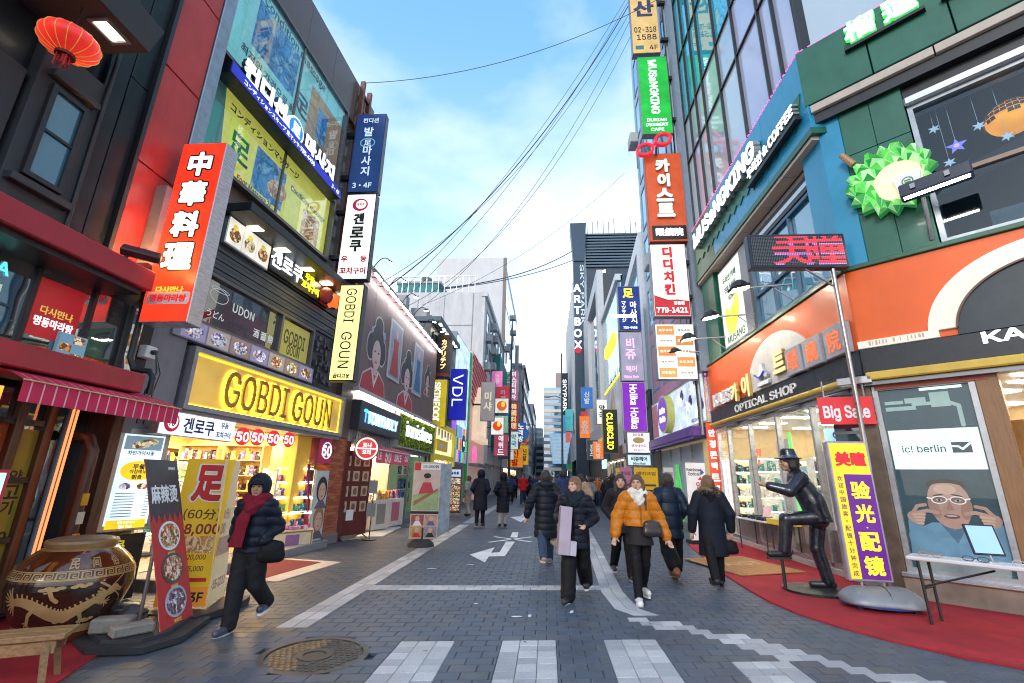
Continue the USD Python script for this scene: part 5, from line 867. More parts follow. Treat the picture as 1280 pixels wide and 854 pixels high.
    o = thing("paper_cup", "white paper cup with a round green emblem shown on the durian relief", "cup"); part(o, "cup", MB().poly(q, Polygon([(.10, -.42), (.36, -.42), (.41, -.1), (.05, -.1)]), .06, .16), DULL_W); part(o, "emblem", MB().poly(q, ellip(.23, -.24, .075, .075).difference(ellip(.23, -.24, .06, .06)).union(sbox(.19, -.27, .27, -.25)).union(sbox(.19, -.235, .27, -.215)), .16, .165), mat("emblem_green", (.02, .2, .07), .5))
    o = thing("floodlight", "long dark sign lamp with a bright tube, fixed below the durian relief", "floodlight"); fl = Fr(BF.P((1.42, 5.98, .5))[0], BF.u*.97+np.array([0, 0, .05])); part(o, "housing", MB().box(fl, -.42, .42, -.1, .12, -.12, .12, .02), mat("navy_metal", (.012, .02, .045), .35)); part(o, "tube_lamp", MB().box(fl, -.38, .38, -.115, -.1, .02, .1), SPOT)
    part(o, "bracket", MB().tube([BF.P((1.2, 5.3, .0))[0], BF.P((1.25, 6.0, .4))[0]], .03, 6), GREY)
    for k, u in enumerate((.22, .62)): part(o, "clamp", MB().box(fl, u-.5, u-.44, -.02, .06, .12, .15), GREY)
    # lamps on long horizontal arms over the fascia
    for i, y in enumerate((9.9, 11.8, 13.8, 15.4)):
        o = thing("sign_lamp", "dark scoop lamp over the orange fascia, "+["nearest the red letter screen", "second from the red letter screen", "third from the red letter screen", "farthest from the red letter screen"][i], "lamp", "scoop lamps over the orange fascia"); z = 5.66; c = np.array([4.25, y, z])
        part(o, "arm", MB().tube([(5.25, y-.25, z+.0), (4.45, y-.02, z+.02)], .022, 7), GREY); part(o, "brace", MB().tube([(5.25, y-.2, z-.35), (4.9, y-.1, z-.0)], .014, 5), GREY)
        hd = Fr(c, (-.97, .1, -.2), (0, 1, 0)); part(o, "shade", MB().box(hd, -.2, .22, -.15, .15, -.07, .0, .03).lathe(0, [(.2, 0), (.17, .1), (.09, .17), (0, .19)], 18, Fr(c+[0, 0, .02], (1, 0, 0), (0, 1, 0))), mat("scoop_dark", (.012, .014, .02), .35)); part(o, "bulb", MB().box(hd, -.16, .17, -.11, .11, .005, .019), mat("fascia_spot", (.9, .9, .9), .5, var=0, emit=55.0, ecol=(1, .86, .66)))
corner()

def shop_interior():
    sh = mat("display_white", (.75, .74, .72), .4); cols = [GOODS[i] for i in (8, 4, 8, 5, 2, 1)]
    R = Fr((8.9, 14.2, .1), (0, -1, 0))
    for k, (lab, u) in enumerate((("white wall shelf of spectacle cases at the far end of the glasses shop", 0), ("white wall shelf of dark spectacle frames behind the hat-wearing statue", 2.1), ("white wall shelf of frames near the shop's middle", 4.2))): shelf_unit(R.at(u, 0, 0), 1.9, 2.1, 6, .3, 40+k, lab, sh, cols=cols, size=(.05, .12))
    for k, (x, y, w_, lab, cl) in enumerate(((5.45, 14.75, 1.6, "tall white shelf on the glasses shop's end wall by the window", (4, 2, 8)), (7.2, 14.75, 1.9, "white shelf on the glasses shop's end wall, deeper inside", (8, 5, 2)), (5.5, 13.3, .8, "ice-blue leaflet rack just inside the first window", (2, 4, 2)), (6.5, 12.3, 1.2, "middle white rack of dark frames across the shop", (8, 8, 5)), (5.75, 10.4, 1.0, "rack of yellow and red boxes seen past the statue's hat", (0, 3, 9)), (7.3, 10.9, 1.3, "rack of green and blue cases deep behind the statue", (4, 7, 5)), (6.2, 9.0, 1.0, "low white rack of frames near the angled corner", (8, 2, 5)))): shelf_unit(Fr((x, y, .1), (1, 0, 0)), w_, 2.1 if y > 9.5 else 1.3, 6, .28, 120+k, lab, sh, cols=[GOODS[i] for i in cl], size=(.05, .13), light=CEIL_LAMP)
    shelf_unit(Fr((6.4, 13.6, .1), (.2, -.98, 0)), 1.3, 1.9, 6, .25, 50, "pale blue rack of contact lens boxes by the far shop window", mat("ice_blue", (.45, .65, .7), .35, emit=.15), cols=[GOODS[2], mat("lens_blue", (.1, .35, .5), .4), mat("lens_ice", (.5, .7, .75), .4)], size=(.06, .13))
    shelf_unit(Fr((6.35, 11.6, .1), (.3, -.95, 0)), 1.2, 1.8, 5, .25, 51, "glass counter shelf with yellow and teal boxes behind the statue", mat("honey_wood", (.6, .4, .12), .35), cols=[mat("tray_yellow", (.75, .6, .04), .4), GOODS[4], GOODS[2]], size=(.08, .16), light=CEIL_LAMP)
    bw = mat("brown_rack", (.3, .15, .05), .4, var=.2); dk = [mat(f"frame_{i}", c, .25, .2) for i, c in enumerate([(.02, .015, .012), (.1, .04, .02), (.3, .22, .12), (.04, .05, .08), (.5, .5, .5)])]
    shelf_unit(Fr(BF.P((1.62, .1, -.55))[0], BF.u*.5-BF.n*.85), 1.1, 2.4, 9, .12, 52, "brown slanting rack of sunglasses beside the shop doorway", bw, cols=dk, size=(.04, .09), light=None)
    shelf_unit(Fr(BF.P((1.9, .1, -2.2))[0], BF.u), 2.3, 2.0, 6, .3, 53, "long brown shelf of spectacles inside the angled doorway", bw, cols=dk, size=(.05, .12), light=WARM_LAMP)
    o = thing("lens_sign", "pale ice-blue contact lens sign hanging on wires inside the glasses shop", "sign"); q = Fr((5.5, 9.15, 2.33), (.75, -.66, 0))
    part(o, "board", MB().box(q, -.35, .4, 0, .24, -.02, 0), lit("ice_board", (.5, .78, .82), .5)); letters(o, q, mat("ice_ink", (.02, .15, .3), .5), ("Clalen", .02, .12, .13, {}), n0=0, d=.003); part(o, "wire", MB().tube([q.P((-.3, .24, 0))[0], q.P((-.3, .75, 0))[0]], .004, 4), GREY); part(o, "wire", MB().tube([q.P((.3, .24, 0))[0], q.P((.3, .75, 0))[0]], .004, 4), GREY)
    o = thing("neon_sign", "small red neon glasses sign glowing in the shop window", "sign"); q = AF.at(2.3, 2.3, -.2); letters(o, q, mat("neon_red", (1, .05, .05), .4, var=0, emit=2.2, ecol=(1, .03, .03)), ("안경", 0, 0, .2, {}), ("점", .0, -.22, .14, {}), n0=0, d=.012, stroke=1)
    o = thing("portrait_banner", "tall banner of a long-haired woman in the shop window, edged by a green light strip", "banner"); q = AF.at(3.0, .8, -.35); part(o, "sheet", MB().box(q, 0, .6, 0, 1.75, -.02, 0), mat("banner_grey", (.5, .5, .5), .4, emit=.1)); part(o, "hair", MB().poly(q, ellip(.3, 1.25, .2, .4), 0, .003), mat("print_hair0_02", (.02, .015, .012), .5)); part(o, "face", MB().poly(q, ellip(.3, 1.35, .11, .16), .003, .006), MATS["print_skin"]); part(o, "dress", MB().poly(q, smooth_poly([(.1, 0), (.5, 0), (.48, .85), (.4, 1.0), (.2, 1.0), (.12, .85)]), .003, .006), mat("print_blouse", (.65, .5, .45), .5)); part(o, "green_strip", MB().box(q, .62, .72, 0, 1.9, -.02, .01), lit("green_strip", (.1, .8, .15), .6))
    o = single("hanging_grid", (lambda mb: [mb.box(AF.at(4.3, 1.9, -.8), k*.09, k*.09+.008, 0, .75, -.004, .004) for k in range(13)] + [mb.box(AF.at(4.3, 1.9, -.8), 0, 1.09, k*.09, k*.09+.008, .004, .012) for k in range(9)] and mb)(MB()), DARK, "dark wire grid panel hanging inside the shop behind the statue's hat", "grid panel")
shop_interior()
# ================================================================ FARTHER UP THE STREET
def side_frame(side, x, y0, y1):
    """Frame along a street facade between y0 and y1: u runs in the reading direction, length y1-y0."""
    return Fr((x, y0, 0), (0, 1, 0)) if side < 0 else Fr((x, y1, 0), (0, -1, 0))
def window_grid(t, f, u0, u1, z0, z1, nu, nz, gm, fm, gap=.25, n=.0, name="window"):
    for i in range(nu):
        for k in range(nz):
            a = u0+(u1-u0)*i/nu; b = u0+(u1-u0)*(i+1)/nu; c = z0+(z1-z0)*k/nz; d = z0+(z1-z0)*(k+1)/nz; g = gap*min(b-a, d-c)/2
            w = part(t, name, frame(MB(), f, a+g, b-g, c+g, d-g, .06*min(b-a, d-c), n-.05, n+.04), fm); part(w, "pane", MB().box(f, a+g, b-g, c+g, d-g, n-.04, n+.01), gm)
LITSHOP = lit("shop_inside", (1, .82, .5), 1.1, .4); LITCOOL = lit("shop_inside_cool", (.9, .95, 1), 1.0, .35)
def shopfront(t, f, u0, u1, z1, wall, glowm, seed, n=0.0, depth=.9):
    """A lit shop front: opening with a shallow lit room, posts and goods."""
    part(t, "shop_back", MB().box(f, u0, u1, .1, z1, n-depth-.05, n-depth), wall); part(t, "shop_ceiling", MB().box(f, u0, u1, z1, z1+.08, n-depth, n), wall); part(t, "shop_side", MB().box(f, u0-.05, u0, .1, z1, n-depth, n), wall); part(t, "shop_side", MB().box(f, u1, u1+.05, .1, z1, n-depth, n), wall)
    part(t, "shop_step", MB().box(f, u0, u1, -.1, .1, n-depth, n+.1), mat("step_stone"))
    part(t, "shop_lamp", MB().box(f, u0+.1, u1-.1, z1-.06, z1-.02, n-depth*.6, n-depth*.3), glowm)
    for k in range(3): z = .5+k*.55; part(t, "shop_shelf", MB().box(f, u0+.1, u1-.1, z-.03, z, n-depth, n-depth+.35), WHITE); goods(t, f.at(u0+.1, z, n-depth+.34), u1-u0-.2, .45, 0, .3, seed*7+k, None, (.08, .3))
    w = (u1-u0)/max(1, round((u1-u0)/1.6))
    for i in range(int(round((u1-u0)/w))+1): part(t, "shop_post", MB().box(f, u0+i*w-.035, u0+i*w+.035, .1, z1, n-.05, n+.02), ALU)

def left_row():
    # --- the low building with the great painted billboard
    wood = mat("billboard_wood", (.15, .09, .092), .5, var=.25, scale=3, stretch=(1, 3, .25)); grey = mat("corrugated_grey", (.32, .31, .31), .5, var=.15, dirt=.3)
    f = FL(0, 0, -5.0); t = thing("billboard_building", "two-storey building behind a long brown billboard painted with women in red kimonos", "building")
    part(t, "wall", MB().wbox(-10, -5.3, 11.45, 20.4, 2.4, 7.1), grey); part(t, "shop_lintel", MB().wbox(-5.35, -5.02, 11.5, 20.4, 2.35, 2.56), grey)
    for k in range(9): part(t, "wood_panel", MB().box(f, 11.5+k*.98, 12.474+k*.98, 3.72, 7.2, -.3, 0, .006), wood)
    part(t, "billboard_rim", MB().box(f, 11.48, 20.34, 3.62, 3.715, -.3, .22), mat("pale_rim", (.45, .45, .46), .4)); part(t, "billboard_rim", MB().box(f, 11.48, 20.34, 7.2, 7.3, -.3, .05), DARK)
    for k in range(13): part(t, "strip_lamp", MB().box(f, 11.75+k*.66, 12.25+k*.66, 6.96, 7.02, .16, .22), SPOT); part(t, "lamp_bracket", MB().box(f, 11.98+k*.66, 12.02+k*.66, 6.98, 7.0, 0, .16), DARK)
    part(t, "under_lamp", MB().box(f, 11.6, 20.2, 3.58, 3.61, .1, .16), CEIL_LAMP)
    pi = thing("billboard_painting", "painted figures of dark-haired women in red kimonos and two framed dresses on the brown billboard", "painting"); kim = mat("kimono_red", (.42, .03, .045), .5, var=.2, scale=4); face = mat("painted_face", (.62, .42, .42), .5); hair = mat("painted_hair", (.02, .018, .025), .5); outl = mat("painted_outline", (.55, .5, .52), .5)
    for (y, z, s) in ((12.95, 4.95, 1.0), (16.1, 4.85, .95), (18.95, 5.35, .62)):
        def P(g, n, m, nm): part(pi, nm, MB().poly(f.at(y, z, 0), affinity.scale(g, s, s, origin=(0, 0)), n, n+.004), m)
        body = smooth_poly([(-1.0, -1.22), (1.0, -1.22), (.85, -.75), (.3, -.5), (-.3, -.5), (-.85, -.75)], .06) if s > .7 else smooth_poly([(-.8, -.9), (.8, -.9), (.3, -.5), (-.3, -.5)], .05)
        hr = unary_union([ellip(0, .35, .52, .5), ellip(-.45, .15, .3, .38), ellip(.45, .15, .3, .38), ellip(.05, .85, .32, .28)])
        P(unary_union([body, hr]).buffer(.05), .002, outl, "outline"); P(body, .006, kim, "kimono"); P(hr, .006, hair, "hair"); P(ellip(0, -.02, .33, .44), .01, face, "face"); P(sbox(-.13, -.62, .13, -.3), .008, face, "neck"); P(Polygon([(-.32, -.5), (0, -1.0), (.32, -.5), (.2, -.48), (0, -.8), (-.2, -.48)]), .012, mat("collar_pale", (.6, .55, .5), .5), "collar")
        P(ellip(0, -.24, .07, .035), .014, mat("painted_lips", (.5, .02, .04), .5), "lips"); P(unary_union([ellip(-.14, .06, .07, .022), ellip(.14, .06, .07, .022)]), .014, hair, "eye"); P(unary_union([ellip(.5, .7, .12, .12), ellip(-.5, .62, .09, .09)]), .012, mat("hair_flower", (.25, .35, .5), .5), "flower")
    for y, c in ((14.55, "kimono_red"), (17.35, "dress_blue")):
        p = part(pi, "dress_picture", MB().box(f.at(y, 4.5, 0), -.62, .62, 0, 1.95, .002, .03), mat("picture_border", (.5, .5, .52), .5)); part(p, "picture_ground", MB().box(f.at(y, 4.5, 0), -.53, .53, .09, 1.86, .03, .034), mat("picture_ground", (.3, .32, .4), .5, var=.2)); part(p, "dress", MB().poly(f.at(y, 4.5, 0), smooth_poly([(-.42, .15), (.42, .15), (.2, 1.0), (.26, 1.35), (-.26, 1.35), (-.2, 1.0)], .04), .034, .04), mat(c, (.02, .12, .3), .5)); part(p, "head", MB().poly(f.at(y, 4.5, 0), ellip(0, 1.55, .12, .15), .034, .04), face)
    # shops below
    part(t, "shop_wall", MB().wbox(-5.05, -5.0, 11.5, 15.1, 2.36, 3.7), grey)
    for k in range(20): part(t, "corrugation", MB().box(f, 11.6+k*.17, 11.68+k*.17, 2.36, 2.66, .0, .025), grey)
    s, q = sign("shop_sign", "dark grey box sign with glowing white-blue capitals under the painted billboard", FL(11.55, 2.66, -4.72), 3.4, .74, .26, mat("slate_face", (.03, .037, .045), .4), mat("slate", (.035, .042, .05), .4), bev=.01)
    letters(s, q, mat("blue_halo", (.2, .6, 1), .4, var=0, emit=.9, ecol=(.05, .4, 1)), ("TONYMOLY", 1.75, .37, .32, {"kind": "inter", "w": 2.56, "off": .008}), n0=0, d=.004, stroke=3, name="halo"); letters(s, q, LETTER_W, ("TONYMOLY", 1.75, .37, .32, {"kind": "inter", "w": 2.5}), n0=.02, d=.02, stroke=2); part(s, "sprout_mark", MB().poly(q, sbox(.34, .2, .38, .5).union(ellip(.3, .5, .07, .04, 20)).union(ellip(.43, .5, .07, .04, -20)), .0, .02), MATS["blue_halo"])
    aw = thing("shop_awning", "folded grey awning over the cosmetics shop with the sale banner", "awning"); part(aw, "cloth", MB().add([(-5, 12.3, 2.34), (-5, 15.3, 2.34), (-4.45, 15.3, 2.2), (-4.45, 12.3, 2.2)], [[0, 1, 2, 3]]), mat("grey_awning", (.35, .36, .38), .6)); part(aw, "bar", MB().tube([(-4.45, 12.3, 2.19), (-4.45, 15.3, 2.19)], .03), ALU)
    b = thing("sale_banner", "pink-red banner with white 50 and SALE lettering hanging under the grey awning", "banner"); q = FL(12.35, 1.86, -4.47); part(b, "cloth", MB().box(q, 0, 2.95, 0, .42, -.008, 0), mat("sale_red", (.55, .06, .11), .6, emit=.1)); letters(b, q, DULL_W, ("LE", .25, .2, .2, {}), ("50", .95, .21, .33, {}), ("SALE", 1.85, .2, .22, {}), ("50", 2.72, .24, .24, {}), n0=0, d=.003, kind="inter", stroke=4)
    s = thing("round_sign", "round white projecting sign with red lettering beside the brick pillar", "sign"); c = Fr((-4.62, 12.0, 2.2), (.9, .43, 0)); part(s, "drum", MB().cyl(c, 0, 0, .3, -.16, 0, 36), lit("drum_white", (.8, .8, .8), .7)); part(s, "red_field", MB().poly(c, ellip(0, 0, .24, .24, 0, 24).difference(sbox(-.3, -.02, .3, .02)), .0, .005), lit("drum_red", (.7, .05, .04), .4)); letters(s, c, LETTER_W, ("토니", 0, .09, .12, {}), ("모리", 0, -.09, .12, {}), n0=.005, d=.004, stroke=3); part(s, "arm", MB().tube([c.P((-.3, .25, -.08))[0], (-5.0, 12.1, 2.5)], .015), DARK); part(s, "rim", MB().poly(c, ellip(0, 0, .31, .31, 0, 24).difference(ellip(0, 0, .28, .28, 0, 24)), -.16, .01), mat("rim_red", (.5, .04, .04), .4))
    shopfront(t, f, 11.9, 15.15, 2.3, mat("shop_cream", (.6, .5, .36), .6), WARM_LAMP, 11, -.05, 1.3); part(t, "side_panel", MB().wbox(-5.3, -5.0, 11.45, 11.9, 0, 2.36), mat("maroon_panel", (.09, .012, .012), .5))
    mb = thing("photo_board", "maroon standing board covered in small cream photo cards beside the brick pillar", "board"); q = Fr((-5.12, 11.75, .1), (.45, .89, 0)); part(mb, "board", MB().box(q, 0, 1.0, 0, 2.05, -.06, 0, .008), mat("maroon_board", (.12, .012, .012), .45)); rg = random.Random(2)
    for k in range(12): u, v = .08+(k % 3)*.31, .55+(k//3)*.37; part(mb, "card", MB().box(q.at(u, v), 0, .2, 0, .25, 0, .012), mat("card_cream", (.5, .4, .28), .5)); part(mb, "print", MB().poly(q.at(u, v), ellip(.1, .12, .06, .085), .012, .014), mat("card_print", (.22, .1, .07), .5))
    part(mb, "notice", MB().box(q, .3, .52, .35, .6, .0, .015), DULL_W); part(mb, "foot", MB().tube([q.P((.1, 0, 0))[0], q.P((.1, -.1, .2))[0]], .015), DARK); part(mb, "foot", MB().tube([q.P((.9, 0, 0))[0], q.P((.9, -.1, .2))[0]], .015), DARK)
    st = thing("stanchion", "thin black pole stand with two small grey notices before the cosmetics shop", "stand"); part(st, "pole", MB().tube([(-4.4, 12.2, 0.02), (-4.4, 12.2, 1.45)], .014), BLACK); part(st, "base", MB().cyl(W.at(-4.4, 12.2), 0, 0, .18, 0, .02, 20), BLACK)
    for z in (.55, 1.1): part(st, "notice", MB().wbox(-4.52, -4.3, 12.16, 12.18, z, z+.32), mat("notice_grey", (.3, .32, .33), .5))
    for k, (y, lab) in enumerate(((13.6, "white goods counter heaped with yellow packets under the sale banner"), (14.7, "white goods counter with pink sample pictures by the green door"))):
        c = thing("counter", lab, "counter", "white counters outside the cosmetics shop"); q = Fr((-4.95+.08*k, y, .05), (.3, .954, 0)); part(c, "body", MB().box(q, 0, .95, 0, .82, -.55, 0, .02), mat("counter_white", (.66, .6, .53), .4)); part(c, "panel", MB().box(q, .3, .7, .15, .7, .0, .006), mat(["counter_grey", "counter_pink"][k], [(.25, .25, .24), (.5, .14, .2)][k], .5)); goods(c, q.at(.03, .82, 0), .9, .28, 0, .5, 90+k, [[GOODS[0], GOODS[9], GOODS[2]], [GOODS[6], GOODS[5], GOODS[2]]][k])
    # green-walled shop
    s = thing("hedge_sign", "shop sign of living-green leaves with white script capitals, next to the dark grey sign", "sign"); q = FL(15.25, 2.5, -4.9); part(s, "board", MB().box(q, 0, 4.9, 0, 1.14, -.2, 0, .01), mat("hedge_board", (.02, .05, .01), .8)); part(s, "light_rim", frame(MB(), q, -.05, 4.95, -.05, 1.2, .05, -.2, .06), mat("pale_rim"))
    rg = np.random.default_rng(5); lm = [mat(f"hedge_leaf_{i}", c, .5, var=.3, scale=15, emit=.04) for i, c in enumerate([(.13, .25, .012), (.25, .34, .02), (.06, .14, .008), (.40, .42, .04)])]
    for m in range(4):
        n = 900; u = rg.uniform(0, 4.9, n); v = rg.uniform(0, 1.14, n); w = rg.uniform(0, .09, n); a = rg.uniform(0, 6.28, n); tl = rg.uniform(-.8, .8, n); L = rg.uniform(.03, .07, n); mbv, mbf = [], []
        for i in range(n): d = np.array([math.cos(a[i]), math.sin(a[i]), tl[i]])*L[i]; e = np.array([-math.sin(a[i]), math.cos(a[i]), .3])*L[i]*.45; c = np.array([u[i], v[i], w[i]]); mbv += [c-d, c+e, c+d, c-e]; mbf.append([4*i, 4*i+1, 4*i+2, 4*i+3])
        part(s, "leaf_cover", MB().add(q.P(mbv), mbf), lm[m], kind="stuff")
    letters(s, q, LETTER_W, ("innisfree", 2.4, .62, .55, {"w": 3.6, "kind": "inter"}), n0=.1, d=.05, stroke=0)
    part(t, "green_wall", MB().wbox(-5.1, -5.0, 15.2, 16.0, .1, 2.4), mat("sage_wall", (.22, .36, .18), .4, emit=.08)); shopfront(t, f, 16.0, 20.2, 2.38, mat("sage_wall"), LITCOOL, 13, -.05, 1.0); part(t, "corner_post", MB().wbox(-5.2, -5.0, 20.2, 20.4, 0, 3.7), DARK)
    # lamp arms above the billboard
    for k in range(6): y = 12.4+k*1.45; lamp_arm((-5.25, y, 7.25), (-4.7, y+.1, 7.75+.02*k), .55, f"swan-neck lamp above the painted billboard, {['nearest', 'second', 'third', 'fourth', 'fifth', 'farthest'][k]} along the parapet", .11)
    # --- dark building with vertical katakana sign
    dk = mat("black_cladding", (.018, .024, .034), .35, var=.25); t = thing("dark_building", "black-clad building with a flat canopy roof behind the katakana sign", "building"); f = FL(0, 0, -5.3)
    part(t, "wall", MB().wbox(-9, -5.4, 20.45, 25.2, 0, 8.5), dk); part(t, "roof_canopy", MB().wbox(-9.4, -4.9, 20.3, 25.2, 8.5, 8.75, .02), mat("canopy_slate", (.05, .09, .12), .5)); part(t, "gable_wall", MB().wbox(-9, -5.4, 20.42, 20.45, 6.0, 8.5), dk)
    for k in range(6): part(t, "canopy_light", MB().wbox(-5.1, -5.0, 20.7+k*.75, 21.1+k*.75, 8.47, 8.495), CEIL_LAMP)
    window_grid(t, f, 20.7, 25, 4.2, 8.3, 3, 3, mirrorglass("dark_pane", (.02, .03, .045), .2), DARK, .2, -.09)
    s = thing("shop_sign", "yellow lit shop facade with a small gold sign and white pelmet, beyond the leafy sign", "sign"); part(s, "frame", frame(MB(), FL(0, 0, -4.95), 20.5, 25.3, 2.3, 3.95, .22, -.4, .05), mat("citron", (.6, .47, .02), .4, emit=.12)); part(s, "field", MB().box(FL(0, 0, -4.95), 20.72, 25.1, 2.5, 3.75, -.2, -.1), lit("cream_field", (.85, .72, .4), .8)); part(s, "plate", MB().box(FL(0, 0, -4.95), 21.3, 23.6, 2.7, 3.2, -.1, .0), mat("gold_plate", (.55, .38, .02), .4, emit=.12)); letters(s, FL(0, 0, -4.95), DULL_W, ("SKINFOOD", 22.45, 2.95, .17, {"kind": "inter", "w": 1.7}), n0=0, d=.01)
    for k in range(6): part(s, "icicle", MB().box(FL(0, 0, -4.95), 20.9+k*.7, 21.2+k*.7, 3.3+.1*(k % 2), 3.7, -.1, -.05), DULL_W)
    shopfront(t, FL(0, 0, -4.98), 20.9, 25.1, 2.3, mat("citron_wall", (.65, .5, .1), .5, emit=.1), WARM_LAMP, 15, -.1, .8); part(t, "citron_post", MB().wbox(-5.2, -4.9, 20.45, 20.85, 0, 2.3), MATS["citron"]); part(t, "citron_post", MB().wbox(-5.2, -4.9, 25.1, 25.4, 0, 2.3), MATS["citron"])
    s, q = sign("blade_sign", "black projecting sign with glowing golden katakana reading downwards", FC(-5.35, 6.1, 21.6), .72, 2.15, .3, mat("coffee_face", (.035, .02, .016), .4), mat("coffee_case", (.03, .05, .07), .4)); letters(s, q, mat("gold_lit", (.9, .6, .25), .4, emit=.9, ecol=(1, .62, .25)), ("カグリチプ", .36, 1.15, .27, dict(vertical=True)), stroke=3); part(s, "red_foot", MB().box(q, .05, .67, .05, .22, 0, .01), mat("red_foot", (.3, .02, .03), .4))
    s, q = sign("blade_sign", "mustard projecting sign with white capitals turned to read downwards", FC(-5.45, 3.75, 21.5), .75, 2.22, .3, lit("mustard", (.52, .40, .012), .45, .1), mat("mustard_case", (.3, .23, .01), .4), rim=.01); v = Fr(q.P((.3, 1.12, 0))[0], q.u, q.v).turn(90); letters(s, v, LETTER_W, ("SKINFOOD", 0, .0, .33, {"w": 1.95}), kind="inter", stroke=3); v2 = Fr(q.P((.13, 1.0, 0))[0], q.u, q.v).turn(90); letters(s, v2, LETTER_W, ("SINCE 1957", 0, 0, .1, {}), kind="inter")
    # --- building with blue blade sign and coloured tiles
    t = thing("led_building", "narrow building with a pale blue glowing front and a mosaic of coloured light blocks", "building"); part(t, "wall", MB().wbox(-9, -5.15, 25.3, 30, 0, 9.6), mat("ash_wall", (.3, .33, .38), .5)); f = FL(0, 0, -5.0)
    part(t, "light_front", MB().box(f, 25.4, 29.6, 4.4, 9.4, -.2, -.05), lit("ice_front", (.45, .62, .85), .75, .35)); part(t, "green_edge_lamp", MB().box(f, 29.7, 29.85, .3, 9.5, -.2, .05), lit("green_edge", (.02, .3, .08), .12)); part(t, "violet_edge_lamp", MB().box(f, 25.3, 25.6, 2.3, 5.3, -.2, .05), lit("violet_edge", (.3, .12, .65), .6))
    rg = random.Random(3); cc = [lit(f"block_{i}", c, .6, .1) for i, c in enumerate([(.03, .3, .75), (.05, .6, .6), (.75, .5, .03), (.12, .5, .05), (.35, .12, .6), (.7, .06, .05), (.02, .05, .5)])]
    for i in range(8):
        for k in range(3): part(t, "colour_block", MB().box(f, 25.65+i*.49, 26.1+i*.49, 2.35+k*.68, 2.98+k*.68, -.1, .02), cc[(i*2+k*3+i*k) % 7])
    part(t, "white_disc", MB().cyl(f, 28.2, 3.45, .5, .02, .06), mat("disc_dark", (.02, .04, .12), .4)); letters(t, f, LETTER_W, ("VDL", 28.2, 3.45, .3, {"w": .7, "kind": "inter"}), n0=.06, d=.01, stroke=1); shopfront(t, f, 25.7, 29.5, 2.2, mat("shop_grey", (.35, .36, .4), .5), LITCOOL, 17, -.1, .8)
    s, q = sign("blade_sign", "royal blue projecting sign with thin white capitals turned to read downwards", FC(-5.3, 4.5, 25.0), .9, 2.8, .35, lit("royal_blue", (.012, .02, .42), .4, .12), mat("royal_case", (.008, .01, .12), .35), rim=.01); v = Fr(q.P((.45, 1.5, 0))[0], q.u, q.v).turn(90); letters(s, v, LETTER_W, ("VDL", -.1, 0, .62, {"w": 1.75}), kind="inter", stroke=0)
    # --- pink striped building with fairy castle relief
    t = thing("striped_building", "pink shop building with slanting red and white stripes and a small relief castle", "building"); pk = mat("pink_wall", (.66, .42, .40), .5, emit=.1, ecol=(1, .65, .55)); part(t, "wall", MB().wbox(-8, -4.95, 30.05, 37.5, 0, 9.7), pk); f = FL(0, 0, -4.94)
    for k in range(11): z = 6.3+k*.42; part(t, "stripe", MB().poly(f, Polygon([(30.2, z), (37.3, z-1.2), (37.3, z-1.0), (30.2, z+.2)]).intersection(sbox(30.2, 5.9, 37.3, 9.6)), .0, .05), mat("stripe_red", (.55, .05, .09), .5))
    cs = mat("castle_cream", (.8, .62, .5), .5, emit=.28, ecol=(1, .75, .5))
    for u, w_, h in ((31.4, .5, 1.4), (32.6, .7, 2.3), (34, .55, 1.7), (35.4, .5, 1.3)): part(t, "turret", MB().poly(f, sbox(u-w_, 4.3, u+w_, 4.3+h).union(Polygon([(u-w_*1.2, 4.3+h), (u+w_*1.2, 4.3+h), (u, 5.4+h)])), .05, .35), cs)
    part(t, "balcony", MB().box(f, 31, 35.8, 3.9, 4.3, 0, .5), cs); part(t, "pink_sign", MB().cyl(f, 32.2, 3.0, .55, .0, .15), lit("hot_pink", (.9, .12, .35), .7)); part(t, "canopy", MB().wbox(-4.95, -4.3, 30.2, 37.2, 2.25, 2.4), GREY); shopfront(t, f, 30.4, 37.1, 2.2, mat("shop_cream"), WARM_LAMP, 19, -.05, .8)
    # --- white concrete building and tall block behind
    con = mat("pale_concrete", (.62, .62, .63), .75, var=.10, scale=1.2, dirt=.35); teal = mat("teal_paint", (.02, .20, .20), .6, var=.15); wg = mirrorglass("grey_pane", (.09, .12, .15), .2)
    t = thing("concrete_building", "pale weathered concrete building with a roof railing and a teal roof hut", "building"); part(t, "wall", MB().wbox(-18, -5.0, 35.2, 52, 9.7, 16.1), con); part(t, "lower_wall", MB().wbox(-18, -5.0, 37.6, 52, 0, 9.68), con); part(t, "cornice", MB().wbox(-5.3, -4.8, 35.1, 52, 15.7, 16.1), con); part(t, "wall_groove", MB().wbox(-6.0, -5.93, 35.17, 35.2, 9, 16), mat("concrete_joint", (.3, .3, .3), .8)); part(t, "wall_groove", MB().wbox(-8, -5.95, 35.17, 35.2, 13.2, 13.26), MATS["concrete_joint"])
    for k in range(3): part(t, "pipe", MB().wbox(-8.4-k*2.2, -8.34-k*2.2, 35.12, 35.2, 10, 15.9), con)
    f = FL(0, 0, -5.0); window_grid(t, f, 36, 51, 9.9, 15.4, 6, 2, wg, GREY, .3); part(t, "teal_wall", MB().wbox(-5.0, -4.4, 42.5, 50.5, 4, 12.8), teal); part(t, "roof_hut", MB().wbox(-13.3, -9.6, 38, 42, 16.1, 18.1), teal); part(t, "hut_roof", MB().wbox(-13.5, -9.4, 37.9, 42.2, 18.1, 18.3), mat("hut_grey", (.3, .32, .33), .6))
    for k in range(24): part(t, "railing_bar", MB().wbox(-18+k*.52, -17.95+k*.52, 36, 36.06, 16.1, 17.9), ALU)
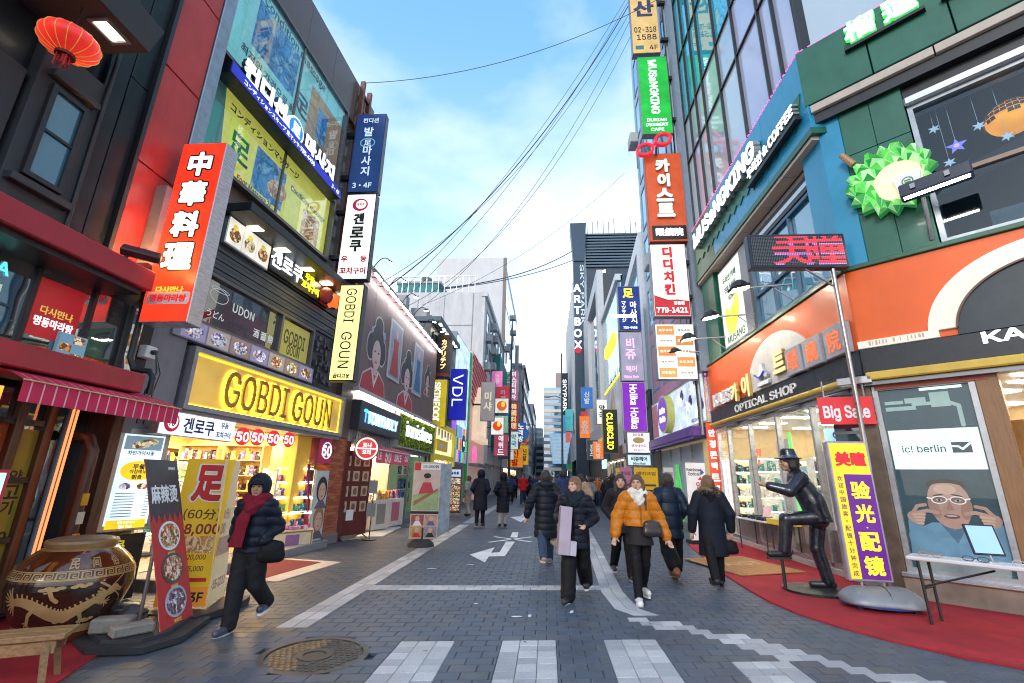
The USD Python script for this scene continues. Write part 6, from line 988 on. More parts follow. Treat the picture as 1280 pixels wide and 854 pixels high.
    part(t, "railing_top", MB().wbox(-18, -6, 35.98, 36.08, 17.85, 17.95), ALU); part(t, "vent", MB().cyl(W.at(-11.3, 40, 18.3), 0, 0, .3, 0, .9), GREY); part(t, "vent_cap", MB().lathe((-11.3, 40, 19.1), [(0, .35), (.55, .3), (.4, 0), (0, 0)], 14), GREY)
    t = thing("tall_block", "tall pale pink-white block with a glazed street side rising behind the concrete building", "building"); pw = mat("rose_white_wall", (.62, .61, .62), .7, var=.06, scale=.8, dirt=.15); part(t, "wall", MB().wbox(-13.5, -5.15, 52.1, 76, 0, 27.6), pw); f = FL(0, 0, -5.1)
    for x, z in ((-8.3, 21.7), (-8.3, 14.8)): w = part(t, "window", MB().wbox(x-.9, x+.9, 52.02, 52.1, z-.5, z+.5), GREY); part(w, "pane", MB().wbox(x-.75, x-.1, 52.0, 52.02, z-.35, z+.35), wg); part(w, "pane", MB().wbox(x+.1, x+.75, 52.0, 52.02, z-.35, z+.35), wg)
    for i in range(6):
        for k in range(5): part(t, "glass_panel", MB().box(f, 53+i*3.7, 56.4+i*3.7, 5+k*4.2, 8.9+k*4.2, -.1, .1), mirrorglass("pale_blue_glass", (.3, .4, .48), .3))
    part(t, "brown_edge", MB().wbox(-5.3, -4.9, 52.05, 52.4, 0, 27.6), mat("dusty_brown", (.2, .16, .15), .6)); part(t, "stair", MB().wbox(-5.1, -4.7, 75.4, 76, 0, 23), GREY)
    shopfront(t, FL(0, 0, -4.8), 53, 75, 2.6, mat("shop_cream"), WARM_LAMP, 23, 0, .8)
    t = "/World/concrete_building"; shopfront(t, FL(0, 0, -4.85), 38, 51.5, 2.6, mat("shop_grey"), LITSHOP, 21, 0, .8)
    # --- far blade signs on the left side
    defs = [("beige projecting sign with a black square on top and brown lettering", -4.0, 30.6, 5.1, .95, 2.6, "#8d8078", "#d9c9a8", "미샤"), ("white projecting sign with an orange and red disc, high on the left row", -4.0, 40.3, 6.9, 1.2, 1.3, "#e8e4da", "#e8681c", "o"), ("pale green projecting sign below the disc sign", -4.0, 40.3, 5.2, 1.2, 1.5, "#7fae96", "#ffffff", "네이처"), ("rose-red projecting sign below the pale green one", -4.0, 40.3, 3.3, 1.2, 1.8, "#a8405a", "#ffffff", "에뛰드"),
            ("white square sign with an orange and red disc over the walkers", -3.9, 36.2, 4.7, 1.0, 1.35, "#efece4", "#e0401c", "o"), ("tall pink sign with white Korean letters, the highest on the far row", -3.4, 46, 8.9, .9, 3.1, "#b0647c", "#ffffff", "미스터피자"), ("tall red sign with pale Chinese letters under the pink one", -3.35, 46, 6.0, .9, 2.8, "#a8281c", "#ffd9a0", "韓國料理"), ("white and teal projecting sign under the red one", -3.3, 46, 4.2, .9, 1.7, "#d8e0de", "#2a8a80", "약국"),
            ("orange and yellow projecting sign close to the street pole", -3.4, 50, 2.6, 1.7, 1.9, "#e08a1c", "#a01810", "신발"), ("green and white striped stacked sign on the pale block", -4.4, 53, 11, 2.2, 2.4, "#8fb0a4", "#1f6a50", "호텔"), ("slate blue projecting sign far along the left row", -3.5, 62, 6, 1.3, 2.6, "#2c5a90", "#ffffff", "노래방"), ("yellow projecting sign far along the left row", -3.4, 70, 3.4, 1.3, 2.8, "#d0a020", "#402010", "신발")]
    for i, (lab, x, y, z, w, h, c, ink, txt) in enumerate(defs):
        s, q = sign("far_blade_sign", lab, FC(x-w/2+.1, z, y), w, h, .3, lit("fb"+c[1:], c, .42, .15), GREY, rim=.03); im = mat("ink"+ink[1:], ink, .5, emit=.3)
        if txt == "o": part(s, "disc", MB().poly(q, ellip(w/2, h/2, w*.36, w*.36), 0, .006), im); part(s, "disc_spot", MB().poly(q, ellip(w*.6, h*.6, w*.14, w*.2), .006, .01), lit("disc_gold", (.95, .6, .05), .5))
        else: letters(s, q, im, (txt, w/2, h/2, min(w*.62, h/len(txt)/1.2), dict(vertical=True)), stroke=3)
        part(s, "bracket", MB().wbox(-5.1, x-w/2+.1, y+.1, y+.18, z+h*.4, z+h*.44), DARK)
    rg = random.Random(77); tx = ["카페", "신발", "화장품", "약국", "치킨", "안경", "노래방", "호프"]; pal = ["#b8283c", "#2860a8", "#d8a820", "#d8d8d4", "#2a8a5a", "#c85a9a", "#e07020", "#28303c"]; cn = ["crimson", "blue", "golden", "white", "green", "pink", "orange", "charcoal"]; od = ["first", "second", "third", "fourth", "fifth", "sixth", "seventh", "eighth"]; n_ = {}
    for i in range(34):
        sd = -1 if i % 2 == 0 else 1; y = 36+i*1.9+rg.uniform(0, 1.5); k = rg.randrange(8); w, h, z = rg.uniform(.8, 1.3), rg.uniform(1.0, 2.6), rg.uniform(2.7, 9); x = -4.5 if sd < 0 else 4.9-w; e = n_.get((k, sd), 0); n_[k, sd] = e+1
        s, q = sign("far_blade_sign", f"{od[min(e, 7)]} small {cn[k]} projecting sign counted up the {'left' if sd < 0 else 'right'} row, reading {tx[(k+e) % 8]}", FC(x, z, y), w, h, .3, lit("fs"+cn[k], pal[k], .45), GREY); letters(s, q, DULL_W if k != 3 else BLACK, (tx[(k+e) % 8], w/2, h/2, min(w*.6, h/3.6), dict(vertical=True)), stroke=3)
    # generic buildings beyond
    for i, (y0, y1, z1, c, x) in enumerate(((76.2, 92, 18.5, "#6e6a70", -4.8), (92.2, 118, 23, "#5c6068", -4.6), (118.2, 150, 19, "#7a7f88", -4.6), (150.2, 190, 24, "#6a7480", -4.4))):
        t = thing("far_building", ["grey building with a corner turret and lit shop far along the left row", "slate building after the turret building on the left row", "pale slate building deep along the left row", "last blue-grey building visible on the left row"][i], "building"); m = mat("far"+c[1:], c, .7, var=.1); part(t, "wall", MB().wbox(x-8, x, y0, y1, 0, z1), m); f = FL(0, 0, x); window_grid(t, f, y0+.5, y1-.5, 4, z1-1, 5, 5, wg, GREY, .35); part(t, "parapet", MB().wbox(x-8, x+.25, y0, y1, z1, z1+.6), m); shopfront(t, FL(0, 0, x+.05), y0+.5, y1-.5, 2.6, mat("shop_cream"), WARM_LAMP, 30+i, .02, .6)
        if i == 0: part(t, "turret", MB().wbox(x-.6, x+.5, y0-.2, y0+2, 3, 19.5), mat("turret_grey", (.35, .33, .34), .6)); part(t, "turret_cap", MB().wbox(x-.8, x+.7, y0-.4, y0+2.2, 19.5, 20), GREY)
left_row()

def right_row():
    blu = mat("powder_blue_wall", (.36, .45, .56), .5, var=.08); wg = mirrorglass("blue_pane", (.05, .17, .24), .28)
    t = thing("blue_building", "pale blue office building with narrow windows behind the column of projecting signs", "building"); part(t, "wall", MB().wbox(5.25, 11, 15.15, 23.6, 0, 27), blu); part(t, "pilaster", MB().wbox(5.0, 5.6, 15.1, 15.5, 5, 27), mat("grey_pipe_wall", (.2, .25, .32), .5)); f = side_frame(1, 5.25, 15.15, 23.6)
    window_grid(t, f, .2, 8.2, 5.4, 26, 4, 7, wg, mat("blue_frame2", (.12, .25, .36), .4), .3); part(t, "service_pipe", MB().tube([(5.0, 15.6, 3), (5.0, 15.6, 26)], .05), GREY); part(t, "service_pipe", MB().tube([(5.05, 16.0, 3), (5.05, 16.0, 26)], .03), DARK); part(t, "pink_wall", MB().box(f, .3, 8.3, 5.2, 9.0, .005, .02), mat("pink_panel_wall", (.45, .22, .3), .5, var=.3))
    # projecting signs, top to bottom
    P = lambda lab, x, z, w, h, m, y=15.3, d=.3, case=GREY, rim=.02: sign("blade_sign", lab, FC(x, z, y), w, h, d, m, case, rim=rim)
    dkb = mat("sign_brown_ink", (.06, .045, .035), .5)
    s, q = P("tan projecting sign with dark Korean letters and a phone number, topmost of the tall column", 3.52, 18.3, 1.12, 4.4, lit("tan_face", (.55, .36, .13), .4)); letters(s, q, mat("navy_text", (.03, .04, .12), .5), ("등산", .56, 2.9, .9, dict(vertical=True)), stroke=4); letters(s, q, dkb, ("02-318", .56, 1.25, .3, {"w": .9}), ("1588", .6, .85, .3, {"w": .8}), ("4F", .85, .3, .24, {}), kind="inter", stroke=2); part(s, "mark", MB().box(q, .12, .45, .2, .4, 0, .004), mat("mark_teal", (.05, .2, .2), .5))
    s, q = P("bright green projecting sign with white capitals reading downwards", 3.68, 14.35, 1.16, 3.75, lit("leaf_green", (.01, .36, .035), .5, .3)); v = Fr(q.P((.58, 2.25, 0))[0], q.u, q.v).turn(90); letters(s, v, LETTER_W, ("MUSaNGKING", 0, 0, .33, {"w": 2.65}), kind="inter", stroke=3); letters(s, q, LETTER_W, ("DURIAN", .58, .65, .14, {"w": .75}), ("DESSERT", .58, .43, .14, {"w": .85}), ("CAFE", .58, .21, .14, {"w": .5}), kind="inter", stroke=2)
    s, q = P("orange-brown projecting sign with raised white Korean letters under red spectacles", 3.68, 9.75, 1.5, 3.7, lit("rust_face", (.50, .075, .018), .35), case=mat("rust_case", (.3, .05, .015), .4)); wl = mat("block_letter", (.75, .73, .68), .4, emit=.35); letters(s, q, mat("block_side", (.35, .3, .25), .5), ("카이스트", .62, 2.15, .56, dict(vertical=True)), stroke=6, n0=0, d=.1, name="letter_body"); letters(s, q, wl, ("카이스트", .62, 2.15, .56, dict(vertical=True)), stroke=5, n0=.1, d=.02); part(s, "black_foot", MB().box(q, .1, 1.3, .08, .62, .0, .03), BLACK); letters(s, q, LETTER_W, ("眼鏡院", .7, .36, .33, {}), n0=.03, d=.01, stroke=3)
    g = thing("spectacles_emblem", "pair of giant tilted red spectacle rims on top of the orange-brown sign", "emblem"); ring = mat("rim_scarlet", (.75, .02, .04), .35, emit=.3)
    for dx, dz in ((-.18, -.22), (.5, .22)): part(g, "rim", MB().poly(FC(3.85+dx, 13.65+dz, 15.05), ellip(0, 0, .34, .27, 20).difference(ellip(0, 0, .25, .18, 20)), -.08, .08), ring); part(g, "lens", MB().poly(FC(3.85+dx, 13.65+dz, 15.05), ellip(0, 0, .24, .17, 20), -.01, .01), mirrorglass("lens_glass", (.1, .15, .2), .3))
    part(g, "bridge", MB().tube([(3.85+.08, 15.05, 13.6), (3.85+.2, 15.05, 13.7)], .06), ring); part(g, "post", MB().tube([(4.1, 15.2, 13.3), (4.1, 15.1, 13.6)], .04), DARK)
    s, q = P("white projecting sign with red Korean letters and a red foot with a phone number", 3.66, 6.92, 1.22, 2.72, lit("milk_face", (.78, .70, .62), .55)); part(s, "red_foot", MB().poly(q, Polygon([(.03, .03), (1.19, .03), (1.19, .55), (.8, .62), (.5, .6), (.03, .78)]), 0, .004), lit("foot_red", (.5, .02, .03), .3)); letters(s, q, mat("letter_red", (.6, .012, .03), .5, emit=.2), ("디디치킨", .58, 1.7, .42, dict(vertical=True, pitch=1.12)), stroke=5, n0=.004); letters(s, q, LETTER_W, ("명동점", .85, .48, .13, {}), ("779-1421", .6, .24, .2, {"w": 1.05}), n0=.005, stroke=3)
    s, q = P("chequered orange and white projecting sign, lowest of the tall column", 3.64, 4.75, 1.28, 1.9, lit("check_white", (.72, .70, .66), .5))
    for i in range(5):
        for k in range(2):
            if (i+k) % 2 == 0: part(s, "check", MB().box(q, .06+k*.6, .62+k*.6, .06+i*.365, .38+i*.365, 0, .004), lit("check_orange", (.62, .24, .06), .3)); letters(s, q, wl, ("호두과자", .34+k*.6, .22+i*.365, .1, {"w": .45}), n0=.004)
            else: letters(s, q, dkb, ("호두과자", .34+k*.6, .22+i*.365, .07, {"w": .4}), n0=.0)
    for z in (5.4, 7.6, 8.9, 10.6, 12.5, 15, 17, 19, 21): part(t, "sign_bracket", MB().wbox(4.7, 5.3, 15.35, 15.5, z, z+.14), DARK)
    # --- the purple shop
    lav = mat("lavender_wall", (.42, .40, .48), .5); f = side_frame(1, 5.15, 15.4, 23.4)
    s = thing("shop_sign", "pale silver-blue lit shop sign with star shapes and a big purple round emblem", "sign"); part(s, "casing", MB().box(f, 0, 7.9, 3.4, 5.12, -.3, 0, .01), mat("pale_gold", (.55, .5, .32), .4)); part(s, "face", MB().box(f, .1, 7.8, 3.48, 5.04, -.01, .008), lit("moon_face", (.52, .62, .72), .6, .3)); g = mat("flower_white", (.85, .88, .92), .4, emit=.6); pu = mat("butterfly_purple", (.1, .04, .22), .4)
    for u, v in ((4.9, 4.55), (5.9, 4.2), (6.6, 4.75), (1.6, 3.95), (7.1, 3.9)):
        part(s, "star_flower", MB().poly(f, Polygon([((.34 if i % 2 == 0 else .09)*math.cos(i*math.pi/6)*1.3+u, (.3 if i % 2 == 0 else .09)*math.sin(i*math.pi/6)+v) for i in range(12)]), .008, .012), g); part(s, "butterfly", MB().poly(f, ellip(u+.35, v+.22, .2, .1, 30).union(ellip(u+.5, v+.1, .12, .14, -20)), .012, .016), pu)
    part(s, "emblem_rim", MB().poly(f, ellip(3.3, 4.25, .85, .78, 0, 20), .008, .3), mat("lime_rim", (.4, .42, .12), .4, emit=.15)); part(s, "emblem", MB().poly(f, ellip(3.3, 4.25, .78, .71, 0, 20), .3, .31), lit("emblem_purple", (.14, .045, .36), .4)); letters(s, f, LETTER_W, ("Holika", 3.3, 4.4, .26, {}), ("Holika", 3.3, 4.05, .26, {}), n0=.31, d=.01, kind="inter", stroke=2); part(s, "portrait_panel", MB().box(f, .12, 1.2, 3.5, 5.0, .008, .012), mat("portrait_rose", (.5, .2, .25), .5, var=.4, emit=.1)); letters(s, f, mat("navy_text"), ("HOLIKA HOLIKA", 6.9, 3.62, .13, {}), n0=.008, kind="inter")
    aw = thing("purple_awning", "folded dark purple awning under the star-patterned shop sign", "awning"); part(aw, "cloth", MB().box(f, .3, 7.7, 2.95, 3.3, .0, .5, .04), mat("awning_purple", (.1, .045, .24), .5)); part(aw, "valance", MB().box(f, .3, 7.7, 2.88, 2.95, .44, .5), MATS["awning_purple"])
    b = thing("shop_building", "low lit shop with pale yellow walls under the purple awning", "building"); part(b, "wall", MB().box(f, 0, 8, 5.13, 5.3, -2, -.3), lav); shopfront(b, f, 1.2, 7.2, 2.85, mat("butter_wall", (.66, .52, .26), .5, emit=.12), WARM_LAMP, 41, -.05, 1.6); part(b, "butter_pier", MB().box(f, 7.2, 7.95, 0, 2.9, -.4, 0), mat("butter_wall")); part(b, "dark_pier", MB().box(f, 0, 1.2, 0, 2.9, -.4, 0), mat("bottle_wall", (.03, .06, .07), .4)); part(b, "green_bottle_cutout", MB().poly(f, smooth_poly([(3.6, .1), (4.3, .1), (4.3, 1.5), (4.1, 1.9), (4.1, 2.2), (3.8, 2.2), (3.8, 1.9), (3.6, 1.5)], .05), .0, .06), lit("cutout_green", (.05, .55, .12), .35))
    o = thing("vertical_banner", "narrow orange-red banner with white Korean letters on the glasses shop's far edge", "banner"); q = FC(4.92, .72, 15.02); part(o, "cloth", MB().box(q, 0, .3, 0, 2.6, -.02, 0), lit("banner_scarlet", (.66, .07, .03), .25)); letters(o, q, LETTER_W, ("안경콘택트렌즈", .15, 1.3, .22, dict(vertical=True, pitch=1.5)), stroke=3)
    o = thing("standing_banner", "white standing banner with a small red and blue triangle mark, behind the fur-hooded woman", "banner"); q = Fr((3.75, 13.4, .1), (.98, .2, 0)); part(o, "sheet", MB().box(q, 0, .56, 0, 1.95, -.01, 0), mat("banner_white", (.62, .6, .62), .5, emit=.15)); letters(o, q, mat("navy_ink"), ("Rainbow", .22, 1.77, .08, {}), ("Optical", .22, 1.66, .08, {}), kind="inter"); part(o, "triangle", MB().poly(q, Polygon([(.4, 1.62), (.52, 1.7), (.42, 1.8)]), 0, .004), mat("tri_blue", (.03, .1, .5), .5)); part(o, "triangle", MB().poly(q, Polygon([(.32, 1.5), (.44, 1.5), (.4, 1.6)]), 0, .004), mat("tri_red", (.6, .03, .04), .5)); letters(o, q, mat("ink_rose", (.5, .1, .2), .5), ("안경", .35, 1.25, .2, dict(vertical=True)), stroke=3); part(o, "foot", MB().box(q, -.05, .6, -.08, 0, -.2, .2), DARK)
    # --- second column of projecting signs
    P2 = lambda lab, x, z, w, h, m, y=22.2, case=GREY: sign("blade_sign", lab, FC(x, z, y), w, h, .35, m, case, rim=.03)
    s, q = P2("navy projecting sign with a gold character and white Korean letters, top of the second column", 3.55, 8.62, 1.1, 2.35, lit("navy_face", (.012, .035, .20), .35)); letters(s, q, mat("gold_lit2", (.9, .6, .03), .4, emit=.7), ("足", .52, 1.98, .5, {}), stroke=4); letters(s, q, LETTER_W, ("마사지", .75, .95, .36, dict(vertical=True)), ("マッサージ", .28, .98, .2, dict(vertical=True)), ("755-4456", .55, .16, .13, {}), stroke=2)
    s, q = P2("pale lilac projecting sign with pink neon Korean letters, middle of the second column", 3.55, 6.1, 1.1, 2.45, lit("lilac_face", (.30, .30, .40), .35)); letters(s, q, mat("pink_neon", (.9, .3, .85), .4, var=0, emit=1.1, ecol=(.9, .28, .85)), ("비쥬", .5, 1.6, .5, dict(vertical=True)), ("헤어", .5, .6, .28, {}), ("Bijou Hair", .5, .22, .12, {}), stroke=1)
    s, q = P2("vivid purple projecting sign with white rounded letters reading downwards", 3.55, 3.72, 1.1, 2.33, lit("violet_face", (.19, .02, .40), .45, .1), case=mat("silver_case", (.45, .44, .42), .35)); v = Fr(q.P((.55, 1.17, 0))[0], q.u, q.v).turn(90); letters(s, v, LETTER_W, ("Holika Holika", 0, 0, .36, {"w": 2.1}), kind="inter", stroke=2)
    s, q = P2("white square sign with a gold picture and pink lettering under the purple one", 3.68, 2.75, 1.05, .95, lit("white_face", (.72, .72, .74), .6)); part(s, "picture", MB().poly(q, ellip(.52, .58, .26, .14), 0, .004), mat("gold_pic", (.6, .42, .15), .5)); letters(s, q, mat("ink_rose2", (.5, .06, .25), .5), ("DD百惠", .52, .83, .14, {}), ("명자네마트", .52, .33, .14, {}), ("예약 02)778", .52, .13, .1, {}), stroke=2)
    s, q = P2("small pale blue sign with black lettering, lowest of the second column", 3.66, 2.2, 1.05, .5, lit("sky_face", (.5, .68, .78), .5)); letters(s, q, BLACK, ("비쥬헤어", .52, .3, .2, {}), ("Bijou Hair", .52, .1, .1, {}), stroke=3)
    for k, (lab, x, y, c, w) in enumerate((("yellow standing banner with dark lettering under the small pale blue sign", 3.75, 21.2, "#d8a81c", 1.0), ("pink standing banner left of the yellow one", 3.2, 21.6, "#b06a90", .5), ("yellow fabric stand behind the purple sign's post", 3.3, 23.5, "#d0b020", .7), ("white narrow standing banner with dark letters beside the yellow one", 4.85, 20.6, "#c9c4c0", .4))):
        o = thing("standing_banner", lab, "banner"); q = FC(x, .1, y); part(o, "sheet", MB().box(q, 0, w, 0, 2.0, -.02, 0), mat("sb"+c[1:], c, .5, emit=.12)); letters(o, q, dkb, ("메이크업", w/2, 1.75, .16, {"w": w*.8}), n0=0); part(o, "foot", MB().box(q, .05, w-.05, -.1, 0, -.2, .2), DARK)
        for r in range(5): part(o, "print_line", MB().box(q, .1*w, .9*w, .35+r*.22, .43+r*.22, 0, .003), dkb)
    # --- white-framed glazed building
    t = thing("glazed_building", "glazed building with a broad white slanting frame and a bright film poster behind glass", "building"); part(t, "wall", MB().wbox(5.4, 12, 23.7, 32.5, 0, 13.6), mat("steel_blue_wall", (.12, .19, .25), .4)); f = side_frame(1, 5.2, 23.7, 32.5); wf = mat("white_frame", (.6, .62, .64), .4)
    part(t, "white_frame", MB().poly(f, Polygon([(0, 6), (8.8, 6), (8.8, 14.9), (8.2, 14.9), (0, 13.0)]).difference(Polygon([(.6, 6.4), (7.9, 6.4), (7.9, 14.0), (.6, 12.5)])), -.3, .1), wf); part(t, "glass_panel", MB().poly(f, Polygon([(.6, 6.4), (7.9, 6.4), (7.9, 14.0), (.6, 12.5)]), -.2, -.1), mirrorglass("cyan_glass", (.05, .26, .36), .3)); letters(t, f, LETTER_W, ("文化館", 5.9, 9.5, 1.3, dict(vertical=True)), n0=-.1, d=.03, stroke=3); part(t, "bronze_edge", MB().poly(f, Polygon([(7.5, 9.8), (7.9, 9.8), (7.9, 14), (7.5, 13.6)]), -.05, .05), mat("bronze_edge", (.25, .17, .12), .4)); shopfront(t, f, .5, 8.3, 2.8, mat("shop_grey"), LITSHOP, 43, 0, 1.0); part(t, "band", MB().box(f, 0, 8.8, 2.9, 6, -.2, .02), mat("dark_band", (.03, .05, .07), .4))
    t = thing("glazed_building", "blue glass shop building with yellow sign capitals and a row of soffit lamps", "building"); part(t, "wall", MB().wbox(5.5, 12, 32.6, 42.6, 0, 16.3), mat("petrol_wall", (.02, .07, .10), .4)); f = side_frame(1, 5.2, 32.6, 42.6); part(t, "glass_panel", MB().box(f, .2, 9.8, 9, 15.9, -.3, -.1), mirrorglass("sky_glass", (.12, .34, .45), .35)); part(t, "poster_glass", MB().box(f, .2, 9.8, 4, 8.9, -.3, -.1), mat("poster_wall", (.4, .42, .45), .4, var=.5, scale=.6, emit=.15)); part(t, "portrait", MB().poly(f, ellip(5, 6.6, 1.4, 2.0), -.1, -.08), mat("portrait_tone", (.55, .4, .36), .5, var=.3)); yl = mat("sign_lemon", (.9, .75, .03), .4, emit=.7); letters(t, f, yl, ("CLUBCLIO", 4.5, 12.3, 1.0, {"w": 5.5}), n0=-.1, d=.15, kind="inter", stroke=3)
    part(t, "lemon_line", MB().box(f, .2, 9.8, 8.9, 9.02, -.1, .0), yl); part(t, "white_top", MB().box(f, 0, 10, 15.9, 16.4, -.4, .1), wf); shopfront(t, f, .5, 9.5, 3, mat("shop_cream"), WARM_LAMP, 45, 0, 1.0)
    s, q = sign("blade_sign", "dark slate projecting sign with yellow capitals turned to read downwards", FC(3.85, 3.3, 33), 1.05, 3.0, .4, mat("slate_blade", (.02, .027, .035), .4), mat("lemon_case", (.35, .3, .02), .4)); v = Fr(q.P((.52, 1.5, 0))[0], q.u, q.v).turn(90); letters(s, v, yl, ("CLUBCLIO", 0, 0, .42, {"w": 2.5}), kind="inter", stroke=4)
    t = thing("framed_building", "building with a tall pale grey frame round dark glass, in front of the dark tower", "building"); part(t, "wall", MB().wbox(5.5, 12, 42.8, 60, 0, 21), mat("dark_stone", (.05, .055, .06), .5)); f = side_frame(1, 5.1, 42.8, 60); part(t, "pale_frame", MB().poly(f, sbox(0, 5.2, 17.2, 21.5).difference(sbox(6, 6.5, 15.6, 20)), -.4, .2), mat("frame_pale_grey", (.5, .52, .54), .5)); part(t, "dark_glass", MB().box(f, 6, 15.6, 6.5, 20, -.4, -.2), mirrorglass("ink_glass", (.02, .04, .06), .25)); part(t, "orange_soffit", MB().box(f, 0, 17.2, 4.9, 5.2, -1, .2), lit("soffit_orange", (.8, .4, .18), .4))
    for k in range(6): part(t, "soffit_lamp", MB().wbox(5.6, 5.9, 43.3+k*2.6, 43.7+k*2.6, 21.6, 21.7), SPOT)
    part(t, "shop_wall", MB().box(f, 0, 17.2, .0, 4.9, -.5, -.3), mat("ink_wall", (.02, .05, .07), .4)); letters(t, f, mat("cyan_letter", (.4, .8, .9), .4, emit=.8), ("SPAO", 14.5, 3.0, .8, {"w": 3.2}), n0=-.3, d=.1, kind="inter", stroke=3)
    # --- dark tower
    t = thing("dark_tower", "dark blue-grey tower with louvred top, roof masts and white letters down one edge", "building"); dkw = mat("tower_slate", (.035, .055, .085), .4, var=.15, scale=.4); part(t, "body", MB().wbox(5.7, 16, 62, 110, 0, 31), dkw); part(t, "top_storeys", MB().wbox(5.7, 16, 62.3, 110, 31, 36.3), dkw)
    for k in range(12): part(t, "louvre_slat", MB().wbox(5.6, 16.1, 61.7, 62.2, 30.8+k*.46, 31.05+k*.46), mat("louvre_blue", (.09, .13, .17), .4, .3))
    rg = random.Random(5)
    for k in range(12): part(t, "mast", MB().wbox(6+k*.8, 6.08+k*.8, 63, 63.1, 36.3, 36.9+rg.uniform(0, 2.6)), DARK)
    part(t, "fin", MB().wbox(3.8, 5.3, 61.4, 62.6, 2, 31.5), mat("fin_navy", (.03, .06, .10), .35)); part(t, "fin_top", MB().add([(3.8, 61.2, 31.5), (5.4, 61.2, 31.5), (5.4, 62.8, 31.5), (3.8, 62.8, 31.5), (3.4, 60.9, 37.4), (5.7, 60.9, 37.4), (5.7, 63.1, 37.4), (3.4, 63.1, 37.4)], BOXF), mat("fin_navy")); q = FC(4.3, 0, 61.38); letters(t, q, LETTER_W, ("ARTBOX", -.05, 23.3, 1.15, dict(vertical=True, pitch=1.45)), kind="inter", stroke=4); v = Fr((5.0, 61.38, 26.5), (1, 0, 0)).turn(90); letters(t, v, mat("sign_grey_letter", (.5, .55, .6), .4, emit=.2), ("SKY PARK", 0, 0, .55, {"w": 9}), kind="inter", stroke=1); part(t, "red_mark", MB().poly(q, ellip(-.05, 18.3, .42, .42), 0, .05), mat("letter_red"))
    part(t, "glass_bay", MB().wbox(3.8, 5.7, 62.7, 90, 4, 29), mirrorglass("ice_glass", (.14, .28, .36), .35))
    for k in range(7): part(t, "pale_mullion", MB().wbox(3.7, 3.85, 63+k*4, 63.4+k*4, 4, 29), mat("frame_pale_grey"))
    for k in range(7): part(t, "pier", MB().wbox(4.6, 5.2, 63+k*4, 64+k*4, 0, 8), mat("teal_pier", (.04, .12, .15), .5))
    # --- far end of the street
    t = thing("glass_tower", "blue glass office tower with bright floors, closing the street in the distance", "building"); part(t, "body", MB().wbox(-.9, 4.6, 150, 170, 0, 30), mirrorglass("tower_glass", (.05, .17, .26), .3))
    for k in range(13): part(t, "floor_band", MB().wbox(-1.0, 4.7, 149.7, 150, 4+k*2.0, 4.9+k*2.0), mat("floor_pale", (.42, .45, .47), .5) if k % 3 else mat("floor_warm", (.55, .48, .4), .5, emit=.15))
    part(t, "side_strip", MB().wbox(4.7, 6.2, 149, 170, 0, 33), mat("strip_blue_wall", (.06, .28, .5), .4)); part(t, "brick_core", MB().wbox(3.2, 4.9, 160, 170, 30, 37), mat("core_brown", (.3, .22, .2), .6))
    for k, (x0, x1, y, z, c, lab) in enumerate(((-6.2, -1.6, 190, 21, (.28, .29, .31), "pale stepped office block beyond the glass tower"), (-4.4, -.8, 170, 12.5, (.03, .06, .09), "low dark office block with bright window rows at the street's end"), (6.5, 14, 140, 24, (.1, .13, .16), "slate block behind the dark tower"), (-1.7, -.6, 185, 17, (.4, .36, .36), "narrow rose-grey block beside the glass tower"))):
        t = thing("far_block", lab, "building"); part(t, "wall", MB().wbox(x0, x1, y, y+12, 0, z), mat(f"far_block_{k}", c, .6))
        for r in range(int(z/2.2)): part(t, "window_row", MB().wbox(x0+.3, x1-.3, y-.1, y, 1.5+r*2.2, 2.5+r*2.2), mat("row_pale", (.4, .45, .5), .3))
    o = thing("screen_billboard", "large pale blue advertising hoarding hung across the far right of the street", "billboard"); q = FC(.5, 3.8, 74.5); part(o, "sheet", MB().poly(q, Polygon([(.4, 0), (2.5, 0), (3.4, 4.6), (-.1, 4.6)]), -.2, 0), lit("hoarding_blue", (.32, .52, .72), .45, .15))
    for r in range(7): part(o, "print_line", MB().box(q, .5, 2.6, .5+r*.55, .72+r*.55, 0, .02), mat("hoarding_ink", (.5, .6, .68), .5, emit=.3))
    o = thing("far_blade_sign", "black vertical hotel sign on the far right row", "sign"); part(o, "panel", MB().wbox(2.3, 3.3, 72, 72.3, 11, 17.5), mat("hotel_black", (.02, .025, .03), .4)); letters(o, Fr((2.8, 71.98, 14), (1, 0, 0)).turn(90), LETTER_W, ("SKYPARK", 0, 0, .6, {"w": 5}), kind="inter", stroke=3)
    o = thing("far_blade_sign", "small teal sign over a red one on the far right row", "sign"); part(o, "panel", MB().wbox(2.6, 3.6, 66, 66.2, 8, 11), lit("far_teal", (.05, .35, .38), .4)); part(o, "panel", MB().wbox(2.6, 3.3, 66, 66.2, 6.4, 7.8), lit("far_red", (.6, .12, .1), .4))
    for x, y, h, arm, lab in ((1.45, 45, 13.5, -1.2, "tall slim street lamp in the crowd, its arm reaching over the street"), (-3.2, 41, 15.3, 0, "tall bare metal pole along the left row of signs"), (-1.6, 70, 9.5, -1, "street lamp far up the left side of the street")):
        o = thing("street_lamp", lab, "street lamp"); part(o, "pole", MB().tube([(x, y, 0), (x, y, h*.6), (x, y, h)], [.11, .09, .06], 8), mat("lamp_post_blue", (.05, .07, .09), .4, .3), True)
        if arm: part(o, "arm", MB().tube([(x, y, 9), (x+arm*.5, y, 9.25), (x+arm, y, 9.2)], .04), DARK); part(o, "lamp_head", MB().box(W, x+arm-.5, x+arm+.1, y-.15, y+.15, 9.1, 9.25, .03), GREY)
right_row()

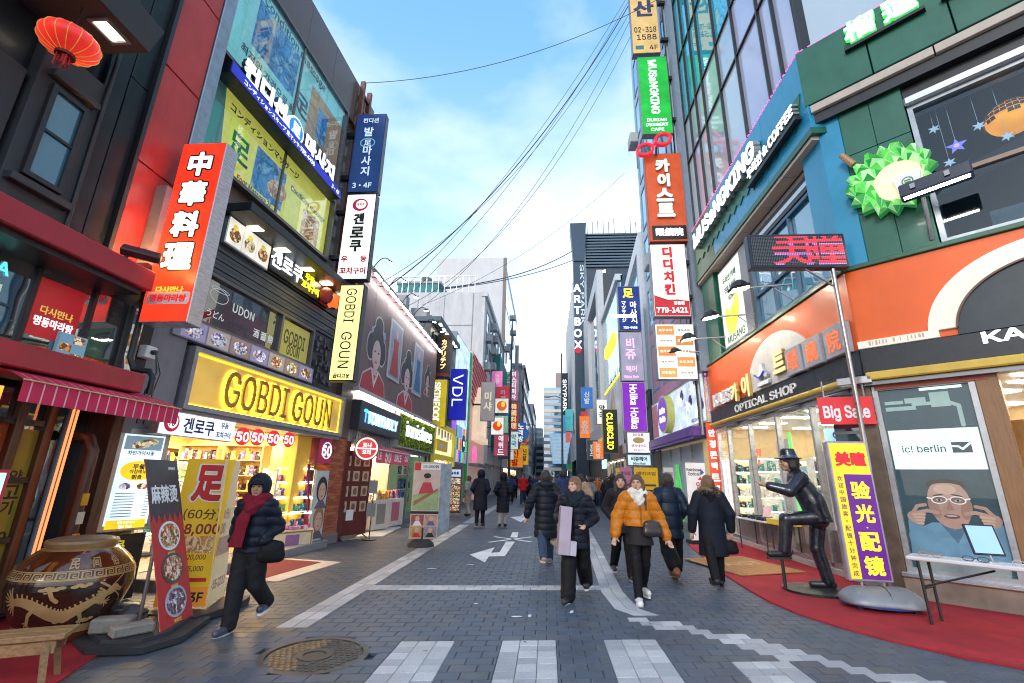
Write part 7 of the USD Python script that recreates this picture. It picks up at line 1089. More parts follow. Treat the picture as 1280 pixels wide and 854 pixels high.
def roof_units():
    rg = random.Random(31); t = ""
    for nm, x0, x1, y0, y1, z in (("concrete_building", -17, -6.5, 43, 51, 16.1), ("tall_block", -12, -6, 53, 70, 27.6), ("far_building", -11, -6, 78, 91, 18.5), ("far_building_001", -11, -6, 94, 116, 23), ("dark_building", -8.5, -6, 21, 25, 8.75), ("far_block_002", 7, 13, 141, 150, 24)):
        for k in range(7): x, y, w, h = rg.uniform(x0, x1), rg.uniform(y0, y1), rg.uniform(.4, 1.2), rg.uniform(.5, 1.9); part("/World/"+nm, "roof_unit", MB().wbox(x-w, x+w*.6, y, y+w, z, z+h, .03), mat(f"unit_{k % 3}", [(.4, .41, .42), (.25, .27, .3), (.12, .2, .22)][k % 3], .6, dirt=.4))
    for nm, x, y0, y1, z0, z1, s in (("concrete_building", -5.0, 36, 51, 9.8, 15, 1), ("tall_block", -5.0, 53, 74, 5, 25, 1), ("blue_building", 5.25, 16, 23, 5.5, 24, -1), ("far_building", -4.8, 77, 91, 4, 17, 1), ("glazed_building", 5.4, 24, 32, 3, 6, -1)):
        for k in range(8): y, z = rg.uniform(y0, y1), rg.uniform(z0, z1); part("/World/"+nm, "air_conditioner", MB().wbox(*sorted((x, x+s*.45)), y, y+.9, z, z+.65, .03), mat("unit_0")); part("/World/"+nm, "conduit", MB().wbox(*sorted((x, x+s*.08)), y+.4, y+.46, z-1.5, z), GREY)
roof_units()
def cables():
    """Overhead cables from the tall sign column to the roofs on the left."""
    k = mat("cable_black", (.07, .075, .085), .5); rg = random.Random(4)
    A = [(3.6, 15.5, 21.9), (3.62, 15.6, 21.7), (3.6, 15.7, 21.5), (3.65, 15.8, 21.2), (3.66, 15.9, 20.9), (3.7, 16, 20.2)]; B = [(-5.4, 16.0, 8.3), (-5.4, 16.4, 8.1), (-5.6, 15.0, 8.0), (-5.5, 14.3, 7.9), (-5.4, 18.0, 8.2), (-5.5, 17.0, 8.0)]
    L = ["topmost thin cable", "second cable", "thick dark middle cable", "thin cable beside the thick one", "second lowest cable", "lowest cable"]
    def one(a, b, sag, r, lab, g=None):
        a, b = np.array(a), np.array(b); s = np.linspace(0, 1, 25)[:, None]; p = a+(b-a)*s; p[:, 2] -= sag*4*(s*(1-s))[:, 0]
        single("overhead_cable", MB().tube(p, r, 5, False), k, lab, "cable", g, smooth=True)
    for i, (a, b) in enumerate(zip(A, B)): one(a, b, 1.0+.2*i, .021 if i == 2 else .010, L[i]+" of the bundle reaching the billboard roof", "bundle of overhead cables")
    one((4.2, 22, 17.5), (-5.5, 19, 8.8), 0.8, .009, "lone thin cable under the bundle, reaching the dark building"); one((-5.05, 10.0, 11.9), (6.5, 10.5, 17.5), 1.3, .009, "single cable from the massage building's roof corner across the open sky"); one((3.7, 61, 33), (-9, 36, 16.8), 1.0, .06, "upper far cable from the dark tower to the concrete roof"); one((3.7, 61, 31.5), (-14, 36, 16.4), 1.0, .05, "lower far cable from the dark tower to the concrete roof")
cables()
# ================================================================ PEOPLE
def surface_nets(D, lo, h):
    """A closed surface round the negative cells of a sampled distance field."""
    D = np.asarray(D, np.float32); c = np.array([(i, j, k) for i in (0, 1) for j in (0, 1) for k in (0, 1)]); nx, ny, nz = (s-1 for s in D.shape); S = D < 0
    cnt = sum(S[a:a+nx, b:b+ny, e:e+nz].astype(np.int8) for a, b, e in c); idx = np.argwhere((cnt > 0) & (cnt < 8))
    vals = np.stack([D[idx[:, 0]+a, idx[:, 1]+b, idx[:, 2]+e] for a, b, e in c], 1)
    acc = np.zeros((len(idx), 3)); num = np.zeros(len(idx))
    for i in range(8):
        for j in range(i+1, 8):
            if np.abs(c[i]-c[j]).sum() != 1: continue
            va, vb = vals[:, i], vals[:, j]; m = (va < 0) != (vb < 0); t = va[m]/(va[m]-vb[m]); acc[m] += c[i]+t[:, None]*(c[j]-c[i]); num[m] += 1
    V = np.asarray(lo)+h*(idx+acc/num[:, None]); ids = np.full((nx, ny, nz), -1, np.int64); ids[tuple(idx.T)] = np.arange(len(idx)); F = []
    for ax in range(3):
        b, e = (ax+1) % 3, (ax+2) % 3; A = np.take(S, range(0, D.shape[ax]-1), ax); B = np.take(S, range(1, D.shape[ax]), ax); q = np.argwhere(A != B); q = q[(q[:, b] > 0) & (q[:, e] > 0) & (q[:, b] < D.shape[b]-1) & (q[:, e] < D.shape[e]-1)]
        o = np.zeros(3, int); o[b] = 1; p = np.zeros(3, int); p[e] = 1; g = lambda d: ids[tuple((q-d).T)]
        f = np.stack([g(o+p), g(p), g(0*o), g(o)], 1); flip = ~A[tuple(q.T)]; f[flip] = f[flip][:, ::-1]; F.append(f)
    F = np.vstack(F); return V, F[(F >= 0).all(1)]
class Field:
    """Smoothly blended tapered limbs and ellipsoids, in the person's own frame (facing +y, right hand at +x)."""
    def __init__(s, lo, hi, h): s.lo, s.h = np.array(lo, float), h; n = np.ceil((np.array(hi)-lo)/h).astype(int)+1; s.n = n; s.D = np.full(n, .12, np.float32); s.ax = [s.lo[i]+h*np.arange(n[i]) for i in range(3)]
    def _do(s, a, b, fn, k, cut=False):
        m = .05+k; i0 = np.clip(np.floor((np.array(a)-m-s.lo)/s.h).astype(int), 0, s.n-1); i1 = np.clip(np.ceil((np.array(b)+m-s.lo)/s.h).astype(int)+1, 1, s.n)
        if (i1 <= i0).any(): return s
        sl = tuple(slice(x, y) for x, y in zip(i0, i1)); P = np.stack(np.meshgrid(*[s.ax[i][sl[i]] for i in range(3)], indexing="ij"), -1); d = fn(P); o = s.D[sl]
        if cut: s.D[sl] = np.maximum(o, -d)
        elif k > 0: t = np.clip(.5+.5*(o-d)/k, 0, 1); s.D[sl] = o+(d-o)*t-k*t*(1-t)
        else: s.D[sl] = np.minimum(o, d)
        return s
    def cap(s, a, b, ra, rb=None, k=.02, sq=(1, 1, 1), wob=None, cut=False):
        a, b, sq = np.array(a, float), np.array(b, float), np.array(sq, float); rb = ra if rb is None else rb; r = max(ra, rb)*sq
        def fn(P):
            p = (P-a)/sq; e = (b-a)/sq; t = np.clip(p@e/max(e@e, 1e-9), 0, 1); d = np.linalg.norm(p-t[..., None]*e, axis=-1)-(ra+(rb-ra)*t)
            return (d if wob is None else d+wob(P, t))*sq.min()
        return s._do(np.minimum(a, b)-r, np.maximum(a, b)+r, fn, k, cut)
    def ell(s, c, r, k=.02, rot=None, cut=False):
        c, r = np.array(c, float), np.array(r, float)
        def fn(P):
            p = P-c; p = p if rot is None else p@rot; q = np.linalg.norm(p/r, axis=-1); return (q-1)*r.min()
        return s._do(c-r.max(), c+r.max(), fn, k, cut)
    def below(s, z): s.D = np.maximum(s.D, (z-s.ax[2])[None, None, :]); return s
    def above(s, z): s.D = np.maximum(s.D, (s.ax[2]-z)[None, None, :]); return s
    def mesh(s): V, F = surface_nets(s.D, s.lo, s.h); return (V, np.vstack([F[:, [0, 1, 2]], F[:, [0, 2, 3]]]))
def skeleton(H, legs, arms, lean=0.0, w=1.0):
    """Joints of a standing or walking body; legs = ((thigh, knee), (thigh, knee)) in degrees, arms = ((elbow, wrist), ...) as offsets in body heights from the shoulder; right side first."""
    J = {"pelvis": np.array([0, 0, .52*H])}; up = np.array([0, math.sin(lean), math.cos(lean)])
    J["waist"] = J["pelvis"]+up*.09*H; J["chest"] = J["pelvis"]+up*.20*H; J["neck"] = J["pelvis"]+up*.315*H; J["head"] = J["pelvis"]+up*.405*H+np.array([0, .012*H, 0])
    for i, s in enumerate((1, -1)):
        t, k = (math.radians(a) for a in legs[i]); hip = J["pelvis"]+np.array([s*.052*H, 0, -.015*H]); kn = hip+.235*H*np.array([.0, math.sin(t), -math.cos(t)]); an = kn+.225*H*np.array([0, math.sin(t-k), -math.cos(t-k)]); ft = np.array([s*.15, math.cos(t-k*.9), math.sin(t-k*.9)]) if k > 25 else np.array([s*.15, 1, -.05])
        J[f"hip{i}"], J[f"knee{i}"], J[f"ankle{i}"] = hip, kn, an; J[f"toe{i}"] = an+.105*H*ft/np.linalg.norm(ft)+np.array([0, 0, -.028*H]); J[f"heel{i}"] = an-.02*H*ft/np.linalg.norm(ft)+np.array([0, 0, -.03*H])
        sh = J["neck"]-up*.03*H+np.array([s*.098*H*w, 0, 0]); e, wv = arms[i]; J[f"sh{i}"] = sh; J[f"el{i}"] = sh+np.array(e)*H; J[f"wr{i}"] = sh+np.array(wv)*H
    low = min(min(J[f"toe{i}"][2], J[f"heel{i}"][2]) for i in (0, 1))-.018*H
    for k in J: J[k] = J[k]-[0, 0, low]
    return J
def rotz(a): a = math.radians(a); return np.array([[math.cos(a), -math.sin(a), 0], [math.sin(a), math.cos(a), 0], [0, 0, 1]])
def body_mesh(J, H, h, look=0.0, hands=True, tilt=0.0, curl=.5):
    pts = np.array(list(J.values())); F = Field(pts.min(0)-.14, pts.max(0)+.17, h)
    F.cap(J["pelvis"], J["waist"], .082*H, .07*H, .03, (1, .72, 1)).cap(J["waist"], J["chest"], .07*H, .085*H, .03, (1, .68, 1)).cap(J["sh0"], J["sh1"], .036*H, .036*H, .04).cap(J["chest"], J["neck"], .06*H, .034*H, .03).cap(J["neck"], J["head"]-[0, 0, .02*H], .032*H, .03*H, .015)
    for i in (0, 1):
        F.cap(J[f"hip{i}"], J[f"knee{i}"], .052*H, .032*H).cap(J[f"knee{i}"], J[f"ankle{i}"], .032*H, .02*H).cap(J[f"heel{i}"], J[f"toe{i}"], .022*H, .018*H).cap(J[f"sh{i}"], J[f"el{i}"], .03*H, .024*H).cap(J[f"el{i}"], J[f"wr{i}"], .024*H, .016*H)
        if hands:
            f = J[f"wr{i}"]-J[f"el{i}"]; f /= np.linalg.norm(f); sd = np.array([1, 0, 0]) if abs(f[0]) < .8 else np.array([0, 0, 1.0]); pn = np.cross(f, sd); pn /= np.linalg.norm(pn); wd = np.cross(pn, f); w0 = J[f"wr{i}"]; pl = w0+f*.05*H
            F.cap(w0, pl, .015*H, .018*H, .008, (1, 1, 1))
            for q in range(4):
                b = pl+wd*(q-1.5)*.0105*H; L = (.042, .048, .045, .034)[q]*H; m = b+f*L*.55; e = m+(f*(1-curl)-pn*curl)*L*.55; F.cap(b, m, .0062*H, .0058*H, .004).cap(m, e, .0058*H, .0048*H, .003)
            b = w0+f*.02*H+wd*.018*H*(1 if i else -1); e = b+(f*.7+wd*.6*(1 if i else -1)-pn*.3)*.035*H; F.cap(b, e, .0075*H, .006*H, .005)
    R = rotz(look); c = J["head"]; U = H/1.65
    def at(*p): return c+R@(np.array(p)*U)
    F.ell(at(0, -.008, .025), np.array([.074, .092, .095])*U, .01, R).ell(at(0, .018, -.025), np.array([.067, .071, .078])*U, .03, R).cap(at(-.012, .060, -.078), at(.012, .060, -.078), .027*U, None, .03)          # skull, face, chin
    F.cap(at(0, .088, .012), at(0, .107, -.022), .008*U, .0145*U, .012).cap(at(-.03, .078, .033), at(.03, .078, .033), .012*U, None, .02).cap(at(-.04, .065, -.022), at(-.046, .05, -.035), .018*U, None, .02).cap(at(.04, .065, -.022), at(.046, .05, -.035), .018*U, None, .02).cap(at(-.018, .087, -.055), at(.018, .087, -.055), .009*U, None, .015)
    for s in (-1, 1): F.ell(at(s*.031, .094, .008), np.array([.019, .012, .011])*U, .0, R, True); F.ell(at(s*.076, -.005, -.008), np.array([.012, .02, .03])*U, .006, R)
    return F.mesh(), at, U, R
SKIN = mat("skin", (.52, .30, .215), .45, var=.10, scale=18); SKIN2 = mat("skin_tan", (.40, .21, .135), .48, var=.12, scale=18)
EYE = mat("eye_dark", (.015, .01, .008), .15, var=0); EYEW = mat("eye_white", (.6, .57, .54), .25, var=0); LIP = mat("lips", (.42, .10, .09), .35); BROW = mat("brow", (.03, .02, .015), .7)
CLOTH = lambda n, c, r=.55, **k: mat("cloth_"+n, c, r, var=.3, scale=14, bump=.45, bscale=45, spec=.22, **k)
HAIRC = {"black": mat("hair_black", (.018, .014, .013), .42, var=.6, scale=60, stretch=(3, 3, .25), bump=1.0, bscale=70), "brown": mat("hair_brown", (.10, .045, .022), .42, var=.6, scale=60, stretch=(3, 3, .25), bump=1.0, bscale=70), "auburn": mat("hair_auburn", (.17, .085, .042), .42, var=.6, scale=60, stretch=(3, 3, .25), bump=1.0, bscale=70)}
def quilt(step, depth, ph=0.0): return (lambda P, t: depth*(1-np.abs(np.sin(np.pi*(P[..., 2]+ph)/step))**.6)) if step else None
def person(name, label, loc, face, H=1.65, legs=((18, 5), (-15, 20)), arms=(((.03, -.02, -.17), (.035, .04, -.31)), ((-.03, -.02, -.17), (-.035, .04, -.31))), look=0, coat=None, trousers=None, skirt=None, hair=None, extra=(), shoes=(.02, .02, .022), sole=(.6, .6, .58), h=.0115, skin=SKIN, hands=True, lean=0.0, group=None, path=None, w=1.0, curl=.5, boots=0):
    """One person: a continuous body with clothes, shoes and hair as its parts. coat = dict(mat, hem, r, q) with hem in body heights."""
    if path is None:
        t = thing(name, label, "person", group, loc=loc); UsdGeom.Xformable(stage.GetPrimAtPath(t)).AddRotateZOp().Set(float(face))
    else: t = path
    J = skeleton(H, legs, arms, lean, w); pts = np.array(list(J.values())); lo, hi = pts.min(0)-.2, pts.max(0)+.22
    (bm, at, U, R) = body_mesh(J, H, h, look, hands, curl=curl); part(t, "body", bm, skin, True)
    new = lambda hh=h: Field(lo, hi, hh)
    if h < .02:
        for s in (-1, 1):
            e = MB(); e.ell(at(s*.031, .083, .008), np.array([.014, .011, .008])*U, 1); part(t, "eye", e, EYEW, True); e = MB(); e.ell(at(s*.031, .091, .008), np.array([.007, .006, .007])*U, 1); part(t, "iris", e, EYE, True)
            part(t, "eyebrow", MB().tube([at(s*.016, .094, .032), at(s*.032, .095, .037), at(s*.048, .084, .033)], [.003, .004, .0025], 5), BROW, True)
            part(t, "eyelid", MB().tube([at(s*.016, .091, .012), at(s*.031, .097, .017), at(s*.047, .086, .012)], .003, 5), BROW, True)
        m = MB(); m.ell(at(0, .094, -.052), np.array([.023, .011, .0055])*U, 2); m.ell(at(0, .093, -.061), np.array([.019, .011, .0065])*U, 2); part(t, "lips", m, LIP, True)
    if trousers:
        F = new(); r0, r1 = trousers.get("r", (.062, .043)); c = trousers.get("crop", 0.0); F.cap(J["pelvis"]+[0, 0, .03*H], J["pelvis"]-[0, 0, .01*H], .086*H, .09*H, .02, (1, .78, 1))
        for i in (0, 1):
            an = J[f"ankle{i}"]+(J[f"knee{i}"]-J[f"ankle{i}"])*c; wob = (lambda P, t: 0*t) if trousers.get("flat") else lambda P, t: .0035*np.sin(P[..., 2]*48+P[..., 0]*35+5*np.sin(P[..., 2]*9))*t
            F.cap(J[f"hip{i}"], J[f"knee{i}"], r0*H, (r0*.35+r1*.65)*H, .02, wob=wob).cap(J[f"knee{i}"], an, (r0*.35+r1*.65)*H, r1*H, .015, wob=wob)
        part(t, "trousers", F.mesh(), trousers["mat"], True)
    if skirt:
        F = new(); z1 = skirt["hem"]*H; F.cap(J["pelvis"]+[0, 0, .06*H], [0, .02, z1], .09*H, .118*H, .01, (1, .78, 1)).below(z1); part(t, "skirt", F.mesh(), skirt["mat"], True)
    for i in (0, 1):
        F = new(min(h, .011) if h < .02 else h); a, b = J[f"heel{i}"], J[f"toe{i}"]; F.cap(a+[0, 0, .008*H], b+[0, 0, .004*H], .028*H, .025*H, .01).cap(J[f"ankle{i}"]+[0, 0, -.002], a+[0, 0, .01*H], .029*H, .027*H, .02)
        if boots: F.cap(J[f"ankle{i}"], J[f"ankle{i}"]+(J[f"knee{i}"]-J[f"ankle{i}"])*boots, .03*H, .036*H, .01)
        s = part(t, "shoe", F.mesh(), mat("shoe_%02d%02d%02d" % tuple(int(99*x) for x in shoes), shoes, .4), True)
        d = (b-a)/np.linalg.norm(b-a); sd = np.cross(d, [0, 0, 1]); sd /= np.linalg.norm(sd); fr = Fr((a+b)/2-np.cross(sd, d)*.026*H, d, sd); L = np.linalg.norm(b-a)/2+.026*H
        part(s, "sole", MB().poly(fr, affinity.scale(Point(0, 0).buffer(1, quad_segs=6), L, .029*H), -.008*H, .006*H), mat("sole_%02d" % int(99*sole[0]), sole, .6))
    if coat:
        F = new(); q = coat.get("q", (.085, .016)); wob = quilt(*q) if q else None; r = coat.get("r", .105)*H; hem = coat["hem"]*H; fl = coat.get("flare", 1.12); sr = coat.get("sleeve", .048)*H; low = np.array([J["pelvis"][0], J["pelvis"][1]+coat.get("sway", 0), hem-.03])
        F.cap(J["sh0"]-[.02, 0, .01*H], J["sh1"]+[.02, 0, -.01*H], .05*H, None, .03).cap(J["neck"]-[0, 0, .05*H], J["waist"], r*.86, r*.98, .03, (1, .76, 1), wob).cap(J["waist"], low, r*.98, r*fl, .03, (1, .76, 1), wob)
        F.cap(J["neck"]-[0, .008, .02*H], J["neck"]+[0, 0, coat.get("collar", .018)*H], .05*H, .046*H, .02); F.below(hem)
        for i in (0, 1): F.cap(J[f"sh{i}"], J[f"el{i}"], sr*1.08, sr, .025, wob=wob).cap(J[f"el{i}"], J[f"wr{i}"]-(J[f"wr{i}"]-J[f"el{i}"])*.08, sr, sr*.78, .02, wob=wob)
        part(t, "coat", F.mesh(), coat["mat"], True)
        if coat.get("seam"): part(t, "zip_seam", MB().tube([J["neck"]+[0, .075, -.02], J["chest"]+[0, r*.79, 0], J["waist"]+[0, r*.80, 0], low+[0, r*.86, .06]], .006, 5), coat["seam"], True)
    if hair:
        F = new(); kind, m = hair; B = lambda P, t: .004*np.sin(P[..., 0]*260+P[..., 2]*20)
        if kind in ("bob", "long", "short"):
            F.ell(at(0, -.014, .036), np.array([.088, .102, .098])*U, .01, R); F.cap(at(-.06, -.03, .02), at(-.07, -.02, -.05), .045*U, None, .02, wob=B).cap(at(.06, -.03, .02), at(.07, -.02, -.05), .045*U, None, .02, wob=B).cap(at(0, -.06, .0), at(0, -.055, -.09), .07*U, .055*U, .03, wob=B)
            if kind == "long":
                for s in (-1, 1): F.cap(at(s*.07, .0, -.02), at(s*.085, .03, -.16), .038*U, .04*U, .02, wob=B).cap(at(s*.085, .03, -.16), at(s*.10, .045, -.34), .042*U, .025*U, .02, wob=B)
                F.cap(at(0, -.07, -.03), at(0, -.09, -.3), .085*U, .07*U, .03, (1, .6, 1), wob=B)
            if kind == "bob":
                for s in (-1, 1): F.cap(at(s*.072, .0, -.02), at(s*.08, .02, -.11), .036*U, .03*U, .02, wob=B)
            F.ell(at(0, .10, -.045), np.array([.060, .085, .088])*U, 0.0, R, True)
        part(t, "hair", F.mesh(), m, True)
    for e in extra:
        F = new(); k = e[0]
        if k == "hood":        # worn up round the head
            F.ell(at(0, -.02, .025), np.array([.130, .138, .150])*U, .01, R).cap(at(0, -.03, -.06), J["neck"]-[0, .02, .02], .10*U, .10*U, .04, wob=quilt(.07, .01)); F.ell(at(0, .125, -.02), np.array([.078, .105, .105])*U, 0, R, True); part(t, "hood", F.mesh(), e[1], True)
        elif k == "hood_down": F.cap(J["neck"]+[-.06, -.08, .01], J["neck"]+[.06, -.08, .01], .075*U, None, .03).cap(J["neck"]+[0, -.09, 0], J["neck"]+[0, -.1, -.1], .08*U, .05*U, .03); part(t, "hood", F.mesh(), e[1], True)
        elif k == "fur":
            rg = np.random.default_rng(3); c0 = J["neck"]+np.array([0, -.03, .035]); n = 2600; a = rg.uniform(0, 6.283, n); b = rg.uniform(0, 6.283, n); ctr = c0+np.stack([.125*np.cos(a), .1*np.sin(a), .025*np.sin(2*a)], -1); nr = np.stack([np.cos(a)*np.cos(b), np.sin(a)*np.cos(b), np.sin(b)], -1); p = ctr+nr*.03; tip = p+(nr+rg.normal(0, .45, (n, 3)))*rg.uniform(.02, .05, (n, 1)); sd = np.cross(nr, rg.normal(0, 1, (n, 3))); sd /= np.linalg.norm(sd, axis=1, keepdims=True)+1e-9
            V = np.stack([p-sd*.004, p+sd*.004, tip], 1).reshape(-1, 3); F.D[:] = .12; ring = [c0+np.array([.125*math.cos(x), .1*math.sin(x), .025*math.sin(2*x)]) for x in np.linspace(0, 6.283, 25)]
            tr = part(t, "fur_trim", MB().tube(ring, .038, 8, False), e[1], True); part(tr, "fur", MB().add(V, np.arange(3*n).reshape(-1, 3)), e[1], kind="stuff")
        elif k == "scarf":
            nb = J["neck"]; wv = lambda P, t: .005*np.sin(P[..., 2]*80+P[..., 0]*30+3*np.sin(P[..., 0]*20))
            F.cap(nb+[-.06, .03, .02], nb+[.06, .03, .02], .085*U, None, .03, wob=wv).cap(nb+[-.06, -.05, .03], nb+[.06, -.05, .03], .07*U, None, .03, wob=wv).cap(nb+[-.085, .01, .0], nb+[.0, .115, -.085], .062*U, None, .03, wob=wv).cap(nb+[.085, .01, .0], nb+[.0, .115, -.085], .062*U, None, .03, wob=wv)
            part(t, "scarf", F.mesh(), e[1], True)
            if len(e) > 2: F = new(); x = e[2]; F.cap(nb+[0, .13, -.05], nb+[x, .165, -.2], .055*U, .065*U, .02, (1, .4, 1)).cap(nb+[x, .165, -.2], nb+[x*1.6, .175, -.44], .065*U, .078*U, .02, (1, .32, 1), wob=lambda P, t: .006*np.sin(P[..., 0]*130)); F.below((nb[2]-.45)); part(t, "scarf_end", F.mesh(), e[1], True)
        elif k == "cap": F.ell(at(0, 0, .055), np.array([.09, .105, .075])*U, .01, R).cap(at(-.04, .12, .042), at(.04, .12, .042), .032*U, None, .02, (1, 1, .3)); F.D = np.maximum(F.D, (at(0, 0, .03)[2]-F.ax[2])[None, None, :]); part(t, "cap", F.mesh(), e[1], True)
        elif k == "fedora":
            F.cap(at(0, -.01, .06), at(0, -.005, .135), .095*U, .078*U, .02, (1, 1.12, 1)); F.ell(at(0, -.005, .185), np.array([.03, .08, .05])*U, 0, R, True); F.ell(at(0, .0, .055), np.array([.14, .17, .018])*U, .02, R); F.D = np.maximum(F.D, (at(0, 0, .035)[2]-F.ax[2])[None, None, :]); part(t, "fedora", F.mesh(), e[1], True); part(t, "hat_band", MB().lathe(0, [(.099*U, 0), (.097*U, .025*U)], 28, Fr(at(0, -.01, .07), (1, 0, 0), (0, 1.0, 0))), e[2])
        elif k == "strap": part(t, "bag_strap", MB().tube([J["sh%d" % e[2]]+[0, .03, .06*U], J["chest"]+[0, .105*U, 0], J["waist"]+[(-.13 if e[2] == 0 else .13)*U, .1*U, -.02]], .011, 6), e[1], True)
        elif k == "strap_back": part(t, "bag_strap", MB().tube([J["sh%d" % e[2]]+[0, -.03, .06*U], J["chest"]+[0, -.105*U, 0], J["waist"]+[(-.14 if e[2] == 0 else .14)*U, -.09*U, -.02]], .011, 6), e[1], True)
    def world(p): return np.array(loc)+rotz(face)@np.array(p)
    return t, J, world
def softbag(name, label, c, size, m, yaw=0, handle=None, cat="handbag"):
    t = thing(name, label, cat); F = Field(-np.array(size)*.8, np.array(size)*.8, .012); a, b, d = np.array(size)/2
    F.cap([-a*.7, 0, -d*.5], [a*.7, 0, -d*.5], min(b, .05), None, .03).cap([-a*.6, 0, d*.5], [a*.6, 0, d*.5], min(b, .05)*.7, None, .05).ell([0, 0, 0], [a, b, d], .03); V, Fc = F.mesh(); part(t, "bag", (V@rotz(yaw).T+c, Fc), m, True)
    if handle: part(t, "strap", MB().tube(handle, .009, 6), m, True)
    return t
def people():
    navy = CLOTH("navy_puffer", (.007, .010, .022), .5); navy2 = CLOTH("navy_down", (.005, .008, .016), .5); blk = CLOTH("black", (.005, .005, .007), .7); char = CLOTH("charcoal", (.012, .012, .016), .75); wine = CLOTH("wine", (.17, .008, .022), .85); org = CLOTH("amber_puffer", (.50, .16, .012), .42); ivory = CLOTH("ivory_knit", (.66, .62, .55), .9); teal = CLOTH("dark_teal", (.008, .016, .024), .8); denim = CLOTH("denim", (.03, .055, .11), .7); gry = CLOTH("grey_wool", (.3, .28, .27), .85); tan = CLOTH("tan_cotton", (.35, .25, .17), .8); fur = mat("fur_beige", (.22, .15, .09), .9, var=.5, scale=90)
    pock = (((.052, -.055, -.145), (.008, .045, -.235)), ((-.052, -.055, -.145), (-.008, .045, -.235)))
    t, J, wd = person("person", "man in a hooded navy puffer jacket and dark red scarf, hands in pockets", (-3.12, 5.15, 0), 182, 1.5, ((5, 2), (-11, 40)), pock, 12, dict(mat=navy, hem=.50, r=.112, q=(.10, .02), sleeve=.05, flare=1.0, collar=.03, seam=blk), dict(mat=char, r=(.066, .05)), None, ("short", HAIRC["black"]), [("hood", navy), ("cap", char), ("scarf", wine, .04)], (.05, .06, .1), (.7, .7, .7), .0105, SKIN2, hands=False, lean=.05)
    softbag("shoulder_bag", "dark shoulder bag hanging at the hip of the man with the red scarf", wd([-.23, .02, .76]), (.25, .14, .22), blk, 196, None, "bag")
    t, J, wd = person("person", "woman with light brown hair in a black padded coat, carrying a mauve box bag", (.40, 7.05, 0), 168, 1.60, ((16, 2), (-16, 30)), (((.055, -.04, -.14), (.015, .10, -.17)), ((-.06, -.03, -.145), (-.005, .11, -.20))), -30, dict(mat=navy2, hem=.40, r=.118, q=(.09, .014), sleeve=.052, flare=1.02, seam=blk), dict(mat=blk, r=(.07, .062)), None, ("bob", HAIRC["auburn"]), [("scarf", teal)], (.02, .02, .022), (.65, .64, .6), .0105)
    b = thing("box_bag", "tall flat mauve carrier box held by the woman in the black padded coat", "bag"); c = wd([.10, .26, .86]); fr = Fr(c, (-.97, -.2, .10), (.08, 0, 1)); part(b, "box", MB().box(fr, -.07, .09, -.28, .33, -.05, .05, .006), mat("mauve_card", (.42, .34, .42), .5)); part(b, "end_face", MB().box(fr, .091, .096, -.27, .32, -.045, .045), mat("mauve_dark", (.24, .17, .24), .5)); part(b, "small_box", MB().box(fr, -.16, -.072, -.28, -.1, -.04, .06, .004), mat("mauve_print", (.5, .44, .52), .5))
    t, J, wd = person("person", "long-haired woman in a short amber puffer jacket, white scarf, skirt and black tights", (1.28, 7.1, 0), 184, 1.64, ((14, 4), (-12, 18)), (((.075, -.02, -.16), (.115, .04, -.30)), ((-.08, -.02, -.16), (-.13, .03, -.31))), -22, dict(mat=org, hem=.575, r=.118, q=(.115, .011), sleeve=.058, flare=1.0, seam=CLOTH("amber_seam", (.3, .09, .01))), dict(mat=blk, r=(.057, .034)), dict(mat=CLOTH("plaid", (.018, .015, .017), .7), hem=.43), ("long", HAIRC["brown"]), [("scarf", ivory), ("strap", blk, 0)], (.72, .72, .72), (.75, .75, .75), .0105, boots=0)
    softbag("handbag", "dark brown quilted handbag at the hip of the woman in the amber jacket", wd([-.14, .17, .93]), (.24, .10, .21), mat("bag_leather", (.03, .022, .02), .35), 184, None)
    person("person", "dark-haired woman in a dark coat half hidden behind the woman in amber", (1.27, 8.6, 0), 185, 1.66, ((-14, 25), (14, 3)), pock, -10, dict(mat=char, hem=.42, r=.108, q=None), dict(mat=blk, r=(.06, .042)), None, ("long", HAIRC["black"]), [], (.05, .05, .05), (.6, .6, .6), .012)
    t, J, wd = person("person", "person in a long black padded coat seen from behind with a canvas bag", (-.02, 9.75, 0), 8, 1.72, ((12, 3), (-12, 28)), (((.085, -.06, -.15), (.11, -.07, -.30)), ((-.085, -.04, -.155), (-.12, -.02, -.31))), 0, dict(mat=navy2, hem=.27, r=.125, q=(.12, .014), sleeve=.056, flare=1.1), dict(mat=denim, r=(.06, .045)), None, ("short", HAIRC["black"]), [("hood_down", navy2)], (.3, .25, .24), (.5, .45, .42), .012)
    softbag("canvas_bag", "large beige canvas bag carried by the person in the long black padded coat", wd([.24, .02, .52]), (.3, .14, .52), CLOTH("canvas", (.4, .32, .24), .85), 10, [wd([.2, 0, .75]), wd([.21, -.05, .92]), wd([.26, 0, .75])], "bag")
    t, J, wd = person("person", "short-haired woman seen from behind in a glossy navy jacket and wide black trousers", (2.05, 8.5, 0), 4, 1.70, ((14, 2), (-18, 36)), pock, 15, dict(mat=CLOTH("petrol_down", (.006, .014, .032), .42), hem=.385, r=.125, q=(.2, .016), sleeve=.054, flare=1.05), dict(mat=blk, r=(.075, .07), crop=.28), None, ("short", HAIRC["black"]), [("strap_back", blk, 0)], (.17, .07, .03), (.05, .04, .03), .012)
    softbag("shoulder_bag", "dark grey slouchy bag at the side of the woman in the glossy navy jacket", wd([-.22, -.02, .98]), (.2, .13, .34), char, 0, None, "bag")
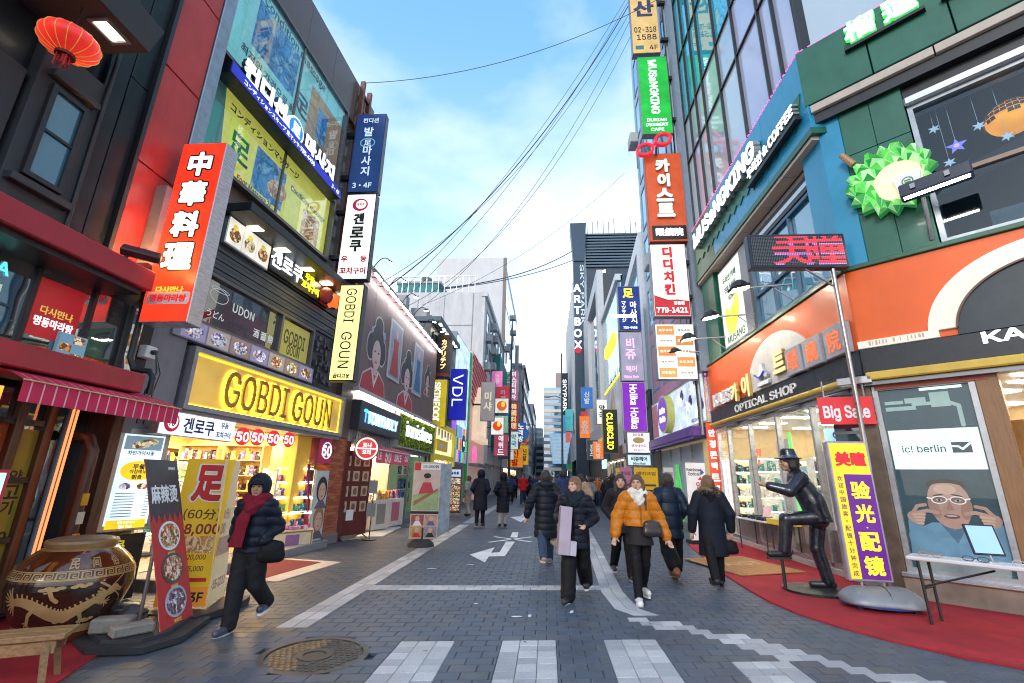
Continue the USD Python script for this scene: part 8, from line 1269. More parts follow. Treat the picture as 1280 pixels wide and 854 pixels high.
    t, J, wd = person("person", "woman seen from behind in a long navy parka with a beige fur hood", (2.62, 8.18, 0), -6, 1.66, ((10, 2), (-24, 14)), (((.07, -.03, -.16), (.075, .0, -.31)), ((-.07, -.03, -.16), (-.085, -.01, -.32))), 5, dict(mat=CLOTH("navy_parka", (.005, .008, .018), .7), hem=.27, r=.118, q=None, sleeve=.05, flare=1.14), dict(mat=blk, r=(.058, .04)), None, ("short", HAIRC["auburn"]), [("hood_down", CLOTH("navy_parka", (0, 0, 0))), ("fur", fur)], (.012, .012, .014), (.03, .03, .03), .012, boots=.45)
    softbag("handbag", "black handbag held low by the woman in the fur-hooded parka", wd([.24, .0, .58]), (.24, .12, .2), blk, 0, None)
    lh = dict(h=.016, hands=False)
    person("person", "tall person in a long black hooded coat walking away, farther left of the two", (-2.22, 16.4, 0), 0, 1.76, ((4, 2), (-4, 4)), pock, 0, dict(mat=navy, hem=.28, r=.125, q=None, flare=1.1), dict(mat=blk, r=(.05, .036)), None, None, [("hood", navy)], (.03, .03, .03), (.5, .5, .5), **lh)
    person("person", "person in a long hooded quilted coat and pale trousers walking away up the street", (-1.48, 16.6, 0), 0, 1.68, ((4, 2), (-4, 4)), pock, 0, dict(mat=navy2, hem=.26, r=.12, q=(.13, .012), flare=1.1), dict(mat=CLOTH("pale_grey", (.36, .34, .34), .8), r=(.05, .038)), None, None, [("hood", navy2)], (.02, .02, .02), (.1, .1, .1), **lh)
    person("person", "person in a bright red jacket and jeans walking towards us down the street", (-1.5, 31, 0), 178, 1.8, ((10, 3), (-10, 14)), pock, 0, dict(mat=CLOTH("scarlet", (.62, .012, .018), .5), hem=.45, r=.125, q=None, sleeve=.055), dict(mat=denim, r=(.06, .045)), None, ("short", HAIRC["black"]), [], (.05, .05, .06), (.4, .4, .4), .02, hands=False)
    person("person", "woman in a pale grey coat and tan skirt looking at the left-hand shops", (-3.3, 20.5, 0), 60, 1.6, ((6, 2), (-8, 8)), pock, 20, dict(mat=gry, hem=.52, r=.115, q=None), dict(mat=CLOTH("pale_grey", (0, 0, 0)), r=(.045, .034)), dict(mat=tan, hem=.3), ("bob", HAIRC["brown"]), [], (.02, .02, .02), (.1, .1, .1), .018, hands=False)
    # the crowd farther off: six kinds of figure, each copy an object of its own
    kinds = [("black padded coat", navy2, blk, "black", .3, 1.7, 180), ("charcoal coat", char, blk, "black", .42, 1.72, 0), ("grey coat", gry, denim, "brown", .4, 1.62, 180), ("white padded jacket", CLOTH("white_down", (.55, .54, .56), .5), denim, "brown", .5, 1.64, 180), ("tan coat", tan, blk, "black", .38, 1.66, 0), ("dark blue jacket", CLOTH("mid_blue", (.02, .04, .12), .5), char, "black", .48, 1.76, 180), ("rust-orange jacket", CLOTH("rust_jacket", (.4, .12, .03), .5), denim, "brown", .5, 1.65, 180), ("pink jacket", CLOTH("pink_jacket", (.5, .2, .25), .5), blk, "brown", .5, 1.6, 0)]
    for i, (nm, cm, tm, hc, hem, H, f) in enumerate(kinds):
        pr = stage.CreateClassPrim(f"/World/walker_kind_{i}"); s = 1 if i % 2 else -1
        person("", "", (0, 0, 0), 0, H, ((14*s, 4), (-14*s, 18)), pock, 0, dict(mat=cm, hem=hem, r=.122, q=None, flare=1.06), dict(mat=tm, r=(.058, .042)), None, ("bob" if i in (2, 3, 6) else "short", HAIRC[hc]), [], (.03, .03, .03), (.2, .2, .2), .024, hands=False, path=str(pr.GetPath()))
    rg = random.Random(21); spots = [(.55, 16.5, 5), (1.3, 19, 3), (1.0, 14.5, 4), (2.6, 19.5, 1), (3.0, 24, 0), (.1, 20.5, 0), (2.0, 23, 2), (1.6, 25.5, 7), (3.6, 27, 0), (.2, 26, 2), (-.9, 36, 5), (.9, 29, 6), (-2.5, 39, 1), (2.7, 31, 0), (1.9, 33, 4), (-2.3, 31.5, 5), (-2.7, 34, 0), (.0, 33, 3), (3.2, 35, 1), (4.1, 33.5, 5)]
    while len(spots) < 140:
        y = 27+73*rg.random()**1.5; spots.append((rg.uniform(-3.0 if y > 34 else .3, 4.3), y, rg.randrange(8)))
    where = ["by the far left shops", "in the middle of the street", "by the far right shops"]; ordn = ["foremost", "second", "third", "fourth", "fifth", "sixth", "seventh", "eighth", "ninth", "tenth", "eleventh", "twelfth", "thirteenth", "fourteenth", "fifteenth", "sixteenth", "seventeenth", "eighteenth"]; seen = {}
    spots.sort(key=lambda s: s[1])
    for x, y, k in spots:
        a = 0 if x < -1.2 else 1 if x < 2 else 2; n = seen.get((k, a), 0); seen[k, a] = n+1; away = kinds[k][6] == 0 or rg.random() < .4
        place(f"/World/walker_kind_{k}", "walker", (x, y, 0), (0 if away else 180)+rg.uniform(-15, 15), f"{ordn[min(n, 17)]} person in a {kinds[k][0]} {where[a]}, {'walking away' if away else 'walking towards us'}", "person", "people in the crowd up the street", rg.uniform(.96, 1.06))
    # the statue
    st = thing("statue", "painted life-size statue of a leaning man in a dark suit and blue-banded hat", "statue"); gl = dict(coat=.6)
    suit = mat("statue_suit", (.012, .015, .024), .3, var=.7, scale=12, coat=.45, metal=.3, bump=1.0, bscale=7); shirt = mat("statue_brown", (.13, .06, .03), .3, coat=.4)
    x, y = 4.2, 8.0; UsdGeom.Xformable(stage.GetPrimAtPath(st)).AddTranslateOp().Set(Gf.Vec3d(x, y, .05)); UsdGeom.Xformable(stage.GetPrimAtPath(st)).AddRotateZOp().Set(74.0)
    t, J, wd = person("", "", (0, 0, 0), 0, 2.04, ((10, 22), (84, 74)), (((.055, -.10, -.10), (.05, -.09, -.215)), ((-.05, .10, -.10), (-.03, .235, -.065))), 4, dict(mat=suit, hem=.47, r=.112, q=None, sleeve=.044, flare=1.0, collar=.0), dict(mat=suit, r=(.058, .042), flat=1), None, ("short", HAIRC["black"]), [("fedora", suit, mat("hat_band_blue", (.02, .08, .25), .3, coat=.5)), ("strap", shirt, 1)], (.012, .012, .016), (.02, .02, .02), .0105, mat("statue_skin", (.36, .22, .14), .25, coat=.4), lean=.36, path=st, curl=.3)
    fx, fy, fz = J["toe0"]; part(st, "round_plate", MB().cyl(W.at(.0, .18, -.05), 0, 0, .46, .012, .05, 40), mat("plate_black", (.02, .02, .022), .4, .3)); a = J["ankle1"]; part(st, "foot_post", MB().tube([(a[0], a[1]+.05, 0), (a[0], a[1]+.05, a[2]-.07)], .025, 8), BLACK)
people()
# ================================================================ THINGS STANDING IN THE STREET
def jar():
    t = thing("ceramic_jar", "huge brown glazed jar with a pale dragon, key-pattern band and Chinese characters", "jar"); c = np.array([-4.60, 4.70, .012]); th0 = math.radians(-50)
    prof = np.array([(0, .0), (.27, .0), (.285, .02), (.325, .10), (.385, .22), (.445, .36), (.475, .48), (.47, .56), (.435, .65), (.37, .73), (.30, .79), (.272, .805), (.282, .82), (.288, .85), (.278, .87), (.255, .87), (.25, .84), (.25, .7), (0, .7)])
    from scipy.interpolate import PchipInterpolator
    s = np.r_[0, np.cumsum(np.linalg.norm(np.diff(prof[1:11], axis=0), axis=1))]; ss = np.linspace(0, s[-1], 40); body = np.stack([PchipInterpolator(s, prof[1:11, 0])(ss), PchipInterpolator(s, prof[1:11, 1])(ss)], 1)
    glaze = mat("brown_glaze", (.085, .022, .007), .12, var=.45, scale=3, coat=.9); gold = mat("pale_glaze", (.46, .29, .12), .3, var=.15, coat=.4); dark = mat("dark_glaze", (.02, .008, .005), .14, var=.3, coat=.9)
    part(t, "body", MB().lathe(c, np.vstack([[(0, 0)], body]), 72), glaze, True); part(t, "rim", MB().lathe(c, prof[10:], 64), mat("rim_glaze", (.30, .17, .07), .3, var=.25, coat=.3), 35); part(t, "lid", MB().lathe(c+[0, 0, .865], [(0, .022), (.225, .02), (.25, .0)], 48), mat("lid_wood", (.2, .11, .06), .5, var=.2))
    R = lambda z: np.interp(z, body[:, 1], body[:, 0])
    def wrap(g, m, nm, off=.004, fine=.025):
        mb = MB()
        for p in polys(g):
            v, f = trimesh.creation.triangulate_polygon(p, engine="earcut"); v3 = np.c_[v, np.zeros(len(v))]; v3, f = trimesh.remesh.subdivide_to_size(v3, f, fine); r = R(v3[:, 1])+off; th = th0+v3[:, 0]/.52; mb.add(np.c_[c[0]+r*np.cos(th), c[1]+r*np.sin(th), c[2]+v3[:, 1]], f)
        return part(t, nm, mb, m)
    C = .52*math.pi
    wrap(sbox(-C, .40, C, .545).union(sbox(-C, .13, C, .41)), dark, "dark_belt", .0015, .05)
    for z in (.565, .635): wrap(sbox(-C, z, C, z+.008), gold, "band_line", .004, .06)
    wrap(sbox(-C, .565, C, .64), mat("band_ground", (.10, .035, .012), .2, coat=.6), "band_ground", .002, .05)
    k = [sbox(x+a, .575+b, x+a+w, .575+b+h) for x in np.arange(-1.1, 1.1, .1) for a, b, w, h in ((0, .048, .075, .008), (.067, .012, .008, .044), (.025, .012, .05, .008), (.025, .012, .008, .026), (.025, .03, .03, .008), (0, 0, .008, .056), (.0, 0, .1, .006), (.092, .0, .008, .056))]
    wrap(unary_union(k), gold, "key_pattern", .005, .05); wrap(sbox(-C, .10, C, .17), gold, "foot_band", .004, .06)
    x = np.linspace(-.42, .36, 60); spine = np.c_[x, .34+.075*np.sin((x+.42)*8.2+1.2)*np.exp(-abs(x)*.4)]; g = [Point(*p).buffer(.018+.034*math.sin(math.pi*min(1, max(0, (i+4)/62)))**.7) for i, p in enumerate(spine)]; L = lambda *p, r=.013: LineString(p).buffer(r)
    hx, hz = spine[-1]; g += [ellip(hx+.04, hz+.04, .062, .042, 25), L((hx+.08, hz+.05), (hx+.13, hz+.03), r=.018), L((hx+.0, hz+.07), (hx-.09, hz+.12), r=.01), L((hx+.03, hz+.08), (hx+.13, hz+.16), r=.006), L((hx+.08, hz+.02), (hx+.17, hz-.04), (hx+.19, hz-.08), r=.005)]
    for a in np.linspace(150, 260, 8): g.append(L((hx, hz+.02), (hx+.1*math.cos(math.radians(a)), hz+.02+.1*math.sin(math.radians(a))), r=.008))
    for px, pz, dx, dz in ((-.24, .33, -.07, -.11), (.12, .30, .08, -.09), (-.05, .40, -.06, .08), (.24, .36, .13, -.02)):
        e = (px+dx, pz+dz); g.append(L((px, pz), (px+dx*.6, pz+dz*.35), e, r=.017))
        for a in (-60, -20, 20, 60): b = math.atan2(dz, dx)+math.radians(a); g.append(L(e, (e[0]+.045*math.cos(b), e[1]+.045*math.sin(b)), r=.006))
    for a in np.linspace(110, 250, 9): g.append(L((-.42, .40), (-.42+.12*math.cos(math.radians(a)), .40+.12*math.sin(math.radians(a))), r=.008))
    for i in range(4, 56, 3): n = spine[i+1]-spine[i-1]; n /= np.linalg.norm(n); g.append(L(tuple(spine[i]), (spine[i][0]-n[1]*.062-n[0]*.02, spine[i][1]+n[0]*.062-n[1]*.02), r=.008))
    wrap(unary_union(g), gold, "dragon", .004, .02)
    for cx, cz, s_ in ((-.1, .5, 1), (.12, .51, .8), (.02, .22, .7), (.25, .2, .8)): wrap(unary_union([ellip(cx+d*.05*s_, cz+.012*(i % 2), .04*s_, .014) for i, d in enumerate((-1.4, -.5, .4, 1.3))]), gold, "cloud_motif", .004, .03)
    for ch, u in (("民", .02), ("间", .22), ("俗", .42)):
        q = glyphs(ch, "cjk", 2); b = q.bounds; k = .085/(b[3]-b[1]); wrap(affinity.affine_transform(q, [k, 0, 0, k, u-(b[0]+b[2])/2*k, .655-b[1]*k]), gold, "lettering", .005, .04)
def bench():
    t = thing("wooden_bench", "worn wooden plank bench with splayed legs in front of the big jar", "bench"); w = mat("bench_wood", (.27, .155, .065), .5, var=.45, scale=7, stretch=(1, 7, 7), bump=.3, bscale=40, dirt=.4)
    f = Fr((-3.74, 3.98, -.03), (-.88, -.47, 0)); L = 1.35
    for k in range(2): part(t, "seat_plank", MB().box(f, 0, L, .345, .385, -.0-k*.135-.13, -.0-k*.135, .006), w)
    part(t, "side_rail", MB().box(f, .05, L-.05, .25, .34, -.06, -.035, .005), w); part(t, "side_rail", MB().box(f, .05, L-.05, .25, .34, -.24, -.215, .005), w)
    for u in (.12, L-.15):
        for n, s in ((-.04, 1), (-.225, -1)): part(t, "leg", MB().tube([f.P((u, .345, n))[0], f.P((u+(.06 if u > .5 else -.06), .0, n+s*.05))[0]], [.032, .026], 4), w)
def tilted(o, u, deg):
    """A sign frame that leans back by deg."""
    u = np.array(u, float); u /= np.linalg.norm(u); nh = np.cross(u, [0, 0, 1]); a = math.radians(deg); return Fr(o, u, np.array([0, 0, math.cos(a)])-nh*math.sin(a))
def banners():
    pole = mat("stand_pole", (.33, .3, .28), .4, .4); base = mat("rubber_base", (.025, .025, .03), .6)
    t = thing("food_banner", "black and red spicy-soup banner with three dish pictures on a leaning stand", "banner"); f = tilted((-3.60, 4.72, .07), (-.22, .975, 0), 17); w, h = .60, 1.66
    part(t, "cloth", MB().box(f, 0, w, 0, h, -.008, 0), mat("banner_red", (.42, .022, .025), .45, var=.08, emit=.03)); part(t, "black_top", MB().poly(f, Polygon([(0, 1.02)]+[(w*i/12, 1.02+(.09 if i % 2 else -.01)) for i in range(1, 12)]+[(w, 1.02), (w, h), (0, h)]), 0, .002), mat("banner_charcoal", (.03, .03, .036), .45)); letters(t, f, DULL_W, ("麻辣烫", .29, 1.3, .19, {"w": .5}), n0=.002, d=.002, stroke=2); letters(t, f, DULL_W, ("민속마라", .47, 1.57, .035, {}), n0=.002, d=.002)
    for i, v in enumerate((.87, .55, .23)):
        part(t, "plate", MB().poly(f, ellip(.3, v, .2, .145, 0, 16), .002, .005), [DULL_W, mat("dark_plate", (.04, .05, .06), .3), mat("lilac_plate", (.45, .42, .5), .3)][i]); part(t, "dish", MB().poly(f, ellip(.3, v, .172, .12, 0, 16), .005, .008), blotch(f"dish_{i}", [["#7d3a1e", "#c9a07a", "#6f7f3a", "#e6d6c0", "#a8402a", "#3a2a20"], ["#a8755a", "#5a6a3a", "#d9b8a0", "#7a2f2a", "#e0cdb8", "#44302a"], ["#2a2a38", "#b8a0b0", "#6a5a70", "#d8d0d8", "#4a3a30", "#8a4a50"]][i], 34, .35, .05)); letters(t, f, mat("caption_yellow", (.75, .55, .08), .5), ("마라탕면", .3, v-.175, .035, {}), n0=.002, d=.002)
    part(t, "pole", MB().tube([(-4.08, 5.0, .1), (-4.10, 5.02, .8), (-4.2, 5.06, 1.72)], .018, 8), pole, True); part(t, "joint", MB().tube([(-4.09, 5.0, .72), (-4.095, 5.01, .82)], .032, 8), pole)
    for p in (f.P((.0, .0, -.01))[0], f.P((w, .0, -.01))[0]): part(t, "stay_rod", MB().tube([(-4.09, 5.01, .78), (np.array([-4.09, 5.01, .78])+p)/2+[.03, 0, -.1], p], .007, 5), pole)
    for p in (f.P((0, h, -.01))[0], f.P((w, h, -.01))[0]): part(t, "stay_rod", MB().tube([(-4.14, 5.03, 1.1), p], .007, 5), pole)
    part(t, "stand_base", MB().poly(W.at(0, 0, .012), Polygon([(-4.25, 4.55), (-3.95, 4.36), (-3.55, 4.45), (-3.45, 4.75), (-3.62, 5.35), (-4.15, 5.25)]).buffer(.04), 0, .05).poly(W.at(0, 0, .06), Polygon([(-4.2, 4.6), (-3.95, 4.45), (-3.62, 4.52), (-3.55, 4.75), (-3.7, 5.25), (-4.1, 5.2)]), 0, .035), base)
    for k, (x, y, z, a, lab) in enumerate(((-4.05, 4.66, .1, 20, "larger upper concrete block weighing down the food banner's stand"), (-4.1, 4.62, .0, 25, None), (-3.82, 4.62, .1, 55, "smaller concrete block lying beside the stand pole"))):
        if lab: single("concrete_block", MB().box(Fr((x, y, z), (math.cos(math.radians(a)), math.sin(math.radians(a)), 0)), -.16, .16, 0, .12 if k == 0 else .085, -.08, .08, .014), mat("block_concrete", (.22, .20, .18), .85, var=.3, scale=20, bump=.4, bscale=60), lab, "block")
    b = single("plastic_bag", meshkit_bag((-4.35, 5.15, .11), (.19, .15, .11)), mat("grey_plastic", (.12, .13, .15), .35, var=.4), "crumpled grey plastic bag behind the food banner's blocks", "bag", smooth=True)
    t = thing("massage_banner", "yellow massage banner with a huge red character and prices, behind the food banner", "banner"); f = tilted((-4.33, 5.46, .10), (.978, .21, 0), 4); w, h = .53, 1.6; yel = mat("banner_yellow", (.80, .47, .008), .45, var=.06, emit=.04); rd = mat("banner_ink_red", (.6, .02, .015), .5); ink = mat("banner_ink", (.10, .04, .01), .5)
    part(t, "sheet", MB().box(f, 0, w, 0, h, -.008, 0), yel); letters(t, f, DULL_W, ("足", .29, 1.32, .42, {"off": .012, "w": .36}), n0=.0, d=.002, stroke=5, name="letter_outline"); letters(t, f, rd, ("足", .29, 1.32, .42, {"w": .335}), n0=.002, d=.002, stroke=4); letters(t, f, ink, ("(60分)", .29, .96, .13, {"w": .4}), ("₩20,000", .31, .50, .065, {}), ("₩15,000", .31, .38, .065, {}), n0=.0, d=.002, stroke=1); letters(t, f, mat("price_maroon", (.25, .02, .02), .5), ("38,000", .28, .81, .11, {"kind": "inter"}), n0=0, d=.002, stroke=3)
    part(t, "photo", MB().box(f, .12, .48, .55, .73, 0, .003), blotch("massage_photo", ["#d9a25a", "#a8622a", "#e8c48a", "#7a4420", "#f0dcb0"], 9, .4, .06, False)); part(t, "red_bar", MB().box(f, .08, .49, .25, .29, 0, .003), rd); part(t, "orange_foot", MB().box(f, 0, w, 0, .2, 0, .002), mat("banner_orange", (.75, .25, .02), .45, emit=.1)); letters(t, f, BLACK, ("3F", .42, .1, .1, {"kind": "inter"}), n0=.002, d=.002, stroke=3)
    g = tilted((-3.80, 5.6, .10), (-.30, .95, 0), 3); part(t, "back_sheet", MB().box(g, 0, .55, 0, 1.6, -.008, 0), mat("banner_pale_yellow", (.62, .50, .30), .45, emit=.10)); letters(t, g, mat("back_ink", (.45, .2, .2), .5), ("90分)", .25, .95, .13, {}), ("00", .2, .8, .12, {}), ("-55-2211", .27, .2, .1, {"w": .45}), n0=0, d=.002, stroke=2); part(t, "back_photo", MB().box(g, .05, .5, .5, .7, 0, .003), mat("back_photo", (.5, .3, .22), .5, var=.3)); part(t, "stand_base", MB().poly(W.at(0, 0, .012), Polygon([(-4.4, 5.35), (-3.72, 5.3), (-3.62, 5.8), (-3.7, 6.15), (-4.2, 6.0)]).buffer(.05), 0, .07), base)
    t = thing("hanbok_banner", "standing costume-photo banner with a woman in red over small portraits, on a black foot", "banner"); f = Fr((-3.17, 11.38, .16), (.97, .24, 0)); w, h = .64, 1.72
    part(t, "sheet", MB().box(f, 0, w, 0, h, -.01, 0), mat("banner_rose", (.60, .47, .42), .5, var=.12)); part(t, "field", MB().poly(f, smooth_poly([(.02, .62), (.62, .62), (.62, 1.1), (.02, .95)], .02), 0, .002), mat("field_green", (.32, .42, .2), .5, var=.25)); part(t, "plank_picture", MB().poly(f, Polygon([(.05, .72), (.58, 1.05), (.6, 1.12), (.05, .82)]), .002, .004), mat("harp_brown", (.32, .15, .06), .5)); part(t, "dress", MB().poly(f, smooth_poly([(.14, .98), (.5, 1.02), (.42, 1.25), (.24, 1.25)], .02), .002, .005), mat("print_red", (.5, .04, .06), .5)); part(t, "face", MB().poly(f, ellip(.33, 1.33, .06, .075), .002, .006), MATS["print_skin"]); part(t, "hair", MB().poly(f, ellip(.33, 1.4, .085, .06), .006, .008), HAIRC["black"])
    part(t, "headline", MB().box(f, .17, .63, 1.54, 1.68, 0, .003), DULL_W); part(t, "red_label", MB().box(f, .02, .16, 1.52, 1.70, 0, .004), rd); letters(t, f, BLACK, ("19,000원", .4, 1.61, .075, {"w": .38}), n0=.003, d=.002, stroke=2); part(t, "black_strip", MB().box(f, 0, w, .54, .6, 0, .004), BLACK)
    rg = random.Random(8)
    for r in range(2):
        for k in range(2): q = f.at(.02+k*.31, .03+r*.255); part(t, "small_photo", MB().box(q, 0, .29, 0, .235, 0, .003), mat(f"sp_{r}{k}", [(.45, .3, .1), (.3, .25, .3), (.3, .08, .08), (.5, .3, .25)][r*2+k], .5, var=.4, scale=14)); part(t, "small_face", MB().poly(q, ellip(.145, .15, .05, .06), .003, .005), MATS["print_skin"]); part(t, "small_dress", MB().poly(q, Polygon([(.04, 0), (.25, 0), (.19, .1), (.1, .1)]), .003, .005), [rd, BROW, DULL_W, mat("print_blue", (.1, .12, .3), .5)][r*2+k])
    part(t, "side_sheet", MB().box(Fr(f.P((w, .02, -.01))[0], (.5, .866, 0)), 0, .4, .1, 1.68, -.01, 0), mat("side_blue", (.3, .36, .42), .5, var=.4, scale=6)); part(t, "foot", MB().lathe((-2.9, 11.45, 0), [(0, .16), (.2, .15), (.3, .08), (.32, 0), (0, 0)], 8), base); part(t, "stem", MB().tube([(-2.88, 11.46, .1), (-2.88, 11.46, .4)], .025), DARK)
    t = thing("menu_stand", "tall white-topped menu board beside the yellow shop, near the woman in grey", "banner"); f = Fr((-4.32, 20.4, .1), (1, .1, 0)); part(t, "board", MB().box(f, 0, .72, 0, 1.85, -.05, 0), mat("menu_brown", (.12, .05, .04), .5)); part(t, "title", MB().box(f, .05, .67, 1.45, 1.75, 0, .004), lit("title_blue", (.55, .65, .8), .4)); letters(t, f, mat("navy_ink"), ("미술화통", .36, 1.6, .13, {}), n0=.004, d=.003, stroke=3)
    for r in range(5):
        for k in range(2): part(t, "dish_picture", MB().box(f.at(.05+k*.32, .08+r*.27), 0, .3, 0, .24, 0, .004), FOOD[(r+k) % 3])
def meshkit_bag(c, r):
    m = trimesh.creation.icosphere(3); v = m.vertices*(1+.5*(meshkit.fbm(m.vertices*3+5, 3)-.5)[:, None])*r; mb = MB(); return mb.add(v+np.array(c), m.faces)
def right_things():
    t = thing("led_sign", "dot-matrix LED sign glowing two red Chinese characters on a bent steel pole", "sign"); f = FC(3.5, 5.09, 7.6); w, h = 1.62, .64
    part(t, "casing", MB().box(f, 0, w, 0, h, -.16, 0, .012), mat("led_case", (.012, .02, .045), .35)); part(t, "screen", MB().box(f, .03, w-.03, .03, h-.03, -.01, .003), mat("led_black", (.006, .006, .008), .4)); nx, nz = 54, 20; g = unary_union([affinity.affine_transform(glyphs(ch, "cjk", 1), [.52, 0, 0, .52, u, .11]) for ch, u in (("美", .36), ("瞳", .90))]); from shapely.prepared import prep; pg = prep(g); on, on2, off = MB(), MB(), MB()
    for i in range(nx):
        for k in range(nz): x, z = .05+(i+.5)*(w-.1)/nx, .05+(k+.5)*(h-.1)/nz; lit_ = pg.contains(Point(x, z)); r = .0092 if lit_ else .005; (on if lit_ and (i*7+k*3) % 7 else on2 if lit_ else off).box(f, x-r, x+r, z-r, z+r, .003, .006)
    part(t, "lit_dots", on, mat("led_red", (1, .05, .08), .4, var=0, emit=1.0, ecol=(1, .02, .04)), kind="stuff"); part(t, "lit_dots", on2, mat("led_blue", (.2, .2, 1), .4, var=0, emit=.7, ecol=(.25, .3, 1)), kind="stuff"); part(t, "unlit_dots", off, mat("led_off", (.22, .22, .25), .4, var=0), kind="stuff")
    part(t, "pole", MB().tube([(4.80, 7.62, .0), (4.83, 7.62, 2.5), (4.86, 7.66, 5.08)], .036, 12), mat("pole_steel", (.36, .33, .32), .28, .9), True); part(t, "brace", MB().tube([(4.86, 7.66, 4.75), (4.4, 7.64, 5.08)], .018, 8), GREY); part(t, "pole_foot", MB().cyl(W.at(4.8, 7.62), 0, 0, .1, 0.012, .03), GREY)
    part(t, "wire", MB().tube([(4.86, 7.7, 4.6), (4.95, 7.8, 3.6), (5.0, 7.9, 3.3)], .008, 5), BLACK)
    t = thing("standing_sign", "tall purple and yellow standing sign with large yellow Chinese characters on a silver trolley", "sign"); f = tilted((4.06, 7.2, .34), (.995, -.10, 0), 1); w, h = .50, 1.80
    part(t, "casing", MB().box(f, -.02, w+.02, -.02, h+.02, -.12, 0, .014), mat("lilac_alu", (.42, .38, .46), .35, .6)); part(t, "yellow_face", MB().box(f, .012, w-.012, .012, h-.012, -.01, .004), lit("stand_yellow", (.88, .60, .02), .35)); part(t, "purple_face", MB().box(f, .14, w-.012, .012, 1.36, 0, .007), lit("stand_purple", (.105, .012, .20), .35)); letters(t, f, mat("stand_red", (.65, .02, .03), .5, emit=.15), ("美瞳", .26, 1.57, .2, {}), n0=.004, stroke=4)
    yl = mat("stand_yellow_letter", (.85, .72, .03), .5, emit=.35); letters(t, f, yl, ("验", .315, 1.15, .24, {}), ("光", .315, .84, .24, {}), ("·", .315, .66, .05, {}), ("配", .315, .48, .24, {}), ("镜", .315, .18, .24, {}), n0=.007, stroke=3); letters(t, f, mat("stand_ink", (.14, .06, .14), .5), ("欢迎中国旅客·配镜十分钟完成", .077, .69, .068, dict(vertical=True, pitch=1.38)), n0=.004, stroke=1)
    F = Field((-.55, -.4, -.05), (.55, .4, .4), .014); F.cap((-.22, 0, .10), (.24, 0, .10), .17, .19, 0, (1, 1.55, 1)).cap((-.36, .0, .1), (.36, 0, .1), .09, None, .12, (1, 2.4, 1)).below(.085); V, Q = F.mesh(); R_ = rotz(-12); bs = part(t, "trolley", (V@R_.T+np.array([4.34, 7.12, .0]), Q), mat("silver_shell", (.24, .26, .29), .45, .35, dirt=.3), True); part(t, "trolley_rim", MB().poly(W.at(4.34, 7.12, .07), affinity.rotate(ellip(0, 0, .46, .33), -12), 0, .02), mat("rim_blue", (.015, .05, .22), .35)); part(t, "trolley_seam", MB().tube([np.array([4.34, 7.12, 0])+R_@np.array([.03+.02*math.sin(a), -.30*math.cos(a), .10+.185*math.sin(a)]) for a in np.linspace(.1, 2.9, 9)], .007, 5), BLACK)
    for x, y in ((-.3, -.17), (.3, -.2), (.3, .15), (-.3, .15)): part(t, "caster", MB().cyl(Fr(np.array([4.34, 7.12, .048])+R_@np.array([x, y, 0]), (1, 0, 0)), 0, 0, .036, -.012, .012, 14), BLACK)
    for x in (4.2, 4.48): part(t, "sign_post", MB().tube([(x, 7.22, .2), (x, 7.22, .36)], .018), STEEL)
    t = thing("sale_sign", "red rectangular sign with white lettering hanging before the shop window, behind the steel pole", "sign"); f = Fr((4.42, 7.95, 2.48), (.97, -.24, 0)); part(t, "board", MB().box(f, 0, .76, 0, .44, -.015, 0), mat("sale_scarlet", (.62, .018, .025), .45, emit=.12)); letters(t, f, DULL_W, ("Big Sale", .38, .21, .2, {"w": .64, "kind": "inter"}), n0=0, d=.003, stroke=3); part(t, "chain", MB().tube([f.P((.1, .44, 0))[0], f.P((.1, .7, 0))[0]], .012, 5), STEEL); part(t, "chain", MB().tube([f.P((.66, .44, 0))[0], f.P((.66, .7, 0))[0]], .012, 5), STEEL)
    wt = mat("table_white", (.62, .62, .64), .4, var=.08); t = thing("folding_table", "long white folding table with black legs against the angled shop window", "table"); f = Fr((4.34, 6.50, 0), (.7214, -.6925, 0)); part(t, "table_top", MB().box(f, 0, 1.9, .70, .745, -.38, 0, .012), wt)
    for u, n in ((.1, -.06), (.16, -.32), (1.75, -.06), (1.8, -.32)): part(t, "leg", MB().tube([f.P((u, .70, n))[0], f.P((u+.02, .012, n+.03))[0]], .017, 7), BLACK)
    part(t, "brace", MB().tube([f.P((.12, .42, -.06))[0], f.P((.75, .66, -.2))[0]], .012, 6), BLACK); part(t, "brace", MB().tube([f.P((1.76, .42, -.06))[0], f.P((1.1, .66, -.2))[0]], .012, 6), BLACK); part(t, "crossbar", MB().tube([f.P((.12, .4, -.06))[0], f.P((.17, .4, -.32))[0]], .012, 6), BLACK)
    m = thing("table_mirror", "square tabletop mirror reflecting blue sky on the white folding table", "mirror"); q = tilted(f.P((.62, .83, -.24))[0], (.95, -.3, 0), 22); part(m, "frame", MB().box(q, -.02, .27, -.02, .33, -.02, 0, .006), DARK); part(m, "glass", MB().box(q, 0, .25, 0, .31, 0, .003), mat("mirror_glass", (.85, .9, .95), .02, 1.0, var=0)); part(m, "stem", MB().tube([q.P((.125, -.02, -.01))[0], q.P((.125, -.085, .0))[0]], .01), STEEL); part(m, "foot", MB().cyl(W.at(*f.P((.72, .746, -.24))[0]), 0, 0, .07, 0, .01), STEEL)
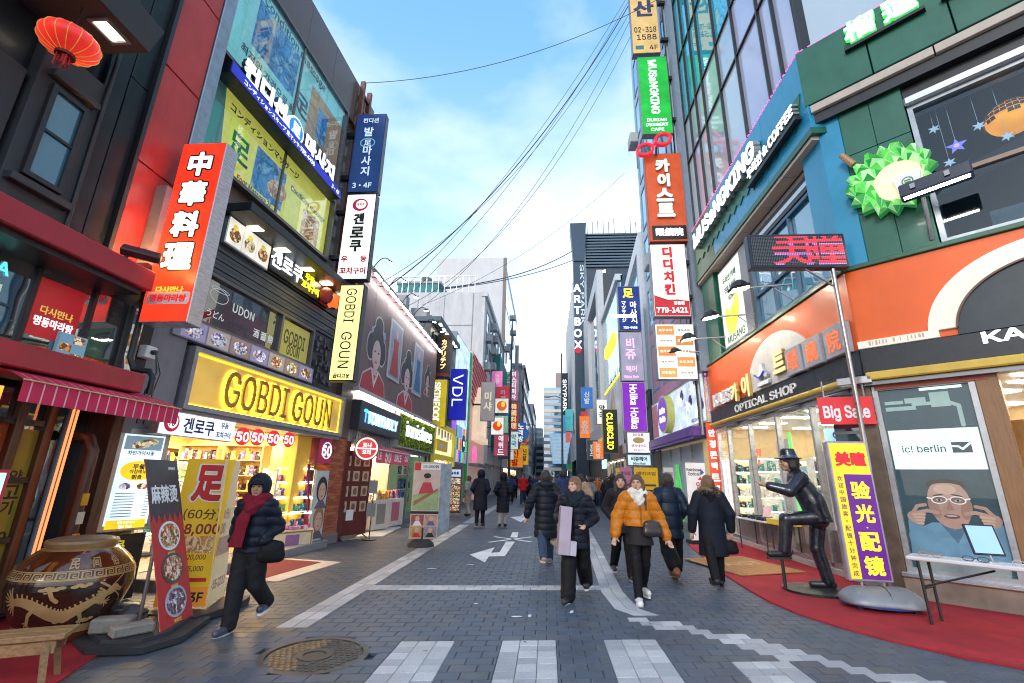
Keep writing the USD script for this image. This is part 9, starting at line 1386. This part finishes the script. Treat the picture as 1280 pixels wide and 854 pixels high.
    for i, (u, n, lab, c) in enumerate(((.22, -.12, "tan-rimmed spectacles at the corner of the white table", (.35, .2, .1)), (.62, -.1, "dark blue spectacles under the tabletop mirror", (.03, .07, .12)), (1.02, -.12, "clear grey spectacles beyond the mirror on the white table", (.4, .42, .42)), (1.42, -.14, "pale spectacles farthest along the white table", (.5, .45, .4)))):
        s = thing("spectacles", lab, "glasses", "spectacles on the white table"); m = mat(f"specs_{i}", c, .3); q = f.at(u, .775, n)
        for d in (-.062, .062): part(s, "rim", MB().poly(q, ellip(d, 0, .052, .03).difference(ellip(d, 0, .043, .022)), -.004, .004), m); part(s, "temple", MB().tube([q.P((d*1.75, .01, 0))[0], q.P((d*1.6, -.012, -.14))[0]], .004, 5), m)
        part(s, "bridge", MB().tube([q.P((-.013, .006, 0))[0], q.P((.013, .006, 0))[0]], .004, 5), m)
    t = thing("display_table", "small white table of sunglasses by the far shop window, behind the fur-hooded woman", "table"); f = Fr((4.72, 12.9, 0), (.05, -1, 0)); part(t, "table_top", MB().box(f, 0, 1.5, .7, .74, -.5, 0, .008), wt)
    for u in (.1, 1.4):
        for n in (-.06, -.44): part(t, "leg", MB().tube([f.P((u, .7, n))[0], f.P((u, .012, n))[0]], .015, 6), DARK)
    goods(t, f.at(.05, .74, -.04), 1.4, .09, 0, .42, 77, [BLACK, BLACK, GOODS[5], GOODS[8]], (.05, .1), "sunglasses_rows")
    t = thing("yellow_tray", "bright yellow tray of small boxes on the far display table", "tray"); part(t, "tray", MB().box(f, 1.5, 2.2, .7, .82, -.5, -.05, .01), mat("tray_yellow")); goods(t, f.at(1.52, .82, -.1), .65, .07, 0, .3, 78, [GOODS[2], GOODS[9], GOODS[4]], (.05, .1)); part(t, "leg", MB().tube([f.P((1.6, .7, -.1))[0], f.P((1.6, .012, -.1))[0]], .015, 6), DARK); part(t, "leg", MB().tube([f.P((2.1, .7, -.4))[0], f.P((2.1, .012, -.4))[0]], .015, 6), DARK)
    m = thing("card_holder", "small tilted pink card on the far display table", "sign"); part(m, "card", MB().box(tilted(f.P((1.0, .75, -.2))[0], (.5, -.86, 0), 25), 0, .2, 0, .3, -.01, 0), mat("card_pink", (.7, .42, .45), .5))
    t = thing("power_socket_box", "small white junction box with cords by the red sign's lower corner", "box"); part(t, "box", MB().wbox(-5.2, -5.05, 5.35, 5.52, 2.92, 3.08, .01), DULL_W); part(t, "plug", MB().cyl(FL(5.44, 3.0, -5.05), 0, 0, .03, 0, .05), BLACK)
    for k, c in enumerate((BLACK, GREY, BLACK)): part(t, "cord", MB().tube([(-5.0, 5.44, 3.0), (-4.98, 5.5+k*.03, 2.75), (-5.0, 5.42+k*.06, 2.5), (-5.05, 5.46+k*.05, 2.1)], .008, 5), c)
jar(); bench(); banners(); right_things()
